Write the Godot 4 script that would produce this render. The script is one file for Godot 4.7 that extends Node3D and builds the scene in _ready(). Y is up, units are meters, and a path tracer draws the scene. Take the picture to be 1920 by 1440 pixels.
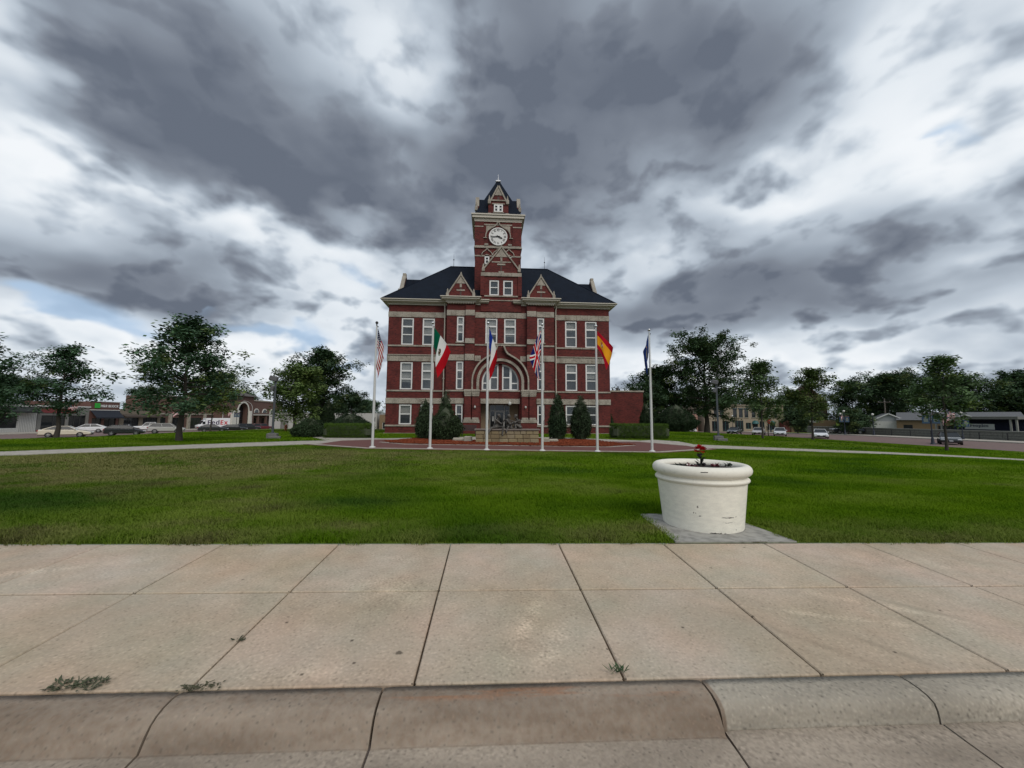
extends Node3D
# A brick courthouse with a clock tower on its square, six flags in front, seen from the street under heavy clouds.
# World: x along the sidewalk, -z towards the courthouse, y up, metres.

var M := {}
var T := {}
var used := {}
var rng := RandomNumberGenerator.new()

class B:
	var v := PackedVector3Array()
	var n := PackedVector3Array()
	var u := PackedVector2Array()
	var c := PackedColorArray()
	var ix := PackedInt32Array()
	var col := Color.WHITE
	func vert(p: Vector3, nn: Vector3, t := Vector2.ZERO) -> int:
		v.append(p); n.append(nn); u.append(t); c.append(col)
		return v.size() - 1
	func tri(a: Vector3, b: Vector3, d: Vector3) -> void:
		var nn := (b - a).cross(d - a).normalized()
		var i := vert(a, nn); vert(b, nn); vert(d, nn)
		ix.append_array(PackedInt32Array([i, i + 2, i + 1]))
	func quad(a: Vector3, b: Vector3, d: Vector3, e: Vector3) -> void:
		var nn := (b - a).cross(d - a)
		if nn.length_squared() < 1e-14: nn = (d - a).cross(e - a)
		nn = nn.normalized()
		var i := vert(a, nn, Vector2(0, 1)); vert(b, nn, Vector2(1, 1)); vert(d, nn, Vector2(1, 0)); vert(e, nn, Vector2(0, 0))
		ix.append_array(PackedInt32Array([i, i + 2, i + 1, i, i + 3, i + 2]))
	func box(p: Vector3, s: Vector3, q := Basis.IDENTITY) -> void:
		var x := q.x * s.x * 0.5; var y := q.y * s.y * 0.5; var z := q.z * s.z * 0.5
		quad(p - x - y + z, p + x - y + z, p + x + y + z, p - x + y + z)
		quad(p + x - y - z, p - x - y - z, p - x + y - z, p + x + y - z)
		quad(p + x - y + z, p + x - y - z, p + x + y - z, p + x + y + z)
		quad(p - x - y - z, p - x - y + z, p - x + y + z, p - x + y - z)
		quad(p - x + y + z, p + x + y + z, p + x + y - z, p - x + y - z)
		quad(p - x - y - z, p + x - y - z, p + x - y + z, p - x - y + z)
	func bb(x0: float, x1: float, y0: float, y1: float, z0: float, z1: float) -> void:
		box(Vector3((x0 + x1) / 2, (y0 + y1) / 2, (z0 + z1) / 2), Vector3(absf(x1 - x0), absf(y1 - y0), absf(z1 - z0)))
	func cbox(p: Vector3, s: Vector3, e: float, q := Basis.IDENTITY) -> void:   # a box with chamfered edges
		var h := s * 0.5
		for a in 3:
			var b: int = (a + 1) % 3
			var d: int = (a + 2) % 3
			for sg in [-1.0, 1.0]:
				var f: Array[Vector3] = []
				for k in [[-1.0, -1.0], [1.0, -1.0], [1.0, 1.0], [-1.0, 1.0]]:
					var t := Vector3.ZERO
					t[a] = sg * h[a]; t[b] = k[0] * (h[b] - e); t[d] = k[1] * (h[d] - e)
					f.append(p + q * t)
				if sg > 0: quad(f[0], f[1], f[2], f[3])
				else: quad(f[3], f[2], f[1], f[0])
			for s1 in [-1.0, 1.0]:
				for s2 in [-1.0, 1.0]:
					var t0 := Vector3.ZERO; var t1 := Vector3.ZERO
					t0[b] = s1 * h[b]; t0[d] = s2 * (h[d] - e)
					t1[b] = s1 * (h[b] - e); t1[d] = s2 * h[d]
					var l := h[a] - e
					var a0 := t0; var a1 := t0; var b0 := t1; var b1 := t1
					a0[a] = -l; a1[a] = l; b0[a] = -l; b1[a] = l
					if s1 * s2 > 0: quad(p + q * a0, p + q * b0, p + q * b1, p + q * a1)
					else: quad(p + q * a1, p + q * b1, p + q * b0, p + q * a0)
	func ring(p: Vector3, ax: Vector3, ay: Vector3, r: float, k: int) -> PackedVector3Array:
		var o := PackedVector3Array()
		for i in k:
			var a := TAU * i / k
			o.append(p + (ax * cos(a) + ay * sin(a)) * r)
		return o
	func tube(pts: Array, rad: Array, k := 8, caps := true) -> void:
		var base := -1
		var ax := Vector3.ZERO
		for i in pts.size():
			var d: Vector3 = (pts[mini(i + 1, pts.size() - 1)] - pts[maxi(i - 1, 0)]).normalized()
			if i == 0: ax = d.cross(Vector3.RIGHT if absf(d.x) < 0.8 else Vector3.UP).normalized()
			ax = (ax - d * ax.dot(d)).normalized()
			var ay := d.cross(ax)
			var st := v.size()
			for j in k + 1:
				var a := TAU * j / k
				var nn := ax * cos(a) + ay * sin(a)
				vert(pts[i] + nn * rad[i], nn, Vector2(float(j) / k, i))
			if i > 0:
				for j in k:
					var p := base + j; var q := st + j
					ix.append_array(PackedInt32Array([p, q, q + 1, p, q + 1, p + 1]))
			base = st
			if caps and (i == 0 or i == pts.size() - 1):
				var s := -d if i == 0 else d
				var m := vert(pts[i], s)
				var f := v.size()
				for j in k + 1: vert(v[st + j], s)
				for j in k: ix.append_array(PackedInt32Array([m, f + j, f + j + 1] if i == 0 else [m, f + j + 1, f + j]))
	func cyl(a: Vector3, b: Vector3, r0: float, r1: float, k := 12) -> void:
		tube([a, b], [r0, r1], k)
	func lathe(o: Vector3, prof: Array, k := 24, sx := 1.0, sz := 1.0) -> void:   # prof: Vector2(radius, height), bottom to top
		var st := v.size()
		for i in prof.size():
			var d: Vector2 = prof[mini(i + 1, prof.size() - 1)] - prof[maxi(i - 1, 0)]
			for j in k + 1:
				var a := TAU * j / k
				var nn := Vector3(cos(a) * d.y / sx, -d.x, sin(a) * d.y / sz).normalized()
				vert(o + Vector3(cos(a) * prof[i].x * sx, prof[i].y, sin(a) * prof[i].x * sz), nn, Vector2(float(j) / k, float(i) / prof.size()))
		for i in prof.size() - 1:
			for j in k:
				var p := st + i * (k + 1) + j; var q := p + k + 1
				ix.append_array(PackedInt32Array([p, p + 1, q + 1, p, q + 1, q]))
	func ball(o: Vector3, r: float, k := 12, sy := 1.0) -> void:
		var pr := []
		for i in k / 2 + 1:
			var a := PI * i / (k / 2) - PI / 2
			pr.append(Vector2(maxf(cos(a) * r, 0.0001), sin(a) * r * sy))
		lathe(o, pr, k)
	func prism(poly: PackedVector2Array, z0: float, z1: float, q := Transform3D.IDENTITY) -> void:   # polygon in xy pushed from z0 to z1
		var p := poly
		if Geometry2D.is_polygon_clockwise(p): p.reverse()
		var t := Geometry2D.triangulate_polygon(p)
		for i in range(0, t.size(), 3):
			var a := p[t[i]]; var b := p[t[i + 1]]; var d := p[t[i + 2]]
			if (b - a).cross(d - a) < 0:
				var w := b; b = d; d = w
			tri(q * Vector3(a.x, a.y, z1), q * Vector3(b.x, b.y, z1), q * Vector3(d.x, d.y, z1))
			tri(q * Vector3(a.x, a.y, z0), q * Vector3(d.x, d.y, z0), q * Vector3(b.x, b.y, z0))
		for i in p.size():
			var a := p[i]; var b := p[(i + 1) % p.size()]
			quad(q * Vector3(a.x, a.y, z0), q * Vector3(b.x, b.y, z0), q * Vector3(b.x, b.y, z1), q * Vector3(a.x, a.y, z1))
	func ribbon(pts: Array, w: float, z0: float, z1: float) -> void:   # a band of width w along a path in xy
		var l: Array[Vector2] = []; var r: Array[Vector2] = []
		for i in pts.size():
			var d: Vector2 = (pts[mini(i + 1, pts.size() - 1)] - pts[maxi(i - 1, 0)]).normalized()
			var s := Vector2(-d.y, d.x) * w * 0.5
			l.append(pts[i] + s); r.append(pts[i] - s)
		for i in pts.size() - 1:
			var a := l[i]; var b := l[i + 1]; var d := r[i + 1]; var e := r[i]
			quad(Vector3(a.x, a.y, z1), Vector3(e.x, e.y, z1), Vector3(d.x, d.y, z1), Vector3(b.x, b.y, z1))
			quad(Vector3(b.x, b.y, z1), Vector3(b.x, b.y, z0), Vector3(a.x, a.y, z0), Vector3(a.x, a.y, z1))
			quad(Vector3(e.x, e.y, z1), Vector3(e.x, e.y, z0), Vector3(d.x, d.y, z0), Vector3(d.x, d.y, z1))
		for i in [0, pts.size() - 1]:
			quad(Vector3(l[i].x, l[i].y, z0), Vector3(r[i].x, r[i].y, z0), Vector3(r[i].x, r[i].y, z1), Vector3(l[i].x, l[i].y, z1))
	func wall(x0: float, x1: float, y0: float, y1: float, z: float, holes: Array, deep := 0.25) -> void:   # a front face with rectangular openings and their reveals
		var xs := [x0, x1]; var ys := [y0, y1]
		for h in holes:
			for k in [0, 1]:
				if h[k] > x0 and h[k] < x1: xs.append(h[k])
				if h[k + 2] > y0 and h[k + 2] < y1: ys.append(h[k + 2])
		xs.sort(); ys.sort()
		for i in xs.size() - 1:
			for j in ys.size() - 1:
				if xs[i + 1] - xs[i] < 1e-4 or ys[j + 1] - ys[j] < 1e-4: continue
				var m := Vector2((xs[i] + xs[i + 1]) / 2, (ys[j] + ys[j + 1]) / 2)
				var inside := false
				for h in holes:
					if m.x > h[0] and m.x < h[1] and m.y > h[2] and m.y < h[3]: inside = true
				if inside: continue
				quad(Vector3(xs[i], ys[j], z), Vector3(xs[i + 1], ys[j], z), Vector3(xs[i + 1], ys[j + 1], z), Vector3(xs[i], ys[j + 1], z))
		for h in holes:
			var a := Vector3(h[0], h[2], z); var b := Vector3(h[1], h[2], z); var d := Vector3(h[1], h[3], z); var e := Vector3(h[0], h[3], z)
			var k := Vector3(0, 0, -deep)
			quad(a + k, a, e, e + k); quad(b, b + k, d + k, d); quad(a, a + k, b + k, b); quad(e + k, e, d, d + k)
	func mesh() -> ArrayMesh:
		var a := []
		a.resize(Mesh.ARRAY_MAX)
		a[Mesh.ARRAY_VERTEX] = v; a[Mesh.ARRAY_NORMAL] = n; a[Mesh.ARRAY_TEX_UV] = u; a[Mesh.ARRAY_COLOR] = c; a[Mesh.ARRAY_INDEX] = ix
		var m := ArrayMesh.new()
		m.add_surface_from_arrays(Mesh.PRIMITIVE_TRIANGLES, a)
		return m

func lin(r: float, g: float, b: float) -> Color:
	return Color(r, g, b).linear_to_srgb()

func noise(sd: int, f: float, oct := 4, kind := FastNoiseLite.TYPE_SIMPLEX_SMOOTH) -> FastNoiseLite:
	var k := FastNoiseLite.new()
	k.seed = sd; k.frequency = f; k.noise_type = kind
	k.fractal_type = FastNoiseLite.FRACTAL_FBM; k.fractal_octaves = oct
	return k

func ntex(key: String, sd: int, f: float, ramp: Array, size := 512, normal := false, oct := 5) -> Texture2D:   # a seamless noise picture; ramp: [offset, colour] pairs
	if T.has(key): return T[key]
	var t := NoiseTexture2D.new()
	t.width = size; t.height = size; t.seamless = true; t.generate_mipmaps = true
	t.noise = noise(sd, f, oct)
	t.normalize = true
	if normal:
		t.as_normal_map = true; t.bump_strength = 6.0
	else:
		var g := Gradient.new()
		g.offsets = PackedFloat32Array(ramp.map(func(q): return q[0]))
		g.colors = PackedColorArray(ramp.map(func(q): return q[1]))
		t.color_ramp = g
	T[key] = t
	return t

func gray(a: float) -> Color: return Color(a, a, a)

func mat(key: String, col: Color, rough := 0.8, o := {}) -> StandardMaterial3D:
	if M.has(key): return M[key]
	var m := StandardMaterial3D.new()
	m.albedo_color = col; m.roughness = rough
	m.metallic = o.get("metal", 0.0)
	m.metallic_specular = o.get("spec", 0.5)
	if o.has("tex"):
		m.albedo_texture = o.tex
		m.uv1_triplanar = o.get("tri", true); m.uv1_world_triplanar = o.get("tri", true)
		m.uv1_scale = Vector3.ONE * o.get("scale", 1.0)
	if o.has("nrm"):
		m.normal_enabled = true; m.normal_texture = o.nrm; m.normal_scale = o.get("nsc", 0.6)
		if not o.has("tex"):
			m.uv1_triplanar = true; m.uv1_world_triplanar = true; m.uv1_scale = Vector3.ONE * o.get("scale", 1.0)
	if o.get("vc", false): m.vertex_color_use_as_albedo = true
	if o.has("back"):
		m.backlight_enabled = true; m.backlight = o.back
	if o.has("alpha"):
		m.transparency = BaseMaterial3D.TRANSPARENCY_ALPHA
		m.albedo_color.a = o.alpha
	if o.has("coat"):
		m.clearcoat_enabled = true; m.clearcoat = o.coat; m.clearcoat_roughness = 0.05
	if o.has("wear"):      # broad weathering laid over the pattern
		m.detail_enabled = true; m.detail_albedo = o.wear; m.detail_blend_mode = BaseMaterial3D.BLEND_MODE_MUL
		m.detail_uv_layer = BaseMaterial3D.DETAIL_UV_2
		m.uv2_triplanar = true; m.uv2_world_triplanar = true; m.uv2_scale = Vector3.ONE * o.get("wscale", 0.08)
	m.cull_mode = BaseMaterial3D.CULL_DISABLED if o.get("two", false) else BaseMaterial3D.CULL_BACK
	M[key] = m
	return m

func part(b: B, called: String, m: Material, parent: Node) -> MeshInstance3D:
	return put(b.mesh(), called, m, parent)

func put(ms: Mesh, called: String, m: Material, parent: Node) -> MeshInstance3D:
	var o := MeshInstance3D.new()
	o.name = called; o.mesh = ms; o.material_override = m
	parent.add_child(o, true)
	return o

func numbered(called: String) -> String:
	if not used.has(called):
		used[called] = 0
		return called
	used[called] += 1
	return "%s_%03d" % [called, used[called]]

func tag(o: Node, label: String, category: String, group := "", kind := "") -> void:
	if label: o.set_meta("label", label)
	if category: o.set_meta("category", category)
	if group: o.set_meta("group", group)
	if kind: o.set_meta("kind", kind)

func thing(called: String, label: String, category: String, at := Vector3.ZERO, turn := 0.0, group := "") -> Node3D:
	var o := Node3D.new()
	o.name = numbered(called)
	add_child(o)
	o.position = at; o.rotation.y = turn
	tag(o, label, category, group)
	return o

func copy(src: Node3D, at: Vector3, turn: float, label: String) -> Node3D:
	var base := String(src.name)
	if base.length() > 4 and base[base.length() - 4] == "_" and base.right(3).is_valid_int(): base = base.left(-4)
	var o: Node3D = src.duplicate()
	o.name = numbered(base)
	add_child(o)
	o.position = at; o.rotation.y = turn
	o.set_meta("label", label)
	return o

func structure(b: B, called: String, m: Material, label: String) -> MeshInstance3D:
	var o := part(b, numbered(called), m, self)
	tag(o, label, "ground", "", "structure")
	return o

func multi(ms: Mesh, xf: Array, cols: Array, called: String, m: Material, parent: Node) -> MultiMeshInstance3D:
	var mm := MultiMesh.new()
	mm.transform_format = MultiMesh.TRANSFORM_3D
	mm.use_colors = cols.size() > 0
	mm.mesh = ms
	mm.instance_count = xf.size()
	for i in xf.size():
		mm.set_instance_transform(i, xf[i])
		if cols.size(): mm.set_instance_color(i, cols[i])
	var o := MultiMeshInstance3D.new()
	o.name = called; o.multimesh = mm; o.material_override = m
	parent.add_child(o, true)
	return o

func ss(a: float, b: float, x: float) -> float:
	var t := clampf((x - a) / (b - a), 0.0, 1.0)
	return t * t * (3.0 - 2.0 * t)

func G(x: float, z: float) -> float:   # height of the ground: a gentle mound that falls off towards the side streets
	var d := -z
	var b := 0.256 + 0.024 * ss(5.05, 9.0, d)
	if d < 2.33: b = 0.0
	elif d < 2.62: b = 0.14 * (d - 2.33) / 0.29
	elif d < 5.05: b = 0.14 + 0.11 * (d - 2.62) / 2.43
	b -= 0.0125 * clampf(x, -18.0, 18.0) * (1.0 - ss(20.0, 34.0, d))
	var e := maxf(ss(20.0 if x > 0 else 25.0, 54.0, absf(x)), ss(50.0, 84.0, d))
	return b - (1.45 if x > 0 else 1.3) * e - 0.5 * ss(64.0, 100.0, d)

func gp(x: float, z: float, up := 0.0) -> Vector3: return Vector3(x, G(x, z) + up, z)
const CLOUDS = [[-34.5, 29.0, 12.1, 5.8, 0.5], [-23.0, 29.3, 10.0, 4.1, 0.3], [-43.1, 29.2, 5.2, 2.7, 0.2], [-41.6, 37.1, 6.5, 2.4, 0.12], [-17.3, 28.0, 6.5, 2.5, 0.25], [-15.2, 38.8, 5.7, 6.8, -0.34], [13.5, 43.0, 18.6, 8.3, 0.5], [6.7, 29.6, 12.3, 5.6, 0.4], [30.3, 40.3, 10.2, 4.8, 0.32], [-2.0, 47.4, 10.2, 3.9, 0.15], [-50.1, 30.3, 3.3, 4.3, -0.35], [-47.5, 30.6, 2.7, 1.9, -0.2], [54.3, 31.1, 5.9, 6.6, -0.42], [56.1, 23.5, 3.4, 4.4, -0.3], [49.3, 37.5, 3.4, 3.2, -0.15], [37.8, 27.1, 8.0, 1.8, -0.42], [35.5, 14.5, 15.3, 3.0, 0.32], [48.2, 17.4, 8.4, 2.2, 0.15], [53.3, 7.6, 5.1, 1.3, 0.15], [50.9, 15.5, 3.4, 0.9, -0.3], [20.9, 21.2, 5.2, 2.1, -0.28], [-43.9, 13.5, 8.4, 2.4, 0.42], [-38.3, 12.2, 5.4, 1.8, 0.2], [-49.4, 21.6, 3.1, 1.3, -0.35], [-38.0, 20.7, 11.8, 1.7, -0.25], [-26.5, 21.1, 9.3, 2.5, -0.22], [-41.6, 9.0, 10.3, 1.4, -0.32], [-20.1, 9.6, 13.4, 4.3, -0.22], [40.7, 8.0, 12.9, 1.9, -0.15], [-20.8, 27.0, 3.4, 1.4, -0.4], [-31.3, 21.3, 3.3, 1.5, -0.3], [25.2, 16.5, 7.0, 4.3, 0.2], [28.9, 6.8, 13.0, 2.9, -0.25], [-5.7, 26.7, 5.6, 3.4, -0.2], [55.2, 11.3, 3.8, 2.9, 0.1]]
const GAPS = [[-45.4, 9.8, 4.2, 0.9, 1.1], [-27.2, 10.7, 4.2, 1.5, 0.9], [57.0, 26.8, 1.2, 0.6, 0.6], [-17.0, 19.3, 2.9, 1.1, 0.6], [-20.6, 6.7, 4.0, 1.2, 0.5], [-49.1, 10.7, 1.8, 0.7, 0.7], [48.3, 25.3, 1.7, 0.5, 0.2]]

func cloud_color(t: float) -> Color:
	var k := [[0.0, Color(0.80, 0.83, 0.86)], [0.2, Color(0.68, 0.73, 0.78)], [0.4, Color(0.46, 0.52, 0.59)], [0.6, Color(0.29, 0.335, 0.395)], [0.8, Color(0.188, 0.214, 0.260)], [1.05, Color(0.120, 0.141, 0.182)]]
	for i in k.size() - 1:
		if t < k[i + 1][0]: return k[i][1].lerp(k[i + 1][1], clampf((t - k[i][0]) / (k[i + 1][0] - k[i][0]), 0.0, 1.0))
	return k[k.size() - 1][1]

func splat(src: Array, s: PackedFloat32Array, cw: int, ch: int) -> PackedFloat32Array:
	for q in src:
		for j in range(maxi(0, int((q[1] - q[3] * 3) * 2)), mini(ch, int((q[1] + q[3] * 3) * 2) + 1)):
			for i in range(int((q[0] - q[2] * 3 + 180) * 2), int((q[0] + q[2] * 3 + 180) * 2) + 1):
				var dx: float = (i / 2.0 - 180 - q[0]) / q[2]; var dy: float = (j / 2.0 - q[1]) / q[3]
				s[j * cw + posmod(i, cw)] += q[4] * exp(-0.5 * (dx * dx + dy * dy))
	return s

func make_sky() -> ImageTexture:
	var W := 2560
	var H := W / 2
	var cw := 720; var ch := 180      # the large cloud banks on a coarse grid of half degrees
	var bank := PackedFloat32Array(); bank.resize(cw * ch)
	var gap := PackedFloat32Array(); gap.resize(cw * ch)
	bank = splat(CLOUDS, bank, cw, ch); gap = splat(GAPS, gap, cw, ch)
	var lut := PackedFloat32Array()
	for i in 256:
		var k := cloud_color(i / 255.0 * 1.2 - 0.1)
		lut.append_array(PackedFloat32Array([k.r, k.g, k.b]))
	var big := noise(11, 1.7, 3); var warp := noise(23, 2.6, 4); var fine := noise(37, 8.0, 6)
	var px := PackedFloat32Array(); px.resize(W * H * 3)
	var low := W * (H / 2) * 3
	for j in H / 2:
		var el := PI / 2 - PI * (j + 0.5) / H
		var ed := rad_to_deg(el)
		var y := (sin(el) + 0.35 * sqrt(sin(el))) * 1.45       # cloud forms flatten towards the horizon
		var ce := cos(el)
		var hi := ss(16.0, 36.0, ed)                # overhead the cloud bases are smooth
		var lo := 1.0 - ss(4.0, 26.0, ed)          # low down: piled cumulus with bright heads
		for i in W:
			var az := TAU * (i + 0.5) / W
			if az > PI: az -= TAU
			var x := sin(az) * ce; var z := -cos(az) * ce
			var wx := warp.get_noise_3d(x, y, z); var wy := warp.get_noise_3d(x + 31.7, y - 12.3, z)
			var f := fine.get_noise_3d(x + wx * 0.04, y + wy * 0.04, z)
			var ad := rad_to_deg(az) + wx * 8.0 + f * 2.0
			var e2 := clampf(ed + (wy * 6.0 + f * 1.6) * clampf(ed / 24.0, 0.3, 1.0), 0.0, 89.0)
			var u := (ad + 180.0) * 2.0; var v := e2 * 2.0
			var iu := int(floorf(u)); var iv := mini(int(v), ch - 2)
			var fu := u - iu; var fv := v - iv
			var p0 := iv * cw + posmod(iu, cw); var p1 := iv * cw + posmod(iu + 1, cw)
			var bk := lerpf(lerpf(bank[p0], bank[p1], fu), lerpf(bank[p0 + cw], bank[p1 + cw], fu), fv)
			var gk := lerpf(lerpf(gap[p0], gap[p1], fu), lerpf(gap[p0 + cw], gap[p1 + cw], fu), fv)
			var t := 0.47 + bk * 0.97 + 0.26 * big.get_noise_3d(x, y, z) + lerpf(0.42, 0.25, hi) * f + lerpf(0.24, 0.12, hi) * wx
			t -= (0.10 + lo * 0.26) * (0.20 - absf(f)) * 2.0
			var q := clampi(int((t + 0.1) / 1.2 * 255.0), 0, 255) * 3
			var r := lut[q]; var g := lut[q + 1]; var b := lut[q + 2]
			if gk > 0.05:
				var h := 0.8 * ss(0.25, 0.95, gk + f * 0.7 + wx * 0.3)
				r = lerpf(r, 0.38, h); g = lerpf(g, 0.52, h); b = lerpf(b, 0.70, h)
			var o := (j * W + i) * 3
			px[o] = r; px[o + 1] = g; px[o + 2] = b
	for i in range(low, W * H * 3, 3):
		px[i] = 0.16; px[i + 1] = 0.17; px[i + 2] = 0.14
	return ImageTexture.create_from_image(Image.create_from_data(W, H, false, Image.FORMAT_RGBF, px.to_byte_array()))

func light_and_camera() -> void:
	var cam := Camera3D.new()
	cam.name = "camera"; add_child(cam)
	cam.position = Vector3(0, 1.84, 0)
	cam.rotation_order = EULER_ORDER_YXZ
	cam.rotation_degrees = Vector3(5.05, -3.5, 0.3)
	cam.fov = 90.0; cam.far = 4000.0; cam.near = 0.05; cam.current = true
	var env := Environment.new()
	env.background_mode = Environment.BG_SKY
	var sm := PanoramaSkyMaterial.new()
	sm.panorama = make_sky()
	sm.energy_multiplier = 1.0
	env.sky = Sky.new(); env.sky.sky_material = sm
	env.tonemap_mode = Environment.TONE_MAPPER_LINEAR
	env.tonemap_exposure = 1.12
	env.sdfgi_enabled = true; env.ssao_enabled = true; env.ssil_enabled = true
	var we := WorldEnvironment.new()
	we.name = "world_environment"; we.environment = env; add_child(we)
	var sun := DirectionalLight3D.new()
	sun.name = "sun"; add_child(sun)
	sun.light_energy = 0.5; sun.light_angular_distance = 40.0
	sun.light_color = Color(1.0, 0.97, 0.93)
	sun.shadow_enabled = true
	sun.look_at_from_position(Vector3(7, 14, 14), Vector3.ZERO)   # high, behind the camera and to its right, through cloud

func rect_sheet(b: B, xs: Array, zs: Array, up: float) -> void:
	var st := b.v.size()
	for z in zs:
		for x in xs:
			var nn := Vector3(G(x - 0.5, z) - G(x + 0.5, z), 1.0, G(x, z - 0.5) - G(x, z + 0.5)).normalized()
			b.vert(gp(x, z, up), nn, Vector2(x, z))
	var w := xs.size()
	for j in zs.size() - 1:
		for i in w - 1:
			var p := st + j * w + i
			b.ix.append_array(PackedInt32Array([p, p + 1, p + w + 1, p, p + w + 1, p + w]))

func steps(a: float, z: float, s: float) -> Array:
	var o := []
	var k := int(ceilf(absf(z - a) / s))
	for i in k + 1: o.append(lerpf(a, z, float(i) / k))
	return o

func sheet(b: B, poly: PackedVector2Array, up: float, cell := 1.5, thick := 0.0) -> void:   # a polygon in xz laid on the ground
	var r := Rect2(poly[0], Vector2.ZERO)
	for p in poly: r = r.expand(p)
	for i in int(ceilf(r.size.x / cell)):
		for j in int(ceilf(r.size.y / cell)):
			var c := Rect2(r.position + Vector2(i, j) * cell, Vector2(cell, cell))
			for q in Geometry2D.intersect_polygons(poly, PackedVector2Array([c.position, c.position + Vector2(cell, 0), c.end, c.position + Vector2(0, cell)])):
				var t := Geometry2D.triangulate_polygon(q)
				for k in range(0, t.size(), 3):
					var a := gp(q[t[k]].x, q[t[k]].y, up); var d := gp(q[t[k + 1]].x, q[t[k + 1]].y, up); var e := gp(q[t[k + 2]].x, q[t[k + 2]].y, up)
					if (d - a).cross(e - a).y < 0: b.tri(a, e, d)
					else: b.tri(a, d, e)
	if thick > 0:
		for i in poly.size():
			var p := poly[i]; var q := poly[(i + 1) % poly.size()]
			var a := gp(p.x, p.y, up); var d := gp(q.x, q.y, up)
			b.quad(a - Vector3(0, thick, 0), d - Vector3(0, thick, 0), d, a)

func xz(a: Array) -> PackedVector2Array:
	var o := PackedVector2Array()
	for i in range(0, a.size(), 2): o.append(Vector2(a[i], a[i + 1]))
	return o

var walk_tex: ImageTexture
var walk_nrm: ImageTexture

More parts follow.
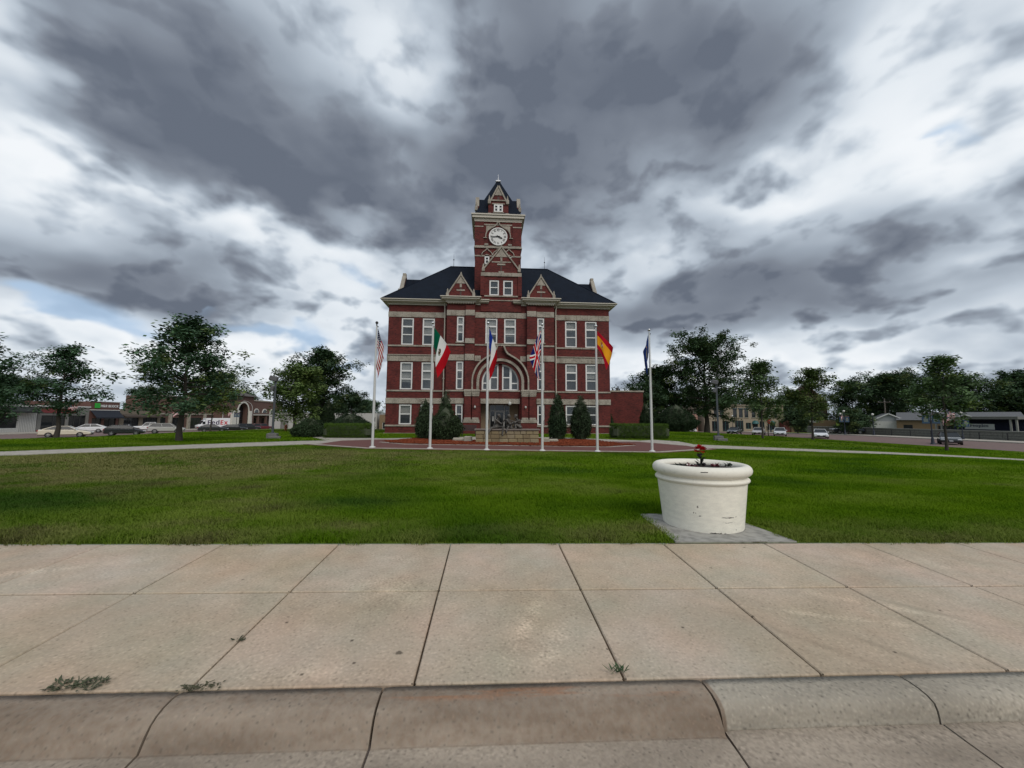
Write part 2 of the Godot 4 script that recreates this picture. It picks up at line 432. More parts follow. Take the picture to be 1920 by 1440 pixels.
func walk_textures() -> void:   # the concrete of sidewalk, kerb and gutter, 100 pixels a metre: x -10.24..10.24, z -6.4..-1.28
	var W := 2048; var H := 512
	var c0 := noise(3, 0.006, 4).get_image(W, H).get_data()
	var c1 := noise(4, 0.03, 4).get_image(W, H).get_data()
	var c2 := noise(5, 0.35, 2).get_image(W, H).get_data()
	var c3 := noise(6, 0.012, 3).get_image(W, H).get_data()
	var c4 := noise(8, 0.14, 3).get_image(W, H).get_data()
	var str := noise(9, 0.02, 4)
	var o := PackedByteArray(); o.resize(W * H * 3)
	var scuff := [[0.32, -3.25, 0.05, 0.32, 0.35, 0.22], [0.5, -3.0, 0.07, 0.2, 0.5, 0.14], [2.9, -3.35, 0.5, 0.025, 0.25, 0.14], [3.6, -3.5, 0.55, 0.04, 0.5, 0.10], [-4.6, -4.3, 0.4, 0.05, -0.3, 0.16], [-1.0, -4.6, 0.1, 0.06, 0.0, 0.16], [-0.9, -3.9, 0.35, 0.2, 0.3, 0.09], [-1.3, -2.75, 0.4, 0.05, 0.0, 0.10], [4.2, -3.2, 0.6, 0.03, 0.7, -0.10], [2.6, -2.9, 0.5, 0.03, 0.8, -0.10], [3.1, -2.8, 0.4, 0.03, 0.9, -0.12], [-3.2, -3.6, 0.4, 0.25, 0.2, -0.07], [1.9, -3.3, 0.6, 0.3, 0.4, -0.05], [5.0, -4.4, 0.7, 0.2, 0.1, 0.06]]
	var spots := [[-1.0, -3.1, 0.014], [-0.62, -2.95, 0.02], [-0.9, -2.85, 0.012], [1.6, -3.2, 0.013], [2.3, -3.35, 0.012], [0.9, -2.95, 0.012], [2.5, -4.3, 0.016], [3.05, -2.85, 0.012], [-3.6, -2.75, 0.014], [-1.2, -2.75, 0.012], [-5.6, -4.9, 0.03], [3.3, -4.9, 0.015], [-1.6, -3.35, 0.011], [4.1, -3.4, 0.012], [-2.4, -4.1, 0.012]]
	for j in H:
		var z := -6.4 + (j + 0.5) / 100.0
		for i in W:
			var x := -10.24 + (i + 0.5) / 100.0
			var k := j * W + i
			var a := c0[k] / 255.0 - 0.5; var m := c1[k] / 255.0 - 0.5; var f := c2[k] / 255.0 - 0.5; var p := c3[k] / 255.0 - 0.5; var h := c4[k] / 255.0 - 0.5
			var l := 1.0 + 0.26 * a + 0.18 * m + 0.26 * f + 0.14 * h
			if f > 0.27: l += 0.13
			if f < -0.3: l -= 0.20
			var r := 0.43; var g := 0.355; var b := 0.272
			if z > -2.62:                                     # kerb and gutter: greyer, with brown and black grime
				var zz := (z + 2.62) / 0.345                      # 0 at the back of the kerb, 1 at the foot of its face
				var w := -1.0 if x > 1.45 else 1.0
				r = 0.37; g = 0.305; b = 0.24
				var st := str.get_noise_2d(x * 30.0, z * 150.0) * 0.6 + h * 0.9 + f * 0.8 + m * 0.35
				if w > 0 and zz < 1.0:
					var gr := ss(-0.6, 0.8, st + 0.2)
					r = lerpf(r, 0.14, gr * 0.9); g = lerpf(g, 0.107, gr * 0.92); b = lerpf(b, 0.08, gr * 0.93)
					var rust := ss(0.02, 0.3, str.get_noise_2d(x * 40.0 + 300.0, z * 420.0)) * ss(0.06, 0.14, zz) * (1.0 - ss(0.26, 0.42, zz)) * ss(-0.9, -0.2, x) * 0.45
					r = lerpf(r, 0.30, rust); g = lerpf(g, 0.13, rust); b = lerpf(b, 0.06, rust)
				elif w < 0 and zz < 1.0:
					var gr2 := ss(0.0, 0.4, st) * 0.45
					r = lerpf(0.34, 0.20, gr2); g = lerpf(0.305, 0.175, gr2); b = lerpf(0.25, 0.14, gr2)
				else:
					var gr3 := ss(-0.1, 0.35, st)
					r = lerpf(0.34, 0.235, gr3); g = lerpf(0.285, 0.195, gr3); b = lerpf(0.228, 0.155, gr3)
				l += 0.35 * f + 0.35 * h
			else:
				r += 0.05 * p; b -= 0.02 * p - 0.03 * a; g -= 0.012 * p
				for q in scuff:
					var dx: float = x - q[0]; var dz: float = z - q[1]
					if absf(dx) > 1.2 or absf(dz) > 1.0: continue
					var ca := cos(q[4]); var sa := sin(q[4])
					var e: float = ((dx * ca + dz * sa) / q[2]) ** 2 + ((-dx * sa + dz * ca) / q[3]) ** 2
					if e < 6.0: l += 1.9 * q[5] * exp(-e * 0.6) * clampf(0.6 + m * 2.0 + f * 2.5, 0.0, 1.6)
				for q in spots:
					var dd := Vector2(x - q[0], (z - q[1]) * 1.3).length()
					if dd < q[2] * (1.0 + h): l *= 0.32
				var back := ss(-2.78, -2.62, z) * ss(-0.1, 0.35, m + h)      # grit gathered along the kerb joint
				l *= 1.0 - 0.22 * back
			var q3 := k * 3
			var cc := Color(r * l, g * l, b * l).clamp().linear_to_srgb()
			o[q3] = int(cc.r * 255); o[q3 + 1] = int(cc.g * 255); o[q3 + 2] = int(cc.b * 255)
	walk_tex = ImageTexture.create_from_image(Image.create_from_data(W, H, false, Image.FORMAT_RGB8, o))
	var bm := noise(5, 0.30, 3).get_image(W, H)
	bm.bump_map_to_normal_map(2.2)
	walk_nrm = ImageTexture.create_from_image(bm)

func uvwalk(b: B) -> void:
	for i in b.v.size(): b.u[i] = Vector2((b.v[i].x + 10.24) / 20.48, (b.v[i].z + 6.4) / 5.12)

const JOINT := [-1.86, -0.64, 1.42, 2.82, 5.0, 7.6]
var plaza := xz([-5.7, -18.45, 8.4, -18.3, 12.9, -21.1, 13.0, -23.6, 10.2, -26.6, -7.4, -26.6, -10.2, -23.6, -9.6, -20.7])
var mulch := xz([-4.3, -21.9, 6.6, -21.75, 8.6, -23.3, 8.2, -25.2, 6.6, -28.1, 3.9, -28.4, 3.4, -25.6, -1.2, -25.6, -1.7, -28.2, -4.8, -28.1, -5.4, -25.6, -6.0, -23.4])
var path_w := xz([-8.9, -21.3, -16.1, -13.9, -30.0, 0.2, -31.2, 1.0, -32.0, 0.0, -17.6, -15.1, -10.9, -23.6, -9.0, -25.0])
var path_e := xz([12.2, -21.9, 12.4, -24.9, 18.7, -22.0, 26.0, -17.6, 40.0, -8.6, 39.2, -7.2, 25.1, -16.2, 17.3, -20.6])
var apron := xz([-9.6, -23.9, -7.2, -26.4, 10.4, -26.4, 12.2, -23.4, 13.4, -24.6, 13.6, -27.0, 12.4, -28.4, 11.0, -27.4, 5.6, -30.6, 3.3, -31.2, 3.3, -37.4, -0.9, -37.4, -0.9, -31.2, -3.0, -30.6, -7.4, -27.8, -12.2, -30.4, -12.8, -29.2])
var pad := xz([2.47, -5.06, 4.14, -5.06, 3.98, -6.5, 2.55, -6.5])

func ground() -> void:
	var b := B.new()
	var xs := [-1600.0, -700.0, -300.0, -160.0, -110.0]
	xs.append_array(steps(-80.0, 80.0, 2.5)); xs.append_array([110.0, 160.0, 300.0, 700.0, 1600.0])
	var zs := [-1600.0, -700.0, -300.0, -180.0, -140.0]
	zs.append_array(steps(-110.0, -6.2, 2.0)); zs.append_array([-5.046])
	rect_sheet(b, xs, zs, 0.0)
	var g0 := ntex("lawn", 71, 0.012, [[0.0, Color(0.27, 0.33, 0.12)], [0.45, Color(0.33, 0.41, 0.13)], [0.75, Color(0.40, 0.46, 0.17)], [1.0, Color(0.48, 0.49, 0.25)]], 1024, false, 6)
	var lm := mat("lawn", Color(0.92, 0.92, 0.92), 0.95, {"tex": g0, "scale": 0.16, "spec": 0.1})
	structure(b, "lawn", lm, "mown green lawn with dry patches all round the courthouse")
	b = B.new()
	rect_sheet(b, [-1600.0, -300.0, -80.0, -20.0, -8.0, 0.0, 8.0, 20.0, 80.0, 300.0, 1600.0], [-5.05, -2.6, -1.0, 5.0, 14.0, 400.0], -0.12)
	var asp := mat("road", lin(0.13, 0.105, 0.095), 0.9, {"tex": ntex("grit", 72, 0.25, [[0.0, gray(0.72)], [1.0, gray(1.0)]]), "scale": 0.7})
	structure(b, "street", asp, "street surface along the concrete gutter and kerb")
	# side streets and the street behind the courthouse, paved in dull red brick
	b = B.new()
	rect_sheet(b, steps(-70.0, -53.0, 4.0), steps(-240.0, 20.0, 4.0), 0.03)
	var pav := ntex("paving", 73, 0.03, [[0.0, Color(0.40, 0.33, 0.32)], [0.5, Color(0.47, 0.38, 0.36)], [1.0, Color(0.55, 0.46, 0.42)]], 512)
	var bs := mat("brick_street", Color(0.9, 0.9, 0.9), 0.9, {"tex": pav, "scale": 0.12})
	structure(b, "side_street", bs, "red brick side street beside the row of storefronts")
	b = B.new()
	rect_sheet(b, steps(51.0, 69.0, 4.0), steps(-240.0, 20.0, 4.0), 0.03)
	structure(b, "side_street", bs, "red brick side street beside the fenced parking lot")
	b = B.new()
	rect_sheet(b, steps(-53.0, 51.0, 4.0), steps(-97.0, -82.0, 3.0), 0.034)
	structure(b, "back_street", bs, "red brick street behind the courthouse block")
	var pale := mat("pale_concrete", lin(0.42, 0.385, 0.33), 0.9, {"tex": ntex("stainy", 74, 0.02, [[0.0, gray(0.75)], [0.5, gray(0.93)], [1.0, gray(1.0)]]), "scale": 0.25})
	for q in [[-76.0, -70.0, -240.0, 20.0, "pavement in front of the row of storefronts"], [69.0, 74.0, -240.0, 20.0, "pale pavement along the iron railing"], [-53.0, 51.0, -101.0, -97.0, "pavement in front of the two storey stone building"]]:
		b = B.new()
		rect_sheet(b, steps(q[0], q[1], 2.0), steps(q[2], q[3], 5.0), 0.16)
		for z in [q[2], q[3]]:
			b.quad(gp(q[0], z, -0.1), gp(q[1], z, -0.1), gp(q[1], z, 0.16), gp(q[0], z, 0.16))
		for x in [q[0], q[1]]:
			for i in int((q[3] - q[2]) / 5.0):
				b.quad(gp(x, q[2] + i * 5.0, -0.1), gp(x, q[2] + i * 5.0 + 5.0, -0.1), gp(x, q[2] + i * 5.0 + 5.0, 0.16), gp(x, q[2] + i * 5.0, 0.16))
		structure(b, "pavement", pale, q[4])
	# plaza in front of the courthouse
	b = B.new(); sheet(b, plaza, 0.03, 1.5, 0.06)
	var pv := mat("plaza_brick", Color(0.9, 0.9, 0.9), 0.85, {"tex": ntex("pavers", 75, 0.05, [[0.0, Color(0.36, 0.20, 0.19)], [0.5, Color(0.43, 0.25, 0.22)], [1.0, Color(0.50, 0.31, 0.27)]]), "scale": 0.3})
	structure(b, "plaza", pv, "red brick plaza under the row of flagpoles")
	b = B.new(); sheet(b, path_w, 0.034, 1.5, 0.06); structure(b, "path", pale, "pale concrete path running diagonally past the young oaks")
	b = B.new(); sheet(b, path_e, 0.034, 1.5, 0.06); structure(b, "path", pale, "pale concrete path running diagonally behind the white planter")
	b = B.new(); sheet(b, apron, 0.038, 1.5, 0.06); structure(b, "path", pale, "pale concrete walk round the mulch bed to the courthouse door")
	b = B.new(); sheet(b, pad, 0.012, 0.5, 0.1)
	structure(b, "path", mat("pad", lin(0.36, 0.35, 0.32), 0.9, {"tex": ntex("stainy2", 76, 0.03, [[0.0, gray(0.72)], [0.5, gray(0.92)], [1.0, gray(1.0)]]), "scale": 0.35}), "grey concrete pad under the white planter")
	var bands := [[-9.3, -20.85, -5.75, -18.75, 8.35, -18.6, 12.5, -21.2], [-4.6, -21.75, 6.75, -21.6, 8.9, -23.2], [-4.6, -21.75, -6.3, -23.3]]
	b = B.new()
	for q in bands:
		for i in range(0, q.size() - 2, 2):
			var p0 := Vector2(q[i], q[i + 1]); var p1 := Vector2(q[i + 2], q[i + 3])
			var sd := (p1 - p0).normalized().orthogonal() * 0.13
			sheet(b, PackedVector2Array([p0 - sd, p1 - sd, p1 + sd, p0 + sd]), 0.046, 2.0, 0.02)
	structure(b, "plaza_edging", pale, "pale concrete bands dividing the brick plaza")
	b = B.new(); sheet(b, mulch, 0.06, 1.0, 0.1)
	structure(b, "mulch_bed", mat("mulch", lin(0.20, 0.055, 0.03), 0.95, {"tex": ntex("mulch", 77, 0.3, [[0.0, gray(0.45)], [0.6, gray(0.85)], [1.0, gray(1.0)]]), "scale": 0.6}), "red bark mulch bed around the stone wall")

func sidewalk() -> void:
	walk_textures()
	var wm := StandardMaterial3D.new()
	wm.vertex_color_use_as_albedo = true
	wm.albedo_texture = walk_tex; wm.roughness = 0.92; wm.metallic_specular = 0.25
	wm.normal_enabled = true; wm.normal_texture = walk_nrm; wm.normal_scale = 0.22
	M["walk"] = wm
	var root := Node3D.new(); root.name = "sidewalk"; add_child(root)
	tag(root, "tan concrete sidewalk of square slabs between lawn and kerb", "ground", "", "structure")
	rng.seed = 5
	for k in range(-7, 8):
		for row in 2:
			var x0 := -0.457 + 1.372 * k; var x1 := x0 + 1.372
			var d0: float = [2.635, 3.845][row]; var d1: float = [3.845, 5.045][row]
			var cx := (x0 + x1) / 2; var cd := (d0 + d1) / 2
			var q := Basis(Vector3(1, -0.0125, 0), Vector3(0.0125, 1, 0.0453).normalized(), Vector3(0, -0.0453, 1))
			q = q * Basis(Vector3(rng.randf_range(-1, 1), 0, rng.randf_range(-1, 1)).normalized(), rng.randf_range(0, 0.0022))
			var b := B.new()
			var tn := rng.randf_range(0.93, 1.04)
			b.col = Color(tn * rng.randf_range(0.99, 1.03), tn, tn * rng.randf_range(0.96, 1.02))
			b.cbox(Vector3(cx, 0.14 + 0.0453 * (cd - 2.62) - 0.0125 * cx - 0.05, -cd), Vector3(x1 - x0 - 0.014, 0.1, d1 - d0 - 0.022), 0.008, q)
			uvwalk(b)
			part(b, "slab", wm, root)
	var kr := Node3D.new(); kr.name = "kerb"; add_child(kr)
	tag(kr, "rounded worn concrete kerb and gutter at the street", "ground", "", "structure")
	var wob := noise(91, 1.4, 4)
	var js := [-10.2, -6.6, -3.9] + JOINT + [10.2]
	for s in js.size() - 1:
		var x0: float = js[s] + 0.007; var x1: float = js[s + 1] - 0.007
		var crisp: bool = js[s] > 1.4                      # the newer kerb stands clear of its gutter
		var pr := [Vector2(-2.622, -0.06), Vector2(-2.622, 0.140), Vector2(-2.56, 0.143), Vector2(-2.50, 0.138), Vector2(-2.455, 0.126), Vector2(-2.418, 0.104), Vector2(-2.388, 0.070), Vector2(-2.365, 0.034), Vector2(-2.348, 0.006), Vector2(-2.335, 0.006), Vector2(-2.24, 0.004), Vector2(-2.0, -0.012), Vector2(-1.3, -0.03), Vector2(-1.29, -0.12)]
		if crisp: pr = [Vector2(-2.622, -0.06), Vector2(-2.622, 0.140), Vector2(-2.56, 0.142), Vector2(-2.50, 0.139), Vector2(-2.45, 0.128), Vector2(-2.415, 0.105), Vector2(-2.40, 0.07), Vector2(-2.392, 0.03), Vector2(-2.388, -0.012), Vector2(-2.376, -0.012), Vector2(-2.372, 0.012), Vector2(-2.25, 0.004), Vector2(-2.0, -0.012), Vector2(-1.3, -0.03), Vector2(-1.29, -0.12)]
		var arc := [pr[0].x - 0.2]
		for j in range(1, pr.size()): arc.append(arc[j - 1] + pr[j].distance_to(pr[j - 1]))
		var b := B.new()
		var xs := steps(x0, x1, 0.06)
		for i in xs.size():
			for j in pr.size():
				var w := wob.get_noise_2d(xs[i] * 3.0, pr[j].x * 6.0) * 0.006 + wob.get_noise_2d(xs[i] * 14.0, pr[j].x * 30.0) * 0.003
				if crisp: w *= 0.5
				if j < 2 or j > pr.size() - 3: w = 0.0
				var round_end := 0.0
				var ed := minf(xs[i] - x0, x1 - xs[i])
				if ed < 0.03: round_end = (1.0 - ed / 0.03) * 0.006
				b.vert(Vector3(xs[i], pr[j].y - 0.0125 * xs[i] + w - round_end, pr[j].x + w), Vector3.UP, Vector2((xs[i] + 10.24) / 20.48, (arc[j] + 6.4) / 5.12))
		var k := pr.size()
		for i in xs.size() - 1:
			for j in k - 1:
				var p := i * k + j
				b.ix.append_array(PackedInt32Array([p, p + k, p + k + 1, p, p + k + 1, p + 1]))
		for i in xs.size():
			for j in k:
				var p := i * k + j
				var dx := b.v[mini(i + 1, xs.size() - 1) * k + j] - b.v[maxi(i - 1, 0) * k + j]
				var dz := b.v[i * k + mini(j + 1, k - 1)] - b.v[i * k + maxi(j - 1, 0)]
				b.n[p] = dz.cross(dx).normalized()
		var f := B.new()
		for e in [0, xs.size() - 1]:
			for j in k - 1:
				var a := b.v[e * k + j]; var d := b.v[e * k + j + 1]
				f.quad(Vector3(a.x, -0.2, a.z), Vector3(d.x, -0.2, d.z), d, a)
		uvwalk(f)
		var off := b.v.size()
		b.v.append_array(f.v); b.n.append_array(f.n); b.u.append_array(f.u); b.c.append_array(f.c)
		for q in f.ix: b.ix.append(q + off)
		part(b, "kerb_section", wm, kr)

func blade_patch(sd: int, count: int, size: float, w: float, h0: float, h1: float, lean: float) -> ArrayMesh:
	var b := B.new()
	rng.seed = sd
	for i in count:
		var p := Vector3(rng.randf_range(-0.5, 0.5) * size, -0.005, rng.randf_range(-0.5, 0.5) * size)
		if Vector2(p.x, p.z).length() > size * 0.56: continue
		var a := rng.randf() * TAU
		var s := Vector3(cos(a), 0, sin(a)) * w * rng.randf_range(0.6, 1.2)
		var h := rng.randf_range(h0, h1)
		var f := Vector3(-s.z, 0, s.x).normalized()
		var d := (f * rng.randf_range(0.5, 1.5) + Vector3(rng.randf_range(-1, 1), 0, rng.randf_range(-1, 1)) * 0.4) * lean * h
		var t := rng.randf()
		b.col = Color(0.72, 0.76, 0.72).lerp(Color(1.2, 1.16, 1.2), t)
		var m := p + d * 0.35 + Vector3(0, h * 0.65, 0)
		var e := p + d + Vector3(0, h, 0)
		var n0 := (Vector3.UP * 1.0 - f * 0.9).normalized(); var n1 := (Vector3.UP * 1.6 - f * 0.6).normalized()
		var i0 := b.vert(p - s, n0); b.vert(p + s, n0); b.vert(m + s * 0.6, n0); b.vert(m - s * 0.6, n0); b.vert(e, n1)
		b.ix.append_array(PackedInt32Array([i0, i0 + 1, i0 + 2, i0, i0 + 2, i0 + 3, i0 + 3, i0 + 2, i0 + 4]))
	return b.mesh()

func lawn_color(x: float, z: float, n1: FastNoiseLite, n2: FastNoiseLite) -> Color:
	var a := n1.get_noise_2d(x, z * 1.6); var b := n2.get_noise_2d(x, z * 2.5)
	var c := Color(0.076, 0.154, 0.005).lerp(Color(0.142, 0.240, 0.009), clampf(0.5 + a * 1.3 + b * 0.7, 0.0, 1.0))
	var dry := 1.7 * exp(-(((x + 11.0) / 6.5) ** 2 + ((z + 12.0) / 4.6) ** 2)) + 0.75 * exp(-(((x + 6.5) / 5.0) ** 2 + ((z + 16.0) / 2.0) ** 2)) + 0.45 * exp(-(((x + 0.5) / 5.0) ** 2 + ((z + 17.0) / 1.2) ** 2))
	dry += 0.5 * exp(-((z + 5.4) / 0.55) ** 2) + 0.25 * clampf(a * 2.0, 0.0, 1.0)
	dry = clampf(dry * (0.8 + b * 1.5 + a * 0.6), 0.0, 1.0)
	c = c.lerp(Color(0.235, 0.205, 0.095), dry * 0.85)
	var lush := exp(-(((x + 2.3) / 1.0) ** 2 + ((z + 7.2) / 0.5) ** 2)) + exp(-(((x + 7.6) / 1.4) ** 2 + ((z + 6.9) / 0.7) ** 2))
	lush += clampf((-a - 0.25) * 2.0, 0.0, 0.5)
	c = c.lerp(Color(0.032, 0.080, 0.014), clampf(lush, 0.0, 0.8))
	var bare := clampf((b - 0.33) * 5.0, 0.0, 1.0) * clampf(dry * 2.2, 0.0, 1.0)
	return c.lerp(Color(0.06, 0.055, 0.025), bare * 0.7)

func grass() -> void:
	var n1 := noise(101, 0.16, 4); var n2 := noise(102, 0.6, 4)
	var no := []
	for p in [plaza, path_w, path_e, apron]: no.append(Geometry2D.offset_polygon(p, 0.16)[0])
	var pn := Geometry2D.offset_polygon(pad, 0.1)[0]
	var gm := mat("grass_blade", Color.WHITE, 0.75, {"vc": true, "two": true, "spec": 0.06, "back": Color(0.5, 0.6, 0.2)})
	rng.seed = 77
	for lod in 3:
		var ms: ArrayMesh = [blade_patch(1, 420, 0.46, 0.0035, 0.03, 0.07, 1.1), blade_patch(2, 420, 0.9, 0.006, 0.03, 0.065, 1.1), blade_patch(3, 380, 1.9, 0.014, 0.03, 0.06, 1.2)][lod]
		var sp: float = [0.19, 0.42, 1.1][lod]
		var z0: float = [-5.12, -11.0, -22.0][lod]; var z1: float = [-11.0, -22.0, -46.0][lod]
		var xf := []; var cs := []
		var r2 := [[], [], []]
		var z := z0
		while z > z1:
			var half := -z * 1.42 + 2.5
			var x := -half
			while x < half:
				var px := x + rng.randf_range(-0.5, 0.5) * sp; var pz := z + rng.randf_range(-0.5, 0.5) * sp
				x += sp
				var q := Vector2(px, pz)
				if pz > -5.26: pz = -5.26 + 0.07 * n2.get_noise_2d(px * 3.0, 7.0) + rng.randf_range(-0.03, 0.03)
				if lod == 0 and Geometry2D.is_point_in_polygon(q, pn): continue
				if lod == 2 and ((absf(px - 1.2) < 12.4 and pz < -37.5) or absf(px) > 50.0): continue
				var bad := false
				for p in no:
					if Geometry2D.is_point_in_polygon(q, p): bad = true
				if bad: continue
				var s := rng.randf_range(0.8, 1.15)
				if lod == 0:
					var nn := n2.get_noise_2d(px * 0.8, pz * 1.5)
					s *= 1.0 + nn * 0.5
				var t := Transform3D(Basis(Vector3.UP, rng.randf() * TAU).scaled(Vector3(1, s, 1)), gp(px, pz))
				xf.append(t)
				var cl := lawn_color(px, pz, n1, n2) * rng.randf_range(0.88, 1.12)
				if lod == 2: cl = cl * 0.95 + Color(0.0, 0.004, 0.0)
				cl.a = 1.0
				cs.append(cl)
			z -= sp
		var o := multi(ms, xf, cs, numbered("grass"), gm, self)
		tag(o, ["blades of short mown grass beside the sidewalk", "blades of mown grass in the middle of the lawn", "blades of mown grass around the plaza and hedges"][lod], "grass", "", "stuff")
	# chips on the mulch bed
	var b := B.new()
	rng.seed = 9
	for i in 60:
		b.col = Color(0.26, 0.07, 0.035).lerp(Color(0.12, 0.035, 0.02), rng.randf())
		b.box(Vector3(rng.randf_range(-0.4, 0.4), rng.randf_range(0.0, 0.05), rng.randf_range(-0.4, 0.4)), Vector3(rng.randf_range(0.05, 0.14), 0.012, rng.randf_range(0.02, 0.04)), Basis.from_euler(Vector3(rng.randf_range(-0.5, 0.5), rng.randf() * TAU, rng.randf_range(-0.5, 0.5))))
	var xf := []
	for i in 900:
		var p := Vector2(rng.randf_range(-6, 8.6), rng.randf_range(-28.4, -21.8))
		if Geometry2D.is_point_in_polygon(p, mulch): xf.append(Transform3D(Basis(Vector3.UP, rng.randf() * TAU), gp(p.x, p.y, 0.06)))
	var mo := multi(b.mesh(), xf, [], "mulch_chips", mat("chips", Color.WHITE, 0.95, {"vc": true, "spec": 0.1}), self)
	tag(mo, "loose red bark chips covering the bed by the stone wall", "mulch", "", "stuff")

func stone() -> StandardMaterial3D:
	return mat("limestone", lin(0.47, 0.425, 0.355), 0.88, {"tex": ntex("limestone", 201, 0.025, [[0.0, Color(0.62, 0.60, 0.56)], [0.4, gray(0.86)], [1.0, gray(1.0)]]), "scale": 0.6, "wear": wear(), "wscale": 0.17})

func wear() -> Texture2D:
	return ntex("wear", 207, 0.012, [[0.0, Color(0.76, 0.74, 0.72)], [0.3, gray(0.88)], [0.55, gray(0.96)], [1.0, gray(1.0)]], 512, false, 7)

func brick_texture() -> ImageTexture:
	var S := 512
	var im := Image.create(S, S, false, Image.FORMAT_RGB8)
	im.fill(Color(0.40, 0.25, 0.22))
	rng.seed = 202
	var ny := 32
	for j in ny:
		for i in 11:
			var k := rng.randf()
			var c := Color(0.44, 0.185, 0.165).lerp(Color(0.55, 0.255, 0.215), k)
			if rng.randf() < 0.08: c = Color(0.34, 0.15, 0.14)
			var x0 := int((i - (0.5 if j % 2 else 0.0)) * S / 10.0) + 1
			var y0 := int(j * S / float(ny)) + 1
			im.fill_rect(Rect2i(x0, y0, S / 10 - 2, S / ny - 3), c)
	im.generate_mipmaps()
	return ImageTexture.create_from_image(im)

func wdw(parent: Node3D, x: float, y0: float, y1: float, w: float, z: float, lights := 3, blind := 0.4, room_deep := 1.3) -> Node3D:   # a white sash window; x centre, set back in its opening
	var key := "win%.2f_%.2f_%d" % [w, y1 - y0, lights]
	var h := y1 - y0
	if not M.has(key):
		var b := B.new()
		var f := 0.13
		b.bb(-w / 2, -w / 2 + f, 0, h, -0.07, 0.06); b.bb(w / 2 - f, w / 2, 0, h, -0.07, 0.06)
		b.bb(-w / 2 + f, w / 2 - f, h - f, h, -0.07, 0.06); b.bb(-w / 2 + f, w / 2 - f, 0, f * 0.8, -0.07, 0.06)
		var ys := [f * 0.8]
		if lights == 3: ys.append_array([h * 0.38, h * 0.68])
		elif lights == 2: ys.append(h * 0.52)
		for i in range(1, ys.size()):
			var t := 0.045 if not (lights == 3 and i == 2) else 0.075
			b.bb(-w / 2 + f, w / 2 - f, ys[i] - t, ys[i] + t, -0.05, 0.035 + (0.02 if t > 0.05 else 0.0))
		ys.append(h - f)
		M[key] = [b.mesh(), ys]
	var white := mat("white_paint", lin(0.80, 0.80, 0.78), 0.55, {"tex": ntex("paint", 203, 0.03, [[0.0, gray(0.88)], [1.0, gray(1.0)]]), "scale": 0.8})
	var o := put(M[key][0], "window", white, parent)
	o.position = Vector3(x, y0, z)
	var ys: Array = M[key][1]
	var glass: StandardMaterial3D = mat("room_shade_glass", lin(0.04, 0.045, 0.05), 0.06) if room_deep < 0.1 else mat("window_glass", Color(0.30, 0.34, 0.37), 0.03, {"alpha": 0.22, "spec": 1.0})  # shallow windows: the dark of a room is put into an opaque pane colour
	for i in ys.size() - 1:
		var pk := "pane%.2f_%.2f" % [w, ys[i + 1] - ys[i]]
		if not M.has(pk):
			var b := B.new()
			b.bb(-w / 2 + 0.1, w / 2 - 0.1, 0, ys[i + 1] - ys[i], -0.012, 0.0)
			M[pk] = b.mesh()
		var p := put(M[pk], "pane", glass, o)
		p.position = Vector3(0, ys[i], -0.02)
		p.rotation = Vector3(rng.randf_range(-0.02, 0.02), rng.randf_range(-0.015, 0.015), 0)
	var bm := mat("roller_blind", lin(0.52, 0.52, 0.47), 0.9)
	if blind > 0.02:
		var b := B.new()
		var top: float = h - 0.12
		b.bb(-w / 2 + 0.09, w / 2 - 0.09, top - h * blind, top, -0.16, -0.15)
		part(b, "blind", bm, o)
	if room_deep < 0.1: return o
	var b2 := B.new()      # the room behind
	var d := -room_deep
	b2.quad(Vector3(-w / 2, 0, d), Vector3(w / 2, 0, d), Vector3(w / 2, h, d), Vector3(-w / 2, h, d))
	b2.quad(Vector3(-w / 2, 0, d), Vector3(-w / 2, 0, -0.08), Vector3(w / 2, 0, -0.08), Vector3(w / 2, 0, d))
	b2.quad(Vector3(-w / 2, h, -0.08), Vector3(-w / 2, h, d), Vector3(w / 2, h, d), Vector3(w / 2, h, -0.08))
	b2.quad(Vector3(-w / 2, 0, -0.08), Vector3(-w / 2, 0, d), Vector3(-w / 2, h, d), Vector3(-w / 2, h, -0.08))
	b2.quad(Vector3(w / 2, 0, d), Vector3(w / 2, 0, -0.08), Vector3(w / 2, h, -0.08), Vector3(w / 2, h, d))
	part(b2, "room", mat("room_wall", lin(0.30, 0.28, 0.25), 0.9), o)
	return o

func course(parent: Node3D, x0: float, x1: float, y0: float, y1: float, z: float, out := 0.06, l := 1.15) -> void:   # a stone course laid block by block
	var k := maxi(1, int(roundf((x1 - x0) / l)))
	for i in k:
		var a := lerpf(x0, x1, float(i) / k) + 0.005; var b := lerpf(x0, x1, float(i + 1) / k) - 0.005
		var key := "blk%.2f_%.2f_%.2f" % [b - a, y1 - y0, out]
		if not M.has(key):
			var q := B.new()
			q.cbox(Vector3(0, 0, 0), Vector3(b - a, y1 - y0, out + 0.1), 0.012)
			M[key] = q.mesh()
		var o := put(M[key], "stone_block", stone(), parent)
		o.position = Vector3((a + b) / 2, (y0 + y1) / 2, z + out / 2 - 0.05)

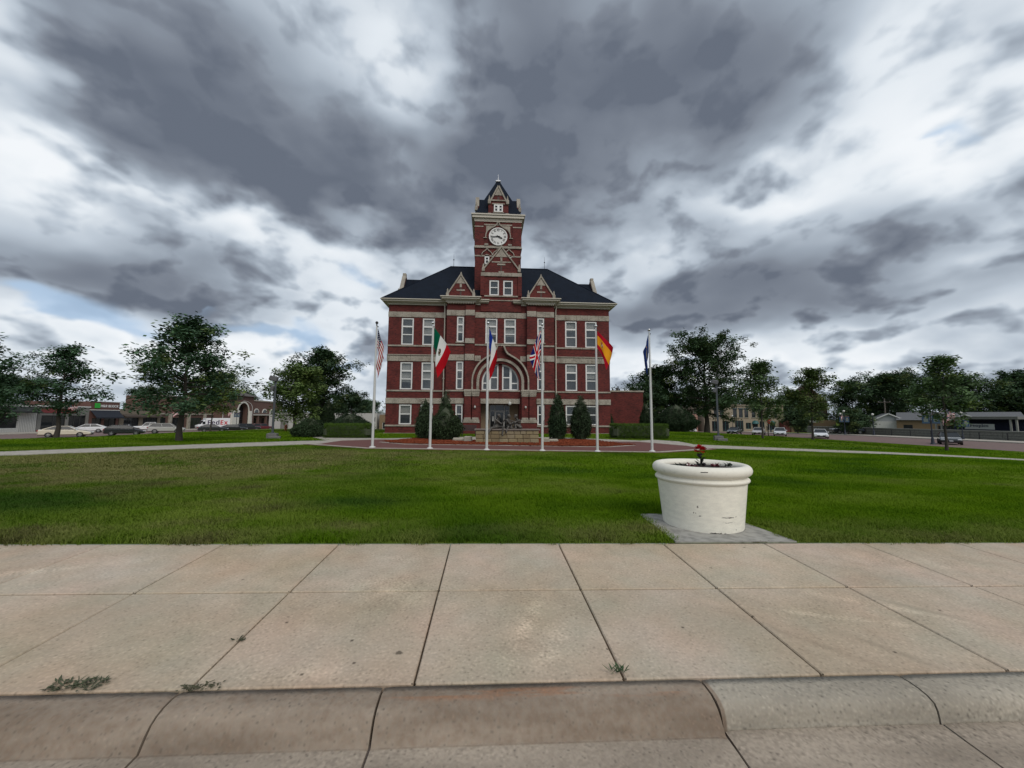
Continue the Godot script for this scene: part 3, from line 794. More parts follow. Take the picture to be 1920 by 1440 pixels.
func gable(parent: Node3D, x: float, y0: float, hw: float, h: float, z: float, deep: float, slot := true) -> void:   # a brick gable with stone coping, finial and shoulder stones
	var brick: Material = M["brick"]
	var b := B.new()
	b.prism(PackedVector2Array([Vector2(x - hw, y0), Vector2(x + hw, y0), Vector2(x + hw, y0 + 0.35), Vector2(x, y0 + h - 0.1), Vector2(x - hw, y0 + 0.35)]), z - 0.3, z)
	part(b, "gable_wall", brick, parent)
	b = B.new()
	b.prism(PackedVector2Array([Vector2(x - hw * 0.36, y0 + h * 0.62), Vector2(x + hw * 0.36, y0 + h * 0.62), Vector2(x, y0 + h - 0.15)]), z, z + 0.04)
	for s in [-1.0, 1.0]:
		b.ribbon([Vector2(x + s * (hw + 0.03), y0 + 0.3), Vector2(x + s * 0.02, y0 + h)], 0.13, z - 0.35, z + 0.12)
		b.cbox(Vector3(x + s * hw, y0 + 0.3, z + 0.02), Vector3(0.3, 0.4, 0.3), 0.04)
		b.lathe(Vector3(x + s * hw, y0 + 0.5, z + 0.02), [Vector2(0.12, 0), Vector2(0.13, 0.08), Vector2(0.06, 0.16), Vector2(0.1, 0.24), Vector2(0.02, 0.46), Vector2(0.001, 0.48)], 8)
	b.tube([Vector3(x, y0 + h - 0.1, z - 0.1), Vector3(x, y0 + h + 0.15, z - 0.1), Vector3(x, y0 + h + 0.34, z - 0.1)], [0.16, 0.1, 0.03], 6)
	if slot:
		b.bb(x - 0.1, x + 0.1, y0 + h * 0.46, y0 + h * 0.60, z, z + 0.05)
		b.bb(x - 0.42, x + 0.42, y0 + h * 0.30, y0 + h * 0.36, z, z + 0.05)
		b.bb(x - 0.28, x + 0.28, y0 + 0.02, y0 + 0.16, z, z + 0.09)
	part(b, "gable_coping", stone(), parent)
	if slot:
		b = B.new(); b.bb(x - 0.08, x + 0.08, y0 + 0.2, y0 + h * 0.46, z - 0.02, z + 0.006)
		part(b, "painted_slit", mat("slit_shade", lin(0.07, 0.04, 0.035), 0.8), parent)  # a flat plate; the shade inside a slit is put into its colour
	b = B.new()
	b.prism(PackedVector2Array([Vector2(x - hw - 0.05, y0 + 0.15), Vector2(x + hw + 0.05, y0 + 0.15), Vector2(x, y0 + h - 0.2)]), z - deep, z - 0.3)
	part(b, "gable_roof", M["slate"], parent)

func cornice(parent: Node3D, x0: float, x1: float, y: float, z0: float, z1: float, out: float, sides := Vector2(1, 1)) -> void:
	# stepped cream cornice round the front and the two sides; y is its foot
	var b := B.new()
	for q in [[0.0, 0.16, 0.18], [0.16, 0.24, 0.42], [0.24, 0.40, 0.78], [0.40, 0.47, 1.0], [0.47, 0.50, 0.90]]:
		var e: float = out * q[2]
		b.bb(x0 - e * sides.x, x1 + e * sides.y, y + q[0], y + q[1], z1, z0 + e)
	part(b, "cornice", mat("cornice_paint", lin(0.58, 0.54, 0.46), 0.7, {"tex": T["paint"], "scale": 0.5}), parent)

func courthouse() -> void:
	rng.seed = 41
	M["brick"] = mat("brick", Color(0.79, 0.70, 0.72), 0.9, {"tex": brick_texture(), "scale": 0.42, "wear": wear(), "wscale": 0.11})
	M["slate"] = mat("slate", lin(0.011, 0.018, 0.033), 0.85, {"spec": 0.25, "tex": ntex("slate", 204, 0.09, [[0.0, gray(0.55)], [0.5, gray(0.85)], [1.0, gray(1.0)]]), "scale": 0.5, "wear": wear(), "wscale": 0.13})
	var brick: Material = M["brick"]; var slate: Material = M["slate"]
	var c := thing("courthouse", "three storey red brick courthouse with limestone bands and a central clock tower", "courthouse", Vector3(1.18, 0.25, -39.0))
	var tr := mat("slit_shade", lin(0.07, 0.04, 0.035), 0.8)
	ntex("paint", 203, 0.03, [[0.0, gray(0.88)], [1.0, gray(1.0)]])
	# walls
	var b := B.new()
	var wx := [9.47, 7.35]
	var fl := [[0.88, 2.90], [4.37, 7.18], [8.92, 11.72]]
	for s in [-1.0, 1.0]:
		var hl := []
		for x in wx:
			for q in fl: hl.append([s * x - 0.625, s * x + 0.625, q[0], q[1]])
		b.wall(minf(s * 5.3, s * 11.4), maxf(s * 5.3, s * 11.4), 0.0, 13.1, 0.0, hl)
		hl = []
		for q in [[0.88, 2.92], [4.37, 7.22], [9.18, 11.8]]: hl.append([s * 4.08 - 0.36, s * 4.08 + 0.36, q[0], q[1]])
		b.wall(minf(s * 2.6, s * 5.43), maxf(s * 2.6, s * 5.43), 0.0, 13.2, 0.7, hl)
		b.quad(Vector3(s * 5.43, 0, 0), Vector3(s * 5.43, 0, 0.7), Vector3(s * 5.43, 13.2, 0.7), Vector3(s * 5.43, 13.2, 0))
		b.quad(Vector3(s * 11.4, 0, 0), Vector3(s * 11.4, 0, -14), Vector3(s * 11.4, 13.1, -14), Vector3(s * 11.4, 13.1, 0))
	b.quad(Vector3(11.4, 0, -14), Vector3(-11.4, 0, -14), Vector3(-11.4, 13.1, -14), Vector3(11.4, 13.1, -14))
	# middle bay: entry below, arch above, two windows on top
	var mid := 0.45
	b.wall(-2.7, 2.7, 7.98, 13.6, mid, [[-0.95 - 0.61, -0.95 + 0.61, 9.12, 11.72], [0.95 - 0.61, 0.95 + 0.61, 9.12, 11.72]])
	b.wall(-2.7, 2.7, 0.0, 4.35, mid, [[-1.95, 1.95, 0.0, 3.0]], 0.6)
	var N := 28
	for s in [-1.0, 1.0]:
		b.quad(Vector3(s * 2.7, 4.35, mid), Vector3(s * 1.88, 4.35, mid), Vector3(s * 1.88, 7.98, mid), Vector3(s * 2.7, 7.98, mid))
	for i in N:
		var a0 := PI * i / N; var a1 := PI * (i + 1) / N
		var p0 := Vector2(-cos(a0) * 1.88, 5.18 + sin(a0) * 1.88); var p1 := Vector2(-cos(a1) * 1.88, 5.18 + sin(a1) * 1.88)
		b.quad(Vector3(p0.x, p0.y, mid), Vector3(p1.x, p1.y, mid), Vector3(p1.x, 7.98, mid), Vector3(p0.x, 7.98, mid))
		b.quad(Vector3(p0.x, p0.y, mid - 0.55), Vector3(p1.x, p1.y, mid - 0.55), Vector3(p1.x, p1.y, mid), Vector3(p0.x, p0.y, mid))
	for s in [-1.0, 1.0]: b.quad(Vector3(s * 1.88, 4.35, mid - 0.55), Vector3(s * 1.88, 4.35, mid), Vector3(s * 1.88, 5.2, mid), Vector3(s * 1.88, 5.2, mid - 0.55))
	b.quad(Vector3(-1.88, 4.35, mid), Vector3(1.88, 4.35, mid), Vector3(1.88, 4.35, mid - 0.55), Vector3(-1.88, 4.35, mid - 0.55))
	b.bb(-0.17, 0.17, 4.35, 7.02, mid - 0.5, mid - 0.28)         # brick mullion in the arch
	# porch recess
	for s in [-1.0, 1.0]: b.quad(Vector3(s * 1.95, 0, -1.3), Vector3(s * 1.95, 0, mid - 0.5), Vector3(s * 1.95, 3.0, mid - 0.5), Vector3(s * 1.95, 3.0, -1.3))
	b.quad(Vector3(-1.95, 3.0, mid - 0.5), Vector3(1.95, 3.0, mid - 0.5), Vector3(1.95, 3.0, -1.3), Vector3(-1.95, 3.0, -1.3))
	for s in [-1.0, 1.0]:
		b.bb(s * 2.66, s * 3.56, 4.3, 12.9, 0.2, 0.92)             # piers
		b.bb(s * 2.04, s * 3.62, 0.0, 1.1, 0.2, 1.22)              # plinths
		b.bb(s * 2.12, s * 2.78, 1.5, 3.68, 0.3, 1.08); b.bb(s * 2.88, s * 3.54, 1.5, 3.68, 0.3, 1.08)
	part(b, "wall", brick, c)
	# base course
	b = B.new(); b.bb(-11.52, 11.52, -0.3, 0.06, -13.9, 0.1)
	part(b, "foundation", stone(), c)
	# stone courses
	for s in [-1.0, 1.0]:
		var x0 := minf(s * 5.6, s * 11.43); var x1 := maxf(s * 5.6, s * 11.43)
		for q in [[2.97, 3.52, 0.09], [7.24, 7.84, 0.07], [11.77, 12.32, 0.05]]: course(c, x0, x1, q[0], q[1], 0.0, q[2])
		for q in [[0.70, 0.86, 0.10], [4.18, 4.33, 0.08], [8.74, 8.90, 0.08]]: course(c, x0, x1, q[0], q[1], 0.0, q[2], 2.9)
		course(c, x0, x1, 7.84, 7.93, 0.0, 0.16, 2.9)
		x0 = minf(s * 3.62, s * 5.46); x1 = maxf(s * 3.62, s * 5.46)
		for q in [[2.97, 3.52, 0.09], [7.28, 7.88, 0.07], [11.85, 12.42, 0.05]]: course(c, x0, x1, q[0], q[1], 0.7, q[2], 0.92)
		for q in [[0.70, 0.86, 0.10], [4.18, 4.33, 0.08], [8.78, 8.94, 0.08]]: course(c, x0, x1, q[0], q[1], 0.7, q[2], 1.9)
		course(c, s * 4.08 - 0.46, s * 4.08 + 0.46, 9.06, 9.18, 0.7, 0.12, 1.0)
		x0 = minf(s * 2.64, s * 3.58); x1 = maxf(s * 2.64, s * 3.58)
		for q in [[7.28, 7.92, 0.07], [11.85, 12.42, 0.04], [9.0, 9.5, 0.10]]: course(c, x0, x1, q[0], q[1], 0.92, q[2], 1.0)
		course(c, minf(s * 2.0, s * 2.66), maxf(s * 2.0, s * 2.66), 7.28, 7.84, mid, 0.06, 0.7)
		course(c, minf(s * 2.0, s * 3.66), maxf(s * 2.0, s * 3.66), 1.1, 1.2, 1.18, 0.1, 1.7)
	course(c, -2.66, 2.66, 11.75, 12.32, mid, 0.05)
	course(c, -2.66, 2.66, 8.86, 9.02, mid, 0.08, 2.66)
	course(c, -1.62, 1.62, 9.02, 9.12, mid, 0.13, 1.62)
	course(c, -1.98, 1.98, 3.0, 3.5, mid, 0.10, 1.3)
	course(c, -1.98, 1.98, 4.22, 4.36, mid, 0.08, 1.98)
	# carved capitals and bases of the paired entry columns
	for s in [-1.0, 1.0]:
		for x in [2.45, 3.21]:
			b = B.new()
			b.cbox(Vector3(s * x, 4.27, 0.72), Vector3(0.84, 0.2, 0.98), 0.03)
			for q in [[3.70, 0.70, 0.10], [3.86, 0.74, 0.12], [4.04, 0.78, 0.12]]: b.cbox(Vector3(s * x, q[0] + 0.06, 0.70), Vector3(q[1], q[2] + 0.05, q[1] + 0.16), 0.04)
			for i in 4:      # curled leaves
				b.ball(Vector3(s * x - 0.27 + i * 0.18, 3.98 + 0.06 * (i % 2), 1.10), 0.085, 8)
				b.ball(Vector3(s * x - 0.27 + i * 0.18, 3.82, 1.08), 0.06, 8)
			part(b, "capital", stone(), c)
			b = B.new()
			b.cbox(Vector3(s * x, 1.30, 0.72), Vector3(0.80, 0.22, 0.98), 0.03); b.cbox(Vector3(s * x, 1.46, 0.70), Vector3(0.74, 0.14, 0.90), 0.06); b.cbox(Vector3(s * x, 1.56, 0.70), Vector3(0.68, 0.1, 0.84), 0.04)
			part(b, "column_base", stone(), c)
	# arch mouldings
	b = B.new()
	var path := []
	for i in 33:
		var a := PI * i / 32.0
		path.append(Vector2(-cos(a) * 2.26, 5.18 + sin(a) * 2.26))
	b.ribbon([Vector2(-2.26, 4.36)] + path + [Vector2(2.26, 4.36)], 0.26, mid - 0.1, mid + 0.16)
	part(b, "archivolt", stone(), c)
	b = B.new()
	var left := [Vector2(-2.80, 4.36), Vector2(-2.80, 5.2)]
	for i in range(1, 15):
		var a := deg_to_rad(62.0) * i / 14.0
		left.append(Vector2(-cos(a) * 2.80, 5.2 + sin(a) * 2.80))
	left.append_array([Vector2(-0.98, 7.86), Vector2(-0.70, 8.04), Vector2(-0.52, 8.28), Vector2(-0.41, 8.56), Vector2(-0.32, 8.86)])
	var right := left.map(func(p): return Vector2(-p.x, p.y))
	b.ribbon(left, 0.15, mid + 0.02, mid + 0.52)
	part(b, "hood_mould", stone(), c)
	b = B.new(); b.ribbon(right, 0.15, mid + 0.021, mid + 0.521)
	part(b, "hood_mould", stone(), c)
	b = B.new()      # brick ring between the mouldings, standing a little proud
	var ring := []
	for i in 33:
		var a := PI * i / 32.0
		ring.append(Vector2(-cos(a) * 2.56, 5.18 + sin(a) * 2.56))
	b.ribbon([Vector2(-2.56, 4.36)] + ring + [Vector2(2.56, 4.36)], 0.36, mid, mid + 0.08)
	part(b, "arch_ring", brick, c)
	# arched window
	var white: Material = mat("white_paint", lin(0.80, 0.80, 0.78), 0.55, {"tex": T["paint"], "scale": 0.8})
	var zf := mid - 0.42
	var aw := B.new()
	for s in [-1.0, 1.0]:
		var arc := [Vector2(s * 1.80, 4.40)]
		for i in 15:
			var a := deg_to_rad(84.0) * i / 14.0
			arc.append(Vector2(s * cos(a) * 1.80, 5.18 + sin(a) * 1.80))
		aw.ribbon(arc, 0.15, zf - 0.05, zf + 0.06)
		aw.bb(s * 0.19, s * 0.32, 4.40, 6.96, zf - 0.05, zf + 0.055)
		aw.bb(s * 0.94, s * 1.18, 4.40, 6.55, zf - 0.05, zf + 0.05)
		aw.bb(s * 0.32, s * 0.94, 5.62, 5.74, zf - 0.04, zf + 0.045); aw.bb(s * 1.18, s * 1.78, 5.04, 5.15, zf - 0.04, zf + 0.045)
		aw.bb(s * 0.19, s * 1.85, 4.37, 4.49, zf - 0.05, zf + 0.065)
	var an := part(aw, "arched_window", white, c)
	for s in [-1.0, 1.0]:
		for q in [[0.24, 1.06, 4.42, 5.68], [0.24, 1.06, 5.68, 9.0], [1.06, 1.80, 4.42, 5.1], [1.06, 1.80, 5.1, 9.0]]:
			var poly := PackedVector2Array()
			var k := 8
			for i in k + 1:
				var x := lerpf(q[0], q[1], float(i) / k)
				poly.append(Vector2(s * x, minf(q[3], 5.18 + sqrt(maxf(0.0, 1.80 * 1.80 - x * x)))))
			poly.append(Vector2(s * q[1], q[2])); poly.append(Vector2(s * q[0], q[2]))
			var pb := B.new(); pb.prism(poly, zf - 0.03, zf - 0.015)
			part(pb, "pane", mat("window_glass", Color(0.30, 0.34, 0.37), 0.03, {"alpha": 0.22, "spec": 1.0}), an)
	var room := B.new(); room.bb(-1.9, 1.9, 4.3, 7.2, zf - 1.6, zf - 1.55); room.quad(Vector3(-1.9, 4.3, zf - 1.55), Vector3(1.9, 4.3, zf - 1.55), Vector3(1.9, 4.3, zf - 0.2), Vector3(-1.9, 4.3, zf - 0.2)); room.quad(Vector3(-1.9, 7.2, zf - 0.2), Vector3(1.9, 7.2, zf - 0.2), Vector3(1.9, 7.2, zf - 1.55), Vector3(-1.9, 7.2, zf - 1.55))
	part(room, "room", mat("room_wall", lin(0.30, 0.28, 0.25), 0.9), an)
	# windows
	var bl := [[0.55, 0.0, 0.5], [0.6, 0.62, 0.4], [0.0, 0.38, 0.0, 0.3]]
	rng.seed = 43
	for s in [-1.0, 1.0]:
		for i in 2:
			wdw(c, s * wx[i], 0.90, 2.88, 1.22, -0.12, 2, [0.47, 0.0][i] if s < 0 else 0.0)
			wdw(c, s * wx[i], 4.40, 7.16, 1.22, -0.12, 3, [0.68, 0.62, 0.50, 0.30][i + (2 if s > 0 else 0)])
			wdw(c, s * wx[i], 8.95, 11.70, 1.22, -0.12, 3, [0.0, 0.58, 0.28, 0.35][i + (2 if s > 0 else 0)])
		wdw(c, s * 4.08, 0.90, 2.90, 0.70, 0.58, 2, 0.0); wdw(c, s * 4.08, 4.40, 7.20, 0.70, 0.58, 3, 0.35); wdw(c, s * 4.08, 9.2, 11.78, 0.70, 0.58, 3, 0.6)
		wdw(c, s * 0.95, 9.14, 11.70, 1.20, mid - 0.12, 3, 0.66)
	# entry: timber panels, glazed door, lamps
	b = B.new()
	for s in [-1.0, 1.0]: b.bb(s * 1.05, s * 1.94, 0.0, 2.98, -1.30, -1.16)
	part(b, "entry_panel", mat("tan_board", lin(0.24, 0.17, 0.10), 0.7, {"tex": ntex("board", 206, 0.02, [[0.0, gray(0.8)], [1.0, gray(1.0)]]), "scale": 0.8}), c)
	b = B.new()
	var alu := mat("door_frame", lin(0.30, 0.29, 0.27), 0.45, {"metal": 0.4})
	for x in [-1.0, -0.5, 0.5, 1.0]: b.bb(x - 0.035, x + 0.035, 0.0, 2.95, -1.28, -1.18)
	for y in [0.05, 2.32, 2.92]: b.bb(-0.96, 0.96, y - 0.035, y + 0.035, -1.275, -1.185)
	b.bb(-0.46, -0.38, 0.1, 2.26, -1.26, -1.16); b.bb(0.38, 0.46, 0.1, 2.26, -1.26, -1.16); b.bb(-0.38, 0.38, 2.16, 2.26, -1.26, -1.16); b.bb(-0.38, 0.38, 0.1, 0.3, -1.26, -1.16)
	var dn := part(b, "door", alu, c)
	b = B.new()
	b.bb(-1.0, 1.0, 0.05, 2.92, -1.25, -1.235)
	part(b, "pane", mat("dark_glass", lin(0.012, 0.013, 0.014), 0.06, {"spec": 0.6}), dn)
	b = B.new(); b.bb(-0.33, -0.28, 0.9, 1.3, -1.15, -1.11)
	part(b, "handle", alu, dn)
	b = B.new(); b.bb(-0.78, -0.6, 1.25, 1.75, -1.23, -1.22)
	part(b, "notice", mat("notice_paper", lin(0.45, 0.45, 0.43), 0.9), dn)
	b = B.new(); b.bb(-2.4, 2.4, -0.25, 0.04, -1.4, 1.9); b.bb(-2.8, 2.8, -0.3, -0.1, 1.9, 2.3)
	part(b, "doorstep", mat("pale_concrete", Color.WHITE), c)
	for s in [-1.0, 1.0]:
		b = B.new()
		b.cbox(Vector3(s * 2.5, 2.72, 1.13), Vector3(0.14, 0.1, 0.12), 0.02); b.lathe(Vector3(s * 2.5, 2.52, 1.2), [Vector2(0.02, 0), Vector2(0.09, 0.06), Vector2(0.1, 0.16), Vector2(0.06, 0.2)], 10)
		part(b, "wall_lamp", mat("lamp_shell", lin(0.5, 0.5, 0.47), 0.4), c)
	b = B.new(); b.ball(Vector3(0.95, 3.02, 0.62), 0.17, 12); b.bb(0.9, 1.0, 3.05, 3.3, 0.5, 0.6)
	part(b, "camera_dome", mat("lamp_shell", lin(0.5, 0.5, 0.47), 0.4), c)
	# cornices
	cornice(c, -11.4, -5.5, 13.04, 0.0, -14.0, 0.72, Vector2(1, 0)); cornice(c, 5.5, 11.4, 13.04, 0.0, -14.001, 0.72, Vector2(0, 1))
	for s in [-1.0, 1.0]:
		cornice(c, minf(s * 2.62, s * 5.45), maxf(s * 2.62, s * 5.45), 13.18, 0.9, -0.5, 0.62)
		cornice(c, minf(s * 1.35, s * 2.9), maxf(s * 1.35, s * 2.9), 13.06, mid, -0.49, 0.55, Vector2(0.3 if s > 0 else 0.0, 0.3 if s < 0 else 0.0))
		b = B.new()      # dentils below the bay cornice
		for i in 16: b.bb(s * (2.75 + i * 0.168), s * (2.75 + i * 0.168 + 0.09), 13.06, 13.18, 0.7, 1.0)
		part(b, "dentil_row", mat("cornice_paint", Color.WHITE), c)
	course(c, -1.6, 1.6, 12.92, 13.08, mid, 0.07, 1.6)
	# main roof with cross gables at both ends
	b = B.new()
	var ey := 13.52
	var e0 := Vector3(-12.0, ey, 0.62); var e1 := Vector3(12.0, ey, 0.62); var e2 := Vector3(12.0, ey, -14.7); var e3 := Vector3(-12.0, ey, -14.7)
	var r0 := Vector3(-6.0, 20.0, -7.0); var r1 := Vector3(6.0, 20.0, -7.0)
	b.quad(e0, e1, r1, r0); b.quad(e2, e3, r0, r1); b.tri(e1, e2, r1); b.tri(e3, e0, r0)
	b.quad(e0, e3, e2, e1)
	var ro := part(b, "roof", slate, c)
	b = B.new()
	b.tube([r0, r1], [0.09, 0.09], 6)
	for e in [[e0, r0], [e1, r1]]: b.tube([e[0], e[1]], [0.07, 0.07], 6)
	part(b, "ridge_cap", slate, ro)
	for s in [-1.0, 1.0]:
		b = B.new()      # lightning rod
		b.cyl(Vector3(s * 5.6, 20.0, -7.0), Vector3(s * 5.6, 21.6, -7.0), 0.03, 0.012, 6); b.ball(Vector3(s * 5.6, 20.9, -7.0), 0.08, 8)
		part(b, "lightning_rod", mat("dark_iron", lin(0.05, 0.05, 0.05), 0.5, {"metal": 0.6}), ro)
	for s in [-1.0, 1.0]:      # end gables of the cross wing
		var q := Transform3D(Basis(Vector3.UP, s * PI / 2), Vector3(s * 11.4, 0, -6.0))
		b = B.new()
		b.prism(PackedVector2Array([Vector2(-2.6, 13.0), Vector2(2.6, 13.0), Vector2(2.6, 14.6), Vector2(0.3, 18.1), Vector2(-0.3, 18.1), Vector2(-2.6, 14.6)]), -0.35, 0.05, q)
		part(b, "end_gable", brick, c)
		b = B.new()
		b.prism(PackedVector2Array([Vector2(-2.7, 14.2), Vector2(2.7, 14.2), Vector2(0.0, 17.9)]), -6.5, -0.3, q)
		part(b, "end_gable_roof", slate, ro)
		b = B.new()
		for k in [-1.0, 1.0]:
			var p0 := q * Vector3(k * 2.66, 14.5, -0.15); var p1 := q * Vector3(k * 0.2, 18.2, -0.15)
			var dir := (p1 - p0).normalized()
			b.box((p0 + p1) / 2, Vector3(0.16, (p1 - p0).length(), 0.42), Basis(dir.cross(q.basis.z), dir, q.basis.z))
			b.cbox(q * Vector3(k * 2.6, 14.7, -0.1), Vector3(0.4, 0.8, 0.4), 0.05); b.tube([q * Vector3(k * 2.6, 15.05, -0.1), q * Vector3(k * 2.6, 15.5, -0.1), q * Vector3(k * 2.6, 15.9, -0.1)], [0.18, 0.15, 0.03], 6)
		b.cbox(q * Vector3(0, 18.3, -0.15), Vector3(0.4, 0.6, 0.42), 0.05)
		part(b, "gable_coping", stone(), c)
	# front gables and central dormer
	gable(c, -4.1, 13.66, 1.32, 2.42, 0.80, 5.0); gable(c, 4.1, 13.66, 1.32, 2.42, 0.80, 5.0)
	b = B.new()
	b.wall(-2.08, 2.08, 12.4, 16.3, mid + 0.12, [[-0.71 - 0.5, -0.71 + 0.5, 14.10, 15.72], [0.71 - 0.5, 0.71 + 0.5, 14.10, 15.72]])
	for s in [-1.0, 1.0]: b.quad(Vector3(s * 2.08, 12.4, -3.0), Vector3(s * 2.08, 12.4, mid + 0.12), Vector3(s * 2.08, 16.3, mid + 0.12), Vector3(s * 2.08, 16.3, -3.0))
	for s in [-1.0, 1.0]: b.bb(s * 1.72, s * 2.12, 13.3, 16.1, mid - 0.2, mid + 0.22)
	part(b, "dormer_wall", brick, c)
	course(c, -2.1, 2.1, 16.08, 16.46, mid + 0.12, 0.12, 1.05); course(c, -2.1, 2.1, 13.92, 14.06, mid + 0.12, 0.1, 2.1); course(c, -2.1, 2.1, 13.5, 13.6, mid + 0.12, 0.06, 2.1)
	for s in [-1.0, 1.0]: wdw(c, s * 0.71, 14.12, 15.70, 0.98, mid, 2, 0.0)
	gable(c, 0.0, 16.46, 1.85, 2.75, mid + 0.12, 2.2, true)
	course(c, -1.0, 1.0, 17.55, 17.68, mid + 0.12, 0.05, 1.0)
	tower(c)
	# downspouts
	for s in [-1.0, 1.0]:
		b = B.new()
		b.tube([Vector3(s * 5.72, 13.1, 0.5), Vector3(s * 5.72, 12.7, 0.14), Vector3(s * 5.72, 0.2, 0.14)], [0.065, 0.065, 0.065], 8)
		for y in [2.0, 5.5, 9.2]: b.bb(s * 5.72 - 0.1, s * 5.72 + 0.1, y, y + 0.06, 0.0, 0.22)
		part(b, "downspout", mat("cornice_paint", Color.WHITE), c)
	# low brick annex behind
	var an2 := thing("brick_annex", "low flat roofed red brick annex behind the clipped hedge", "building", Vector3(15.4, 0.1, -52.0))
	b = B.new(); b.bb(-4.0, 6.0, 0, 5.4, -10, 0); part(b, "wall", brick, an2)
	b = B.new(); b.bb(-4.1, 6.1, 5.4, 5.6, -10.1, 0.1); part(b, "coping", stone(), an2)
	b = B.new(); b.bb(3.2, 3.5, 5.6, 6.2, -3, -2.7); part(b, "roof_vent", mat("dark_iron", Color.WHITE), an2)

func flatten(n: Node3D) -> void:   # its children become parts of the thing itself
	var up := n.get_parent()
	for k in n.get_children():
		var x: Transform3D = n.transform * k.transform
		n.remove_child(k)
		up.add_child(k, true)
		k.transform = x
	up.remove_child(n)
	n.free()

func tower(c: Node3D) -> void:
	var brick: Material = M["brick"]; var slate: Material = M["slate"]
	var t := Node3D.new(); t.name = "clock_tower"; c.add_child(t); t.position = Vector3(-0.31, 0, -1.5)
	var h := 2.50
	var b := B.new()
	b.bb(-h, h, 12.0, 23.1, -2 * h, 0)
	for s in [-1.0, 1.0]:
		b.bb(s * (h - 0.95), s * (h + 0.06), 20.3, 23.05, -1.0, 0.07)
		b.bb(s * (h - 0.95), s * (h + 0.06), 20.3, 23.05, -2 * h - 0.06, -2 * h + 1.0)
	part(b, "tower_wall", brick, t)
	b = B.new()
	for q in [[19.05, 19.2, 0.05], [20.0, 20.12, 0.12], [20.12, 20.28, 0.07], [22.62, 22.76, 0.03]]:
		b.bb(-h - q[2], h + q[2], q[0], q[1], -2 * h - q[2], q[2])
	for s in [-1.0, 1.0]:
		b.bb(s * (h - 0.9), s * (h + 0.1), 22.36, 22.48, -0.9, 0.11)
		b.prism(PackedVector2Array([Vector2(s * 0.28, 22.55), Vector2(s * 1.32, 22.55), Vector2(s * 1.32, 21.86), Vector2(s * 0.9, 22.1)]), 0.0, 0.05)
		b.cbox(Vector3(s * 1.28, 20.4, 0.04), Vector3(0.42, 0.22, 0.2), 0.03); b.cbox(Vector3(s * 1.42, 21.15, 0.04), Vector3(0.42, 0.1, 0.2), 0.02)
	var hood := [Vector2(-1.36, 21.2), Vector2(-1.34, 21.45)]
	for i in range(1, 10):
		var a := deg_to_rad(60.0) * i / 9.0
		hood.append(Vector2(-cos(a) * 1.33, 21.45 + sin(a) * 1.0))
	hood.append_array([Vector2(-0.4, 22.48), Vector2(-0.18, 22.66), Vector2(-0.08, 22.9), Vector2(-0.07, 23.0)])
	b.ribbon(hood, 0.11, 0.0, 0.16); b.ribbon(hood.map(func(p): return Vector2(-p.x, p.y)), 0.11, 0.001, 0.161)
	for x in [-1.19, 0.0, 1.19]:      # small belfry arches
		var q := [Vector2(x - 0.56, 19.2)]
		for i in range(0, 7):
			var a := deg_to_rad(58.0) * i / 6.0
			q.append(Vector2(x - cos(a) * 0.56, 19.25 + sin(a) * 0.46))
		q.append_array([Vector2(x - 0.12, 19.78), Vector2(x - 0.04, 19.95)])
		b.ribbon(q, 0.08, 0.0, 0.12); b.ribbon(q.map(func(p): return Vector2(2 * x - p.x, p.y)), 0.08, 0.001, 0.121)
		var arc := []
		for i in 13:
			var a := PI * i / 12.0
			arc.append(Vector2(x - cos(a) * 0.27, 19.06 + sin(a) * 0.27))
		b.prism(PackedVector2Array(arc), 0.0, 0.05)
		b.bb(x - 0.36, x + 0.36, 18.1, 18.18, 0.0, 0.1)
	part(b, "stone_trim", stone(), t)
	for x in [-1.19, 1.19]:
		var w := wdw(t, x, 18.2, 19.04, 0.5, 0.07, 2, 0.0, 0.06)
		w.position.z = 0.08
	b = B.new()
	for q in [[23.0, 23.14, 0.10], [23.14, 23.34, 0.14], [23.34, 23.62, 0.34], [23.62, 23.76, 0.44]]:
		b.bb(-h - q[2], h + q[2], q[0], q[1], -2 * h - q[2], q[2])
	part(b, "cornice", mat("cornice_paint", Color.WHITE), t)
	# the clock
	var ck := Node3D.new(); ck.name = "clock"; t.add_child(ck); ck.position = Vector3(0, 21.30, 0.07)
	b = B.new()
	b.tube([Vector3(0, 0, -0.06), Vector3(0, 0, 0.06)], [0.92, 0.92], 48)
	part(b, "dial", mat("dial_white", lin(0.66, 0.66, 0.64), 0.6), ck)
	b = B.new()
	var circ := []
	for i in 49: circ.append(Vector2(cos(TAU * i / 48) * 0.955, sin(TAU * i / 48) * 0.955))
	b.ribbon(circ, 0.1, -0.06, 0.12)
	part(b, "bezel", mat("white_paint", Color.WHITE), ck)
	var black := mat("clock_black", lin(0.015, 0.015, 0.015), 0.5)
	var nums := ["XII", "I", "II", "III", "IIII", "V", "VI", "VII", "VIII", "IX", "X", "XI"]
	var font := SystemFont.new(); font.font_names = PackedStringArray(["Droid Serif"])
	for i in 12:
		var tm := TextMesh.new()
		tm.text = nums[i]; tm.font = font; tm.font_size = 30; tm.pixel_size = 0.0075; tm.depth = 0.02
		var o := put(tm, "numeral", black, ck)
		var a := TAU * i / 12.0
		o.position = Vector3(sin(a) * 0.73, cos(a) * 0.73, 0.075); o.rotation.z = -a
		o.scale = Vector3(1.0, 1.25, 1.0)
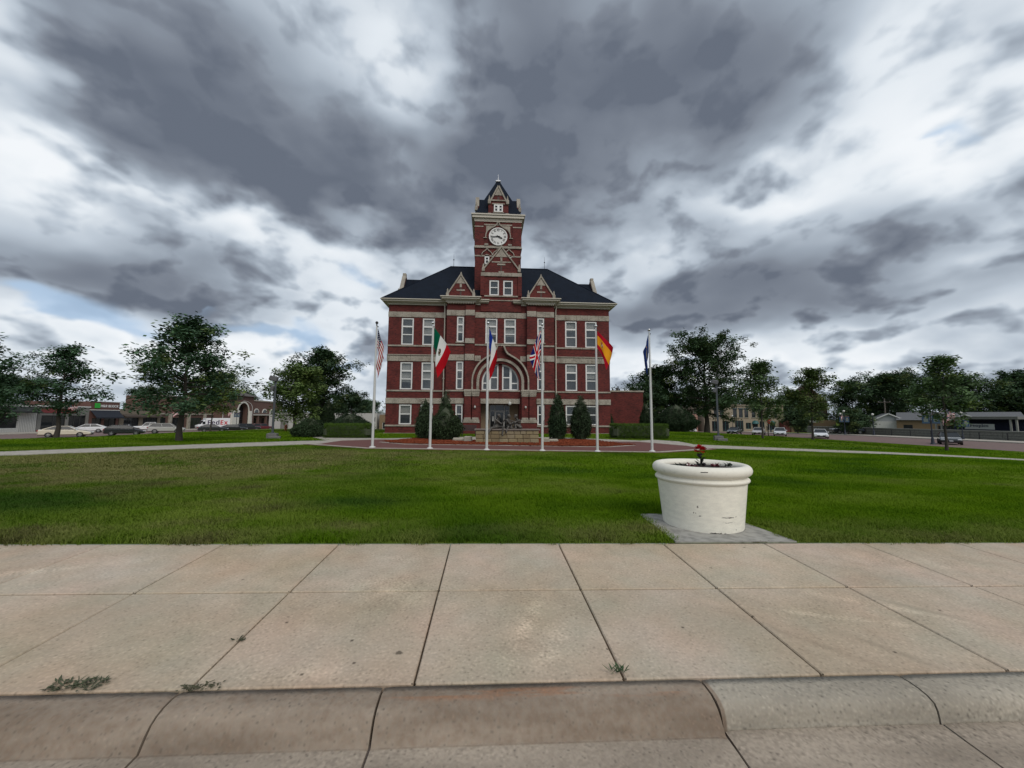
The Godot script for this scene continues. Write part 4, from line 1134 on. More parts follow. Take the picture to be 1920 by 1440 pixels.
	for q in [[deg_to_rad(-116.0), 0.55, 0.085], [deg_to_rad(90.0 + 175.0), 0.80, 0.055]]:
		b = B.new()
		var a: float = q[0]
		if q[1] < 0.6: a = deg_to_rad(114.0)
		var d := Vector2(sin(a), cos(a))
		if q[1] > 0.6: d = Vector2(-0.995, -0.08).normalized()
		else: d = Vector2(0.90, -0.42).normalized()
		var sd: Vector2 = d.orthogonal() * q[2]
		b.prism(PackedVector2Array([-d * 0.2 + sd * 0.8, -d * 0.2 - sd * 0.8, d * q[1] * 0.7 - sd, d * q[1], d * q[1] * 0.7 + sd]), 0.1, 0.12)
		part(b, "hand", black, ck)
	# tower roof
	b = B.new()
	var e := h + 0.14
	var ap := 29.15
	var k := 0.2
	var m := Vector3(0, 0, -h)
	for i in 4:
		var q := Transform3D(Basis(Vector3.UP, PI / 2 * i), m)
		b.quad(q * Vector3(-e, 23.74, e), q * Vector3(e, 23.74, e), q * Vector3(k, ap, k), q * Vector3(-k, ap, k))
	var rf := part(b, "tower_roof", slate, t)
	b = B.new()
	b.cbox(m + Vector3(0, ap + 0.08, 0), Vector3(0.62, 0.2, 0.62), 0.05); b.lathe(m + Vector3(0, ap + 0.16, 0), [Vector2(0.28, 0), Vector2(0.2, 0.1), Vector2(0.1, 0.2), Vector2(0.13, 0.3), Vector2(0.03, 0.42), Vector2(0.025, 0.85), Vector2(0.001, 0.92)], 10)
	part(b, "finial", mat("zinc", lin(0.45, 0.46, 0.48), 0.4, {"metal": 0.7}), rf)
	for i in [0, 1, 3]:
		var d := Node3D.new(); d.name = "roof_dormer"; t.add_child(d, true)
		d.transform = Transform3D(Basis(Vector3.UP, PI / 2 * i), m) * Transform3D(Basis.IDENTITY, Vector3(0, 0, h - 0.02))
		b = B.new()
		b.bb(-1.1, 1.1, 23.7, 25.5, -0.9, 0.0)
		b.prism(PackedVector2Array([Vector2(-0.95, 25.5), Vector2(0.95, 25.5), Vector2(0.0, 27.1)]), -0.3, 0.0)
		part(b, "dormer_wall", brick, d)
		b = B.new(); b.prism(PackedVector2Array([Vector2(-1.1, 25.3), Vector2(1.1, 25.3), Vector2(0.0, 27.0)]), -2.2, -0.3)
		part(b, "dormer_roof", slate, d)
		b = B.new()
		for s in [-1.0, 1.0]:
			b.ribbon([Vector2(s * 0.98, 25.2), Vector2(s * 0.01, 27.2)], 0.16, -0.3, 0.12)
			b.cbox(Vector3(s * 1.0, 25.3, 0.0), Vector3(0.34, 0.5, 0.34), 0.04); b.tube([Vector3(s * 1.0, 25.5, 0), Vector3(s * 1.0, 25.8, 0), Vector3(s * 1.0, 26.1, 0)], [0.13, 0.1, 0.02], 6)
			b.cbox(Vector3(s * 0.98, 23.85, 0.05), Vector3(0.4, 0.26, 0.3), 0.03)
		b.prism(PackedVector2Array([Vector2(-0.42, 26.1), Vector2(0.42, 26.1), Vector2(0.0, 27.0)]), 0.0, 0.05)
		b.bb(-0.95, 0.95, 25.42, 25.56, 0.0, 0.1); b.bb(-0.7, 0.7, 25.02, 25.14, 0.0, 0.12); b.bb(-0.6, 0.6, 24.06, 24.14, 0.0, 0.12); b.bb(-0.06, 0.06, 26.12, 26.5, 0.05, 0.09)
		part(b, "stone_trim", stone(), d)
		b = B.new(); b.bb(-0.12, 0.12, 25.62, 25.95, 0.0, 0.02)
		part(b, "painted_slit", mat("slit_shade", Color.WHITE), d)  # no opening cut here: slit shade painted as a dark plate
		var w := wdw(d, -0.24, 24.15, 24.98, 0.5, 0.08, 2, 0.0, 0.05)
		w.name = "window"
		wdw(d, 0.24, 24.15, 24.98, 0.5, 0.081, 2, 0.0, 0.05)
		flatten(d)
	flatten(t)

# ---- flags and flagpoles
func flag_image(kind: String) -> ImageTexture:
	var W := 240; var H := 144
	var im := Image.create(W, H, false, Image.FORMAT_RGB8)
	var red := Color(0.70, 0.08, 0.13); var white := Color(0.86, 0.86, 0.85)
	match kind:
		"stripes":
			for i in 13: im.fill_rect(Rect2i(0, i * H / 13, W, H / 13 + 1), Color(0.62, 0.12, 0.17) if i % 2 == 0 else white)
			im.fill_rect(Rect2i(0, 0, 96, H * 7 / 13), Color(0.11, 0.13, 0.25))
			for j in 9:
				for i in (6 if j % 2 == 0 else 5): im.fill_rect(Rect2i(5 + i * 16 + (8 if j % 2 else 0), 4 + j * 8, 5, 4), white)
		"mexico":
			im.fill_rect(Rect2i(0, 0, 80, H), Color(0.02, 0.33, 0.24)); im.fill_rect(Rect2i(80, 0, 80, H), white); im.fill_rect(Rect2i(160, 0, 80, H), red)
			for y in H:
				for x in range(84, 156):
					var d := Vector2(x - 120, y - 72)
					var a := d.angle()
					if d.length() < 15 and not (d.x < -4 and d.y > 2): im.set_pixel(x, y, Color(0.30, 0.19, 0.12))
					elif d.length() > 19 and d.length() < 23.5 and d.y > -4 and int(a * 9) % 3 != 0: im.set_pixel(x, y, Color(0.16, 0.28, 0.18))
					elif d.length() < 18 and d.y > 8: im.set_pixel(x, y, Color(0.35, 0.36, 0.24))
		"france":
			im.fill_rect(Rect2i(0, 0, 80, H), Color(0.12, 0.22, 0.56)); im.fill_rect(Rect2i(80, 0, 80, H), white); im.fill_rect(Rect2i(160, 0, 80, H), Color(0.66, 0.08, 0.12))
		"britain":
			for y in H:
				for x in W:
					var p := Vector2((x - W / 2.0) / (W / 2.0), (y - H / 2.0) / (H / 2.0))
					var dg := minf(absf(p.x - p.y), absf(p.x + p.y))
					var c := Color(0.09, 0.11, 0.36)
					if dg < 0.20: c = white
					if dg < 0.08: c = red
					if absf(p.x) < 0.17 or absf(p.y) < 0.28: c = white
					if absf(p.x) < 0.11 or absf(p.y) < 0.18: c = red
					im.set_pixel(x, y, c)
		"spain":
			im.fill(Color(0.66, 0.09, 0.16)); im.fill_rect(Rect2i(0, H / 4, W, H / 2), Color(0.88, 0.60, 0.13))
			for y in H:
				for x in range(45, 110):
					var d := Vector2(x - 76, y - 72)
					if absf(d.x) < 13 and d.y > -14 and d.y < 17 - d.x * d.x * 0.03: im.set_pixel(x, y, Color(0.62, 0.14, 0.14) if (d.x > 0) == (d.y > 0) else Color(0.75, 0.70, 0.66))
					elif absf(d.x) < 10 and d.y <= -14 and d.y > -26: im.set_pixel(x, y, Color(0.60, 0.18, 0.12))
					elif absf(absf(d.x) - 20) < 3 and absf(d.y) < 18: im.set_pixel(x, y, Color(0.70, 0.62, 0.58))
		"state":
			im.fill(Color(0.13, 0.20, 0.40))
			for y in H:
				for x in W:
					var d := Vector2(x - 120, y - 66)
					if d.length() < 27: im.set_pixel(x, y, Color(0.36, 0.42, 0.42).lerp(Color(0.58, 0.5, 0.3), 0.5 + 0.5 * sin(x * 0.3) * sin(y * 0.4)))
					elif d.length() < 30: im.set_pixel(x, y, Color(0.66, 0.58, 0.35))
					elif Vector2(x - 120, y - 22).length() < 9: im.set_pixel(x, y, Color(0.75, 0.56, 0.14))
			for i in 6: im.fill_rect(Rect2i(76 + i * 15, 104, 10, 14), Color(0.70, 0.66, 0.52)); im.fill_rect(Rect2i(79 + i * 15, 107 + (i % 2) * 3, 4, 5), Color(0.13, 0.20, 0.40))
	im.generate_mipmaps()
	return ImageTexture.create_from_image(im)

func cloth(H: float, L: float, dir: Vector3, droop: float, droop2: float, comp: float, amp: float, k: float, ph: float, tail: float) -> ArrayMesh:
	# a limp flag: hoist on the pole, the fly sinking at an angle with soft folds
	var b := B.new()
	var nu := 30; var nv := 18
	var side := dir.cross(Vector3.UP).normalized()
	for j in nv + 1:
		for i in nu + 1:
			var u := float(i) / nu; var v := float(j) / nv
			var a := deg_to_rad(lerpf(droop, droop2, v)) * (1.0 - 0.35 * exp(-u * 6.0)) + tail * u * u * (0.3 + v)
			var s := pow(u, 0.7)
			var p := Vector3(0, -v * H, 0) + dir * (L * u * cos(a) * comp) + Vector3(0, -L * u * sin(a), 0)
			p += side * (amp * s * sin(TAU * (k * u - 0.55 * v) + ph) + amp * 0.45 * s * sin(TAU * (k * 1.9 * u + 0.8 * v) + ph * 2.0))
			p += dir * (amp * 0.55 * s * cos(TAU * (k * u - 0.5 * v) + ph + 1.0))
			b.vert(p, Vector3.ZERO, Vector2(u, v))
	var w := nu + 1
	for j in nv:
		for i in nu:
			var p := j * w + i
			b.ix.append_array(PackedInt32Array([p, p + 1, p + w + 1, p, p + w + 1, p + w]))
	for j in nv + 1:
		for i in w:
			var dx := b.v[j * w + mini(i + 1, nu)] - b.v[j * w + maxi(i - 1, 0)]
			var dy := b.v[mini(j + 1, nv) * w + i] - b.v[maxi(j - 1, 0) * w + i]
			b.n[j * w + i] = dy.cross(dx).normalized()
	return b.mesh()

func flags() -> void:
	var spots := [[-5.61, -19.25], [-2.79, -18.91], [-0.06, -18.6], [2.61, -18.53], [5.29, -18.5], [8.2, -18.95]]
	var kinds := ["stripes", "mexico", "france", "britain", "spain", "state"]
	var says := ["red and white striped flag with a starred dark blue corner hanging limp", "green, white and red flag with a brown emblem hanging from its pole", "blue, white and red flag hanging in a narrow fold", "dark blue flag with red and white crosses hanging folded", "red and yellow banded flag with a small red crest", "plain dark blue flag with a small pale emblem"]
	var on := ["flying the red and white striped flag", "flying the green, white and red flag", "flying the blue, white and red flag", "flying the flag of red and white crosses", "flying the red and yellow flag", "flying the dark blue flag"]
	# direction of the fly, droop of its upper and lower edge, width, folds, lower end, drop below the truck, hoist, length
	var cl := [[Vector3(1, 0, 0.25), 72.0, 86.0, 0.95, 0.075, 1.3, 0.4, 0.05, 0.12, 0.95, 1.55], [Vector3(1, 0, 0.2), 52.0, 80.0, 0.98, 0.06, 0.9, 2.0, 0.04, 0.05, 0.95, 1.55], [Vector3(1, 0, 0.3), 70.0, 86.0, 0.9, 0.06, 1.1, 1.0, 0.06, 0.08, 0.95, 1.6], [Vector3(-1.0, 0, 0.2), 66.0, 87.0, 1.0, 0.045, 0.9, 3.6, 0.0, 0.12, 1.0, 1.5], [Vector3(1, 0, 0.3), 46.0, 60.0, 0.98, 0.06, 1.0, 0.6, 0.12, 0.06, 0.88, 1.15], [Vector3(-0.9, 0, 0.45), 58.0, 74.0, 0.62, 0.07, 1.1, 1.6, 0.05, 0.06, 0.92, 1.2]]
	var white := mat("pole_white", lin(0.62, 0.62, 0.60), 0.35, {"tex": T["paint"], "scale": 1.4})
	var ballm := mat("pole_ball", lin(0.55, 0.55, 0.55), 0.25, {"metal": 0.8})
	var iron := mat("dark_iron", lin(0.05, 0.05, 0.05), 0.5, {"metal": 0.6})
	var gg := "white flagpoles in a row along the brick plaza"
	for i in 6:
		var p := gp(spots[i][0], spots[i][1])
		var o := thing("flagpole", "white metal flagpole " + on[i], "flagpole", p, 0.0, gg)
		var b := B.new()
		b.tube([Vector3(0, -0.05, 0), Vector3(0, 2.4, 0), Vector3(0, 4.6, 0), Vector3(0, 6.08, 0)], [0.064, 0.058, 0.045, 0.032], 14)
		part(b, "pole", white, o)
		b = B.new(); b.lathe(Vector3.ZERO, [Vector2(0.15, 0.03), Vector2(0.15, 0.06), Vector2(0.09, 0.09), Vector2(0.066, 0.1)], 14)
		part(b, "base_collar", white, o)
		b = B.new(); b.ball(Vector3(0, 6.2, 0), 0.075, 14); b.cyl(Vector3(0, 6.05, 0), Vector3(0, 6.14, 0), 0.04, 0.02, 10)
		part(b, "ball_finial", ballm if i else iron, o)
		b = B.new(); b.cbox(Vector3(0.05, 6.0, 0.0), Vector3(0.08, 0.05, 0.03), 0.008)
		part(b, "pulley", iron, o)
		b = B.new(); b.bb(0.058, 0.085, 1.3, 1.46, -0.015, 0.015); b.bb(0.07, 0.1, 1.28, 1.3, -0.012, 0.012); b.bb(0.07, 0.1, 1.46, 1.48, -0.012, 0.012)
		part(b, "cleat", iron, o)
		b = B.new(); b.tube([Vector3(0.075, 1.38, 0.0), Vector3(0.07, 3.5, 0.01), Vector3(0.06, 5.98, 0.0)], [0.004, 0.004, 0.004], 4)
		part(b, "halyard", mat("rope", lin(0.5, 0.5, 0.47), 0.9), o)
		var q: Array = cl[i]
		var d: Vector3 = q[0].normalized()
		var ms := cloth(q[9], q[10], d, q[1], q[2], q[3], q[4], q[5], q[6], q[7])
		var fm := StandardMaterial3D.new()
		fm.albedo_texture = flag_image(kinds[i]); fm.roughness = 0.85; fm.cull_mode = BaseMaterial3D.CULL_DISABLED
		fm.metallic_specular = 0.2
		fm.backlight_enabled = true; fm.backlight = Color(0.45, 0.45, 0.45)
		var f := put(ms, numbered("flag"), fm, self)
		f.position = p + Vector3(0, 6.0 - q[8], 0) + d * 0.07
		tag(f, says[i], "flag", "flags on the white flagpoles")

# ---- a smooth body from tapered bones, meshed as surface nets
func body(bones: Array, cell := 0.02, k := 0.05) -> ArrayMesh:
	var lo := Vector3.ONE * 1e6; var hi := -lo
	for q in bones:
		for e in 2:
			lo = lo.min(q[e] - Vector3.ONE * (q[2 + e] + 0.06)); hi = hi.max(q[e] + Vector3.ONE * (q[2 + e] + 0.06))
	var n := Vector3i(((hi - lo) / cell).ceil()) + Vector3i.ONE
	var f := PackedFloat32Array(); f.resize(n.x * n.y * n.z); f.fill(0.5)
	for q in bones:
		var a: Vector3 = q[0]; var b: Vector3 = q[1]
		var ra: float = q[2]; var rb: float = q[3]
		var m := Vector3.ONE * (maxf(ra, rb) + 0.06)
		var i0 := Vector3i((((a.min(b) - m) - lo) / cell).floor()).clamp(Vector3i.ZERO, n - Vector3i.ONE); var i1 := Vector3i((((a.max(b) + m) - lo) / cell).ceil()).clamp(Vector3i.ZERO, n - Vector3i.ONE)
		var ab := b - a
		var l2 := maxf(ab.length_squared(), 1e-8)
		for z in range(i0.z, i1.z + 1):
			for y in range(i0.y, i1.y + 1):
				for x in range(i0.x, i1.x + 1):
					var p := lo + Vector3(x, y, z) * cell
					var t := clampf((p - a).dot(ab) / l2, 0.0, 1.0)
					var d := p.distance_to(a + ab * t) - lerpf(ra, rb, t)
					var o := (z * n.y + y) * n.x + x
					var g := f[o]
					var h := clampf(0.5 + 0.5 * (g - d) / k, 0.0, 1.0)
					f[o] = lerpf(g, d, h) - k * h * (1.0 - h)
	var B0 := B.new()
	var id := PackedInt32Array(); id.resize(f.size()); id.fill(-1)
	var st := [1, n.x, n.x * n.y]
	for z in n.z - 1:
		for y in n.y - 1:
			for x in n.x - 1:
				var o := (z * n.y + y) * n.x + x
				var s := 0
				var sum := Vector3.ZERO; var cnt := 0
				var c := [f[o], f[o + 1], f[o + st[1]], f[o + st[1] + 1], f[o + st[2]], f[o + st[2] + 1], f[o + st[2] + st[1]], f[o + st[2] + st[1] + 1]]
				for i in 8:
					if c[i] < 0: s += 1
				if s == 0 or s == 8: continue
				for e in [[0, 1], [2, 3], [4, 5], [6, 7], [0, 2], [1, 3], [4, 6], [5, 7], [0, 4], [1, 5], [2, 6], [3, 7]]:
					var v0: float = c[e[0]]; var v1: float = c[e[1]]
					if (v0 < 0) != (v1 < 0):
						var t := v0 / (v0 - v1)
						var p0 := Vector3(e[0] & 1, (e[0] >> 1) & 1, e[0] >> 2); var p1 := Vector3(e[1] & 1, (e[1] >> 1) & 1, e[1] >> 2)
						sum += p0.lerp(p1, t); cnt += 1
				var gr := Vector3(c[1] + c[3] + c[5] + c[7] - c[0] - c[2] - c[4] - c[6], c[2] + c[3] + c[6] + c[7] - c[0] - c[1] - c[4] - c[5], c[4] + c[5] + c[6] + c[7] - c[0] - c[1] - c[2] - c[3])
				id[o] = B0.vert(lo + (Vector3(x, y, z) + sum / cnt) * cell, gr.normalized())
	for z in range(1, n.z - 1):
		for y in range(1, n.y - 1):
			for x in range(1, n.x - 1):
				var o := (z * n.y + y) * n.x + x
				for ax in 3:
					var a := f[o]; var b := f[o + st[ax]]
					if (a < 0) == (b < 0): continue
					var s1: int = st[(ax + 1) % 3]; var s2: int = st[(ax + 2) % 3]
					var q := [id[o], id[o - s1], id[o - s1 - s2], id[o - s2]]
					if q.min() < 0: continue
					if a < 0: B0.ix.append_array(PackedInt32Array([q[0], q[2], q[1], q[0], q[3], q[2]]))
					else: B0.ix.append_array(PackedInt32Array([q[0], q[1], q[2], q[0], q[2], q[3]]))
	return B0.mesh()

func hand_bones(w: Vector3, dir: Vector3, up: Vector3) -> Array:
	var o := []
	var d := dir.normalized()
	var sd := d.cross(up).normalized()
	var palm := w + d * 0.08
	o.append([w, palm, 0.026, 0.032])
	for i in 4:
		var r := palm + sd * (i - 1.5) * 0.02
		var l: float = [0.065, 0.08, 0.075, 0.055][i]
		o.append([r, r + d * l * 0.6 - up * 0.006, 0.0105, 0.010]); o.append([r + d * l * 0.6 - up * 0.006, r + d * l - up * 0.03, 0.010, 0.008])
	o.append([w + d * 0.03 + sd * 0.03, w + d * 0.07 + sd * 0.065 - up * 0.01, 0.012, 0.010])
	return o

func seated(hip: Vector3, chest: Vector3, head: Vector3, look: Vector3, arms: Array, legs: Array) -> Array:
	var o := []
	var sd := Vector3.UP.cross(look).normalized()
	o.append([hip + sd * 0.07, hip - sd * 0.07, 0.125, 0.125]); o.append([hip, chest - Vector3(0, 0.12, 0), 0.125, 0.12])
	o.append([chest + sd * 0.1 - Vector3(0, 0.05, 0), chest - sd * 0.1 - Vector3(0, 0.05, 0), 0.105, 0.105])
	o.append([chest + sd * 0.15 + Vector3(0, 0.07, 0), chest - sd * 0.15 + Vector3(0, 0.07, 0), 0.065, 0.065])
	o.append([chest + Vector3(0, 0.08, 0), head - Vector3(0, 0.1, 0), 0.055, 0.05])
	o.append([head + look * 0.015 - Vector3(0, 0.05, 0), head + Vector3(0, 0.03, 0), 0.075, 0.092])
	o.append([head - look * 0.03 + Vector3(0, 0.03, 0), head - look * 0.05 - Vector3(0, 0.06, 0), 0.095, 0.06])        # hair
	o.append([head + look * 0.095 - Vector3(0, 0.0, 0), head + look * 0.108 - Vector3(0, 0.028, 0), 0.011, 0.015])     # nose
	o.append([head + look * 0.07 - Vector3(0, 0.085, 0), head + look * 0.075 - Vector3(0, 0.09, 0), 0.03, 0.03])       # chin
	for s in [-1.0, 1.0]: o.append([head + sd * s * 0.088, head + sd * s * 0.09 - Vector3(0, 0.03, 0), 0.016, 0.012])
	for i in arms.size():
		var q: Array = arms[i]
		var sh: Vector3 = chest + sd * (0.19 if i == 0 else -0.19) + Vector3(0, 0.06, 0)
		o.append([sh, q[0], 0.056, 0.043]); o.append([q[0], q[1], 0.042, 0.029])
		o.append_array(hand_bones(q[1], q[1] - q[0], Vector3.UP if absf((q[1] - q[0]).normalized().y) < 0.85 else look))
	for i in legs.size():
		var q: Array = legs[i]
		var st: Vector3 = hip + sd * (0.1 if i == 0 else -0.1)
		o.append([st, q[0], 0.098, 0.068]); o.append([q[0], q[1], 0.066, 0.043])
		var fd: Vector3 = q[2]
		o.append([q[1] + Vector3(0, -0.02, 0), q[1] + fd * 0.17 + Vector3(0, -0.055, 0), 0.045, 0.032])
	return o

func monument() -> void:
	var y := G(1.2, -23.7)
	var w := thing("stone_wall", "low wall of tan quarried stone blocks with a flat cap in the mulch bed", "wall", Vector3(1.17, y, -23.85))
	rng.seed = 61
	var tones := []
	for i in 5:
		tones.append(mat("tan_stone%d" % i, [lin(0.33, 0.265, 0.15), lin(0.29, 0.225, 0.125), lin(0.37, 0.31, 0.19), lin(0.25, 0.19, 0.105), lin(0.33, 0.27, 0.17)][i], 0.9, {"tex": ntex("rock", 62, 0.05, [[0.0, gray(0.6)], [0.5, gray(0.9)], [1.0, gray(1.0)]]), "scale": 1.2}))
	for row in 3:
		for side in 2:
			var x := -1.93
			while x < 1.92:
				var l := rng.randf_range(0.34, 0.56)
				if x + l > 1.72: l = 1.93 - x
				var b := B.new()
				var h := 0.245
				var q := Basis.from_euler(Vector3(rng.randf_range(-0.02, 0.02), rng.randf_range(-0.02, 0.02), rng.randf_range(-0.008, 0.008)))
				b.cbox(Vector3(x + l / 2, 0.06 + row * 0.255 + h / 2, (0.2 if side == 0 else -0.2) + rng.randf_range(-0.012, 0.012)), Vector3(l - 0.022, h - 0.012, 0.32), 0.025, q)
				part(b, "stone", tones[rng.randi() % 5], w)
				x += l
	var b := B.new(); b.bb(-1.9, 1.9, 0.0, 0.8, -0.32, 0.32)
	part(b, "mortar", mat("mortar", lin(0.16, 0.12, 0.075), 0.95), w)
	b = B.new(); b.cbox(Vector3(0, 0.86, 0), Vector3(4.0, 0.08, 0.86), 0.012)
	part(b, "cap_stone", mat("cap", lin(0.24, 0.20, 0.175), 0.85, {"tex": T["rock"], "scale": 1.0}), w)
	var bronze := mat("bronze", lin(0.15, 0.135, 0.12), 0.5, {"metal": 0.45, "tex": ntex("patina", 64, 0.06, [[0.0, Color(0.5, 0.55, 0.52)], [0.5, gray(0.8)], [1.0, gray(1.0)]]), "scale": 2.0})
	var top := y + 0.90
	var at := func(x: float, h: float, z: float) -> Vector3: return Vector3(x, top + h, z)
	var rt := Vector3(0.9, 0, 0.43).normalized()
	var a := seated(at.call(0.52, 0.10, -23.8), at.call(0.56, 0.48, -23.8), at.call(0.66, 0.80, -23.76), rt, [[at.call(0.42, 0.32, -23.98), at.call(0.28, 0.05, -23.85)], [at.call(0.82, 0.30, -23.6), at.call(0.96, 0.50, -23.52)]], [[at.call(0.92, 0.13, -23.42), at.call(0.86, -0.34, -23.34), Vector3(0.2, 0, 0.98)], [at.call(0.22, 0.06, -23.44), at.call(0.03, -0.2, -23.32), Vector3(-0.4, 0, 0.9)]])
	var c := seated(at.call(1.28, 0.10, -23.9), at.call(1.22, 0.48, -23.88), at.call(1.28, 0.78, -23.84), rt, [[at.call(1.36, 0.36, -24.0), at.call(1.58, 0.42, -23.95)], [at.call(1.34, 0.30, -23.66), at.call(1.56, 0.36, -23.62)]], [[at.call(1.50, 0.36, -23.86), at.call(1.38, 0.06, -23.62), Vector3(0.6, 0, 0.8)], [at.call(1.22, 0.12, -23.52), at.call(1.10, -0.16, -23.38), Vector3(0, 0, 1)]])
	var lf := Vector3(-0.88, 0, 0.47).normalized()
	var e := seated(at.call(1.94, 0.10, -23.9), at.call(1.84, 0.46, -23.86), at.call(1.70, 0.78, -23.82), lf, [[at.call(1.66, 0.42, -23.68), at.call(1.42, 0.50, -23.6)], [at.call(1.98, 0.28, -24.02), at.call(2.04, 0.04, -23.98)]], [[at.call(1.62, 0.30, -23.72), at.call(1.70, 0.07, -23.56), Vector3(-0.8, 0, 0.6)], [at.call(1.66, 0.16, -23.86), at.call(1.46, 0.08, -23.68), Vector3(-0.9, 0, 0.4)]])
	var says := ["bronze statue of a seated figure with legs hanging over the stone wall", "bronze statue of a seated figure with one knee drawn up, between two others", "bronze statue of a seated figure leaning in with one arm stretched out"]
	var k := 0
	for q in [a, c, e]:
		var o := put(body(q, 0.02, 0.035), numbered("bronze_statue"), bronze, self)
		tag(o, says[k], "statue", "bronze figures seated on the stone wall")
		k += 1

func bed_things() -> void:
	var pale := mat("pale_rock", lin(0.46, 0.42, 0.34), 0.9, {"tex": T["rock"], "scale": 1.2})
	rng.seed = 71
	var says := ["pale limestone edging block beside the stone wall, next to the round bush", "long pale edging block in front of the courthouse walk by the round bush", "pale edging block at the pointed evergreen side of the stone wall", "short pale edging block between the stone wall and the pointed evergreen"]
	var sp := [[-1.25, -24.4, 0.5, 0.34, 0.4], [-1.75, -24.9, 1.0, 0.22, 0.4], [3.65, -24.5, 0.5, 0.30, 0.4], [4.15, -25.0, 0.8, 0.2, 0.35]]
	for i in 4:
		var q: Array = sp[i]
		var b := B.new(); b.cbox(Vector3(0, q[3] / 2, 0), Vector3(q[2], q[3], q[4]), 0.05, Basis(Vector3.UP, rng.randf_range(-0.2, 0.2)))
		var o := part(b, numbered("edging_stone"), pale, self)
		o.position = gp(q[0], q[1], 0.05)
		tag(o, says[i], "stone", "pale edging stones by the stone wall")
	var be := thing("metal_bench", "dark metal bench by the courthouse steps behind the round bush", "bench", gp(-1.6, -32.6, 0.04), 0.1)
	var iron := mat("dark_iron", Color.WHITE)
	for i in 5:
		var b := B.new(); b.cbox(Vector3(0, 0.44, -0.2 + i * 0.1), Vector3(1.3, 0.03, 0.07), 0.008); part(b, "seat_slat", iron, be)
		b = B.new(); b.cbox(Vector3(0, 0.52 + i * 0.085, -0.26 - i * 0.02), Vector3(1.3, 0.06, 0.03), 0.008); part(b, "back_slat", iron, be)
	for x in [-0.55, 0.55]:
		for z in [-0.22, 0.2]:
			var b := B.new(); b.cyl(Vector3(x, 0, z), Vector3(x, 0.44, z), 0.025, 0.025, 6); part(b, "leg", iron, be)
		var b := B.new(); b.tube([Vector3(x, 0.44, -0.22), Vector3(x, 0.66, -0.24), Vector3(x, 0.68, 0.15), Vector3(x, 0.44, 0.2)], [0.02, 0.02, 0.02, 0.02], 6); part(b, "armrest", iron, be)

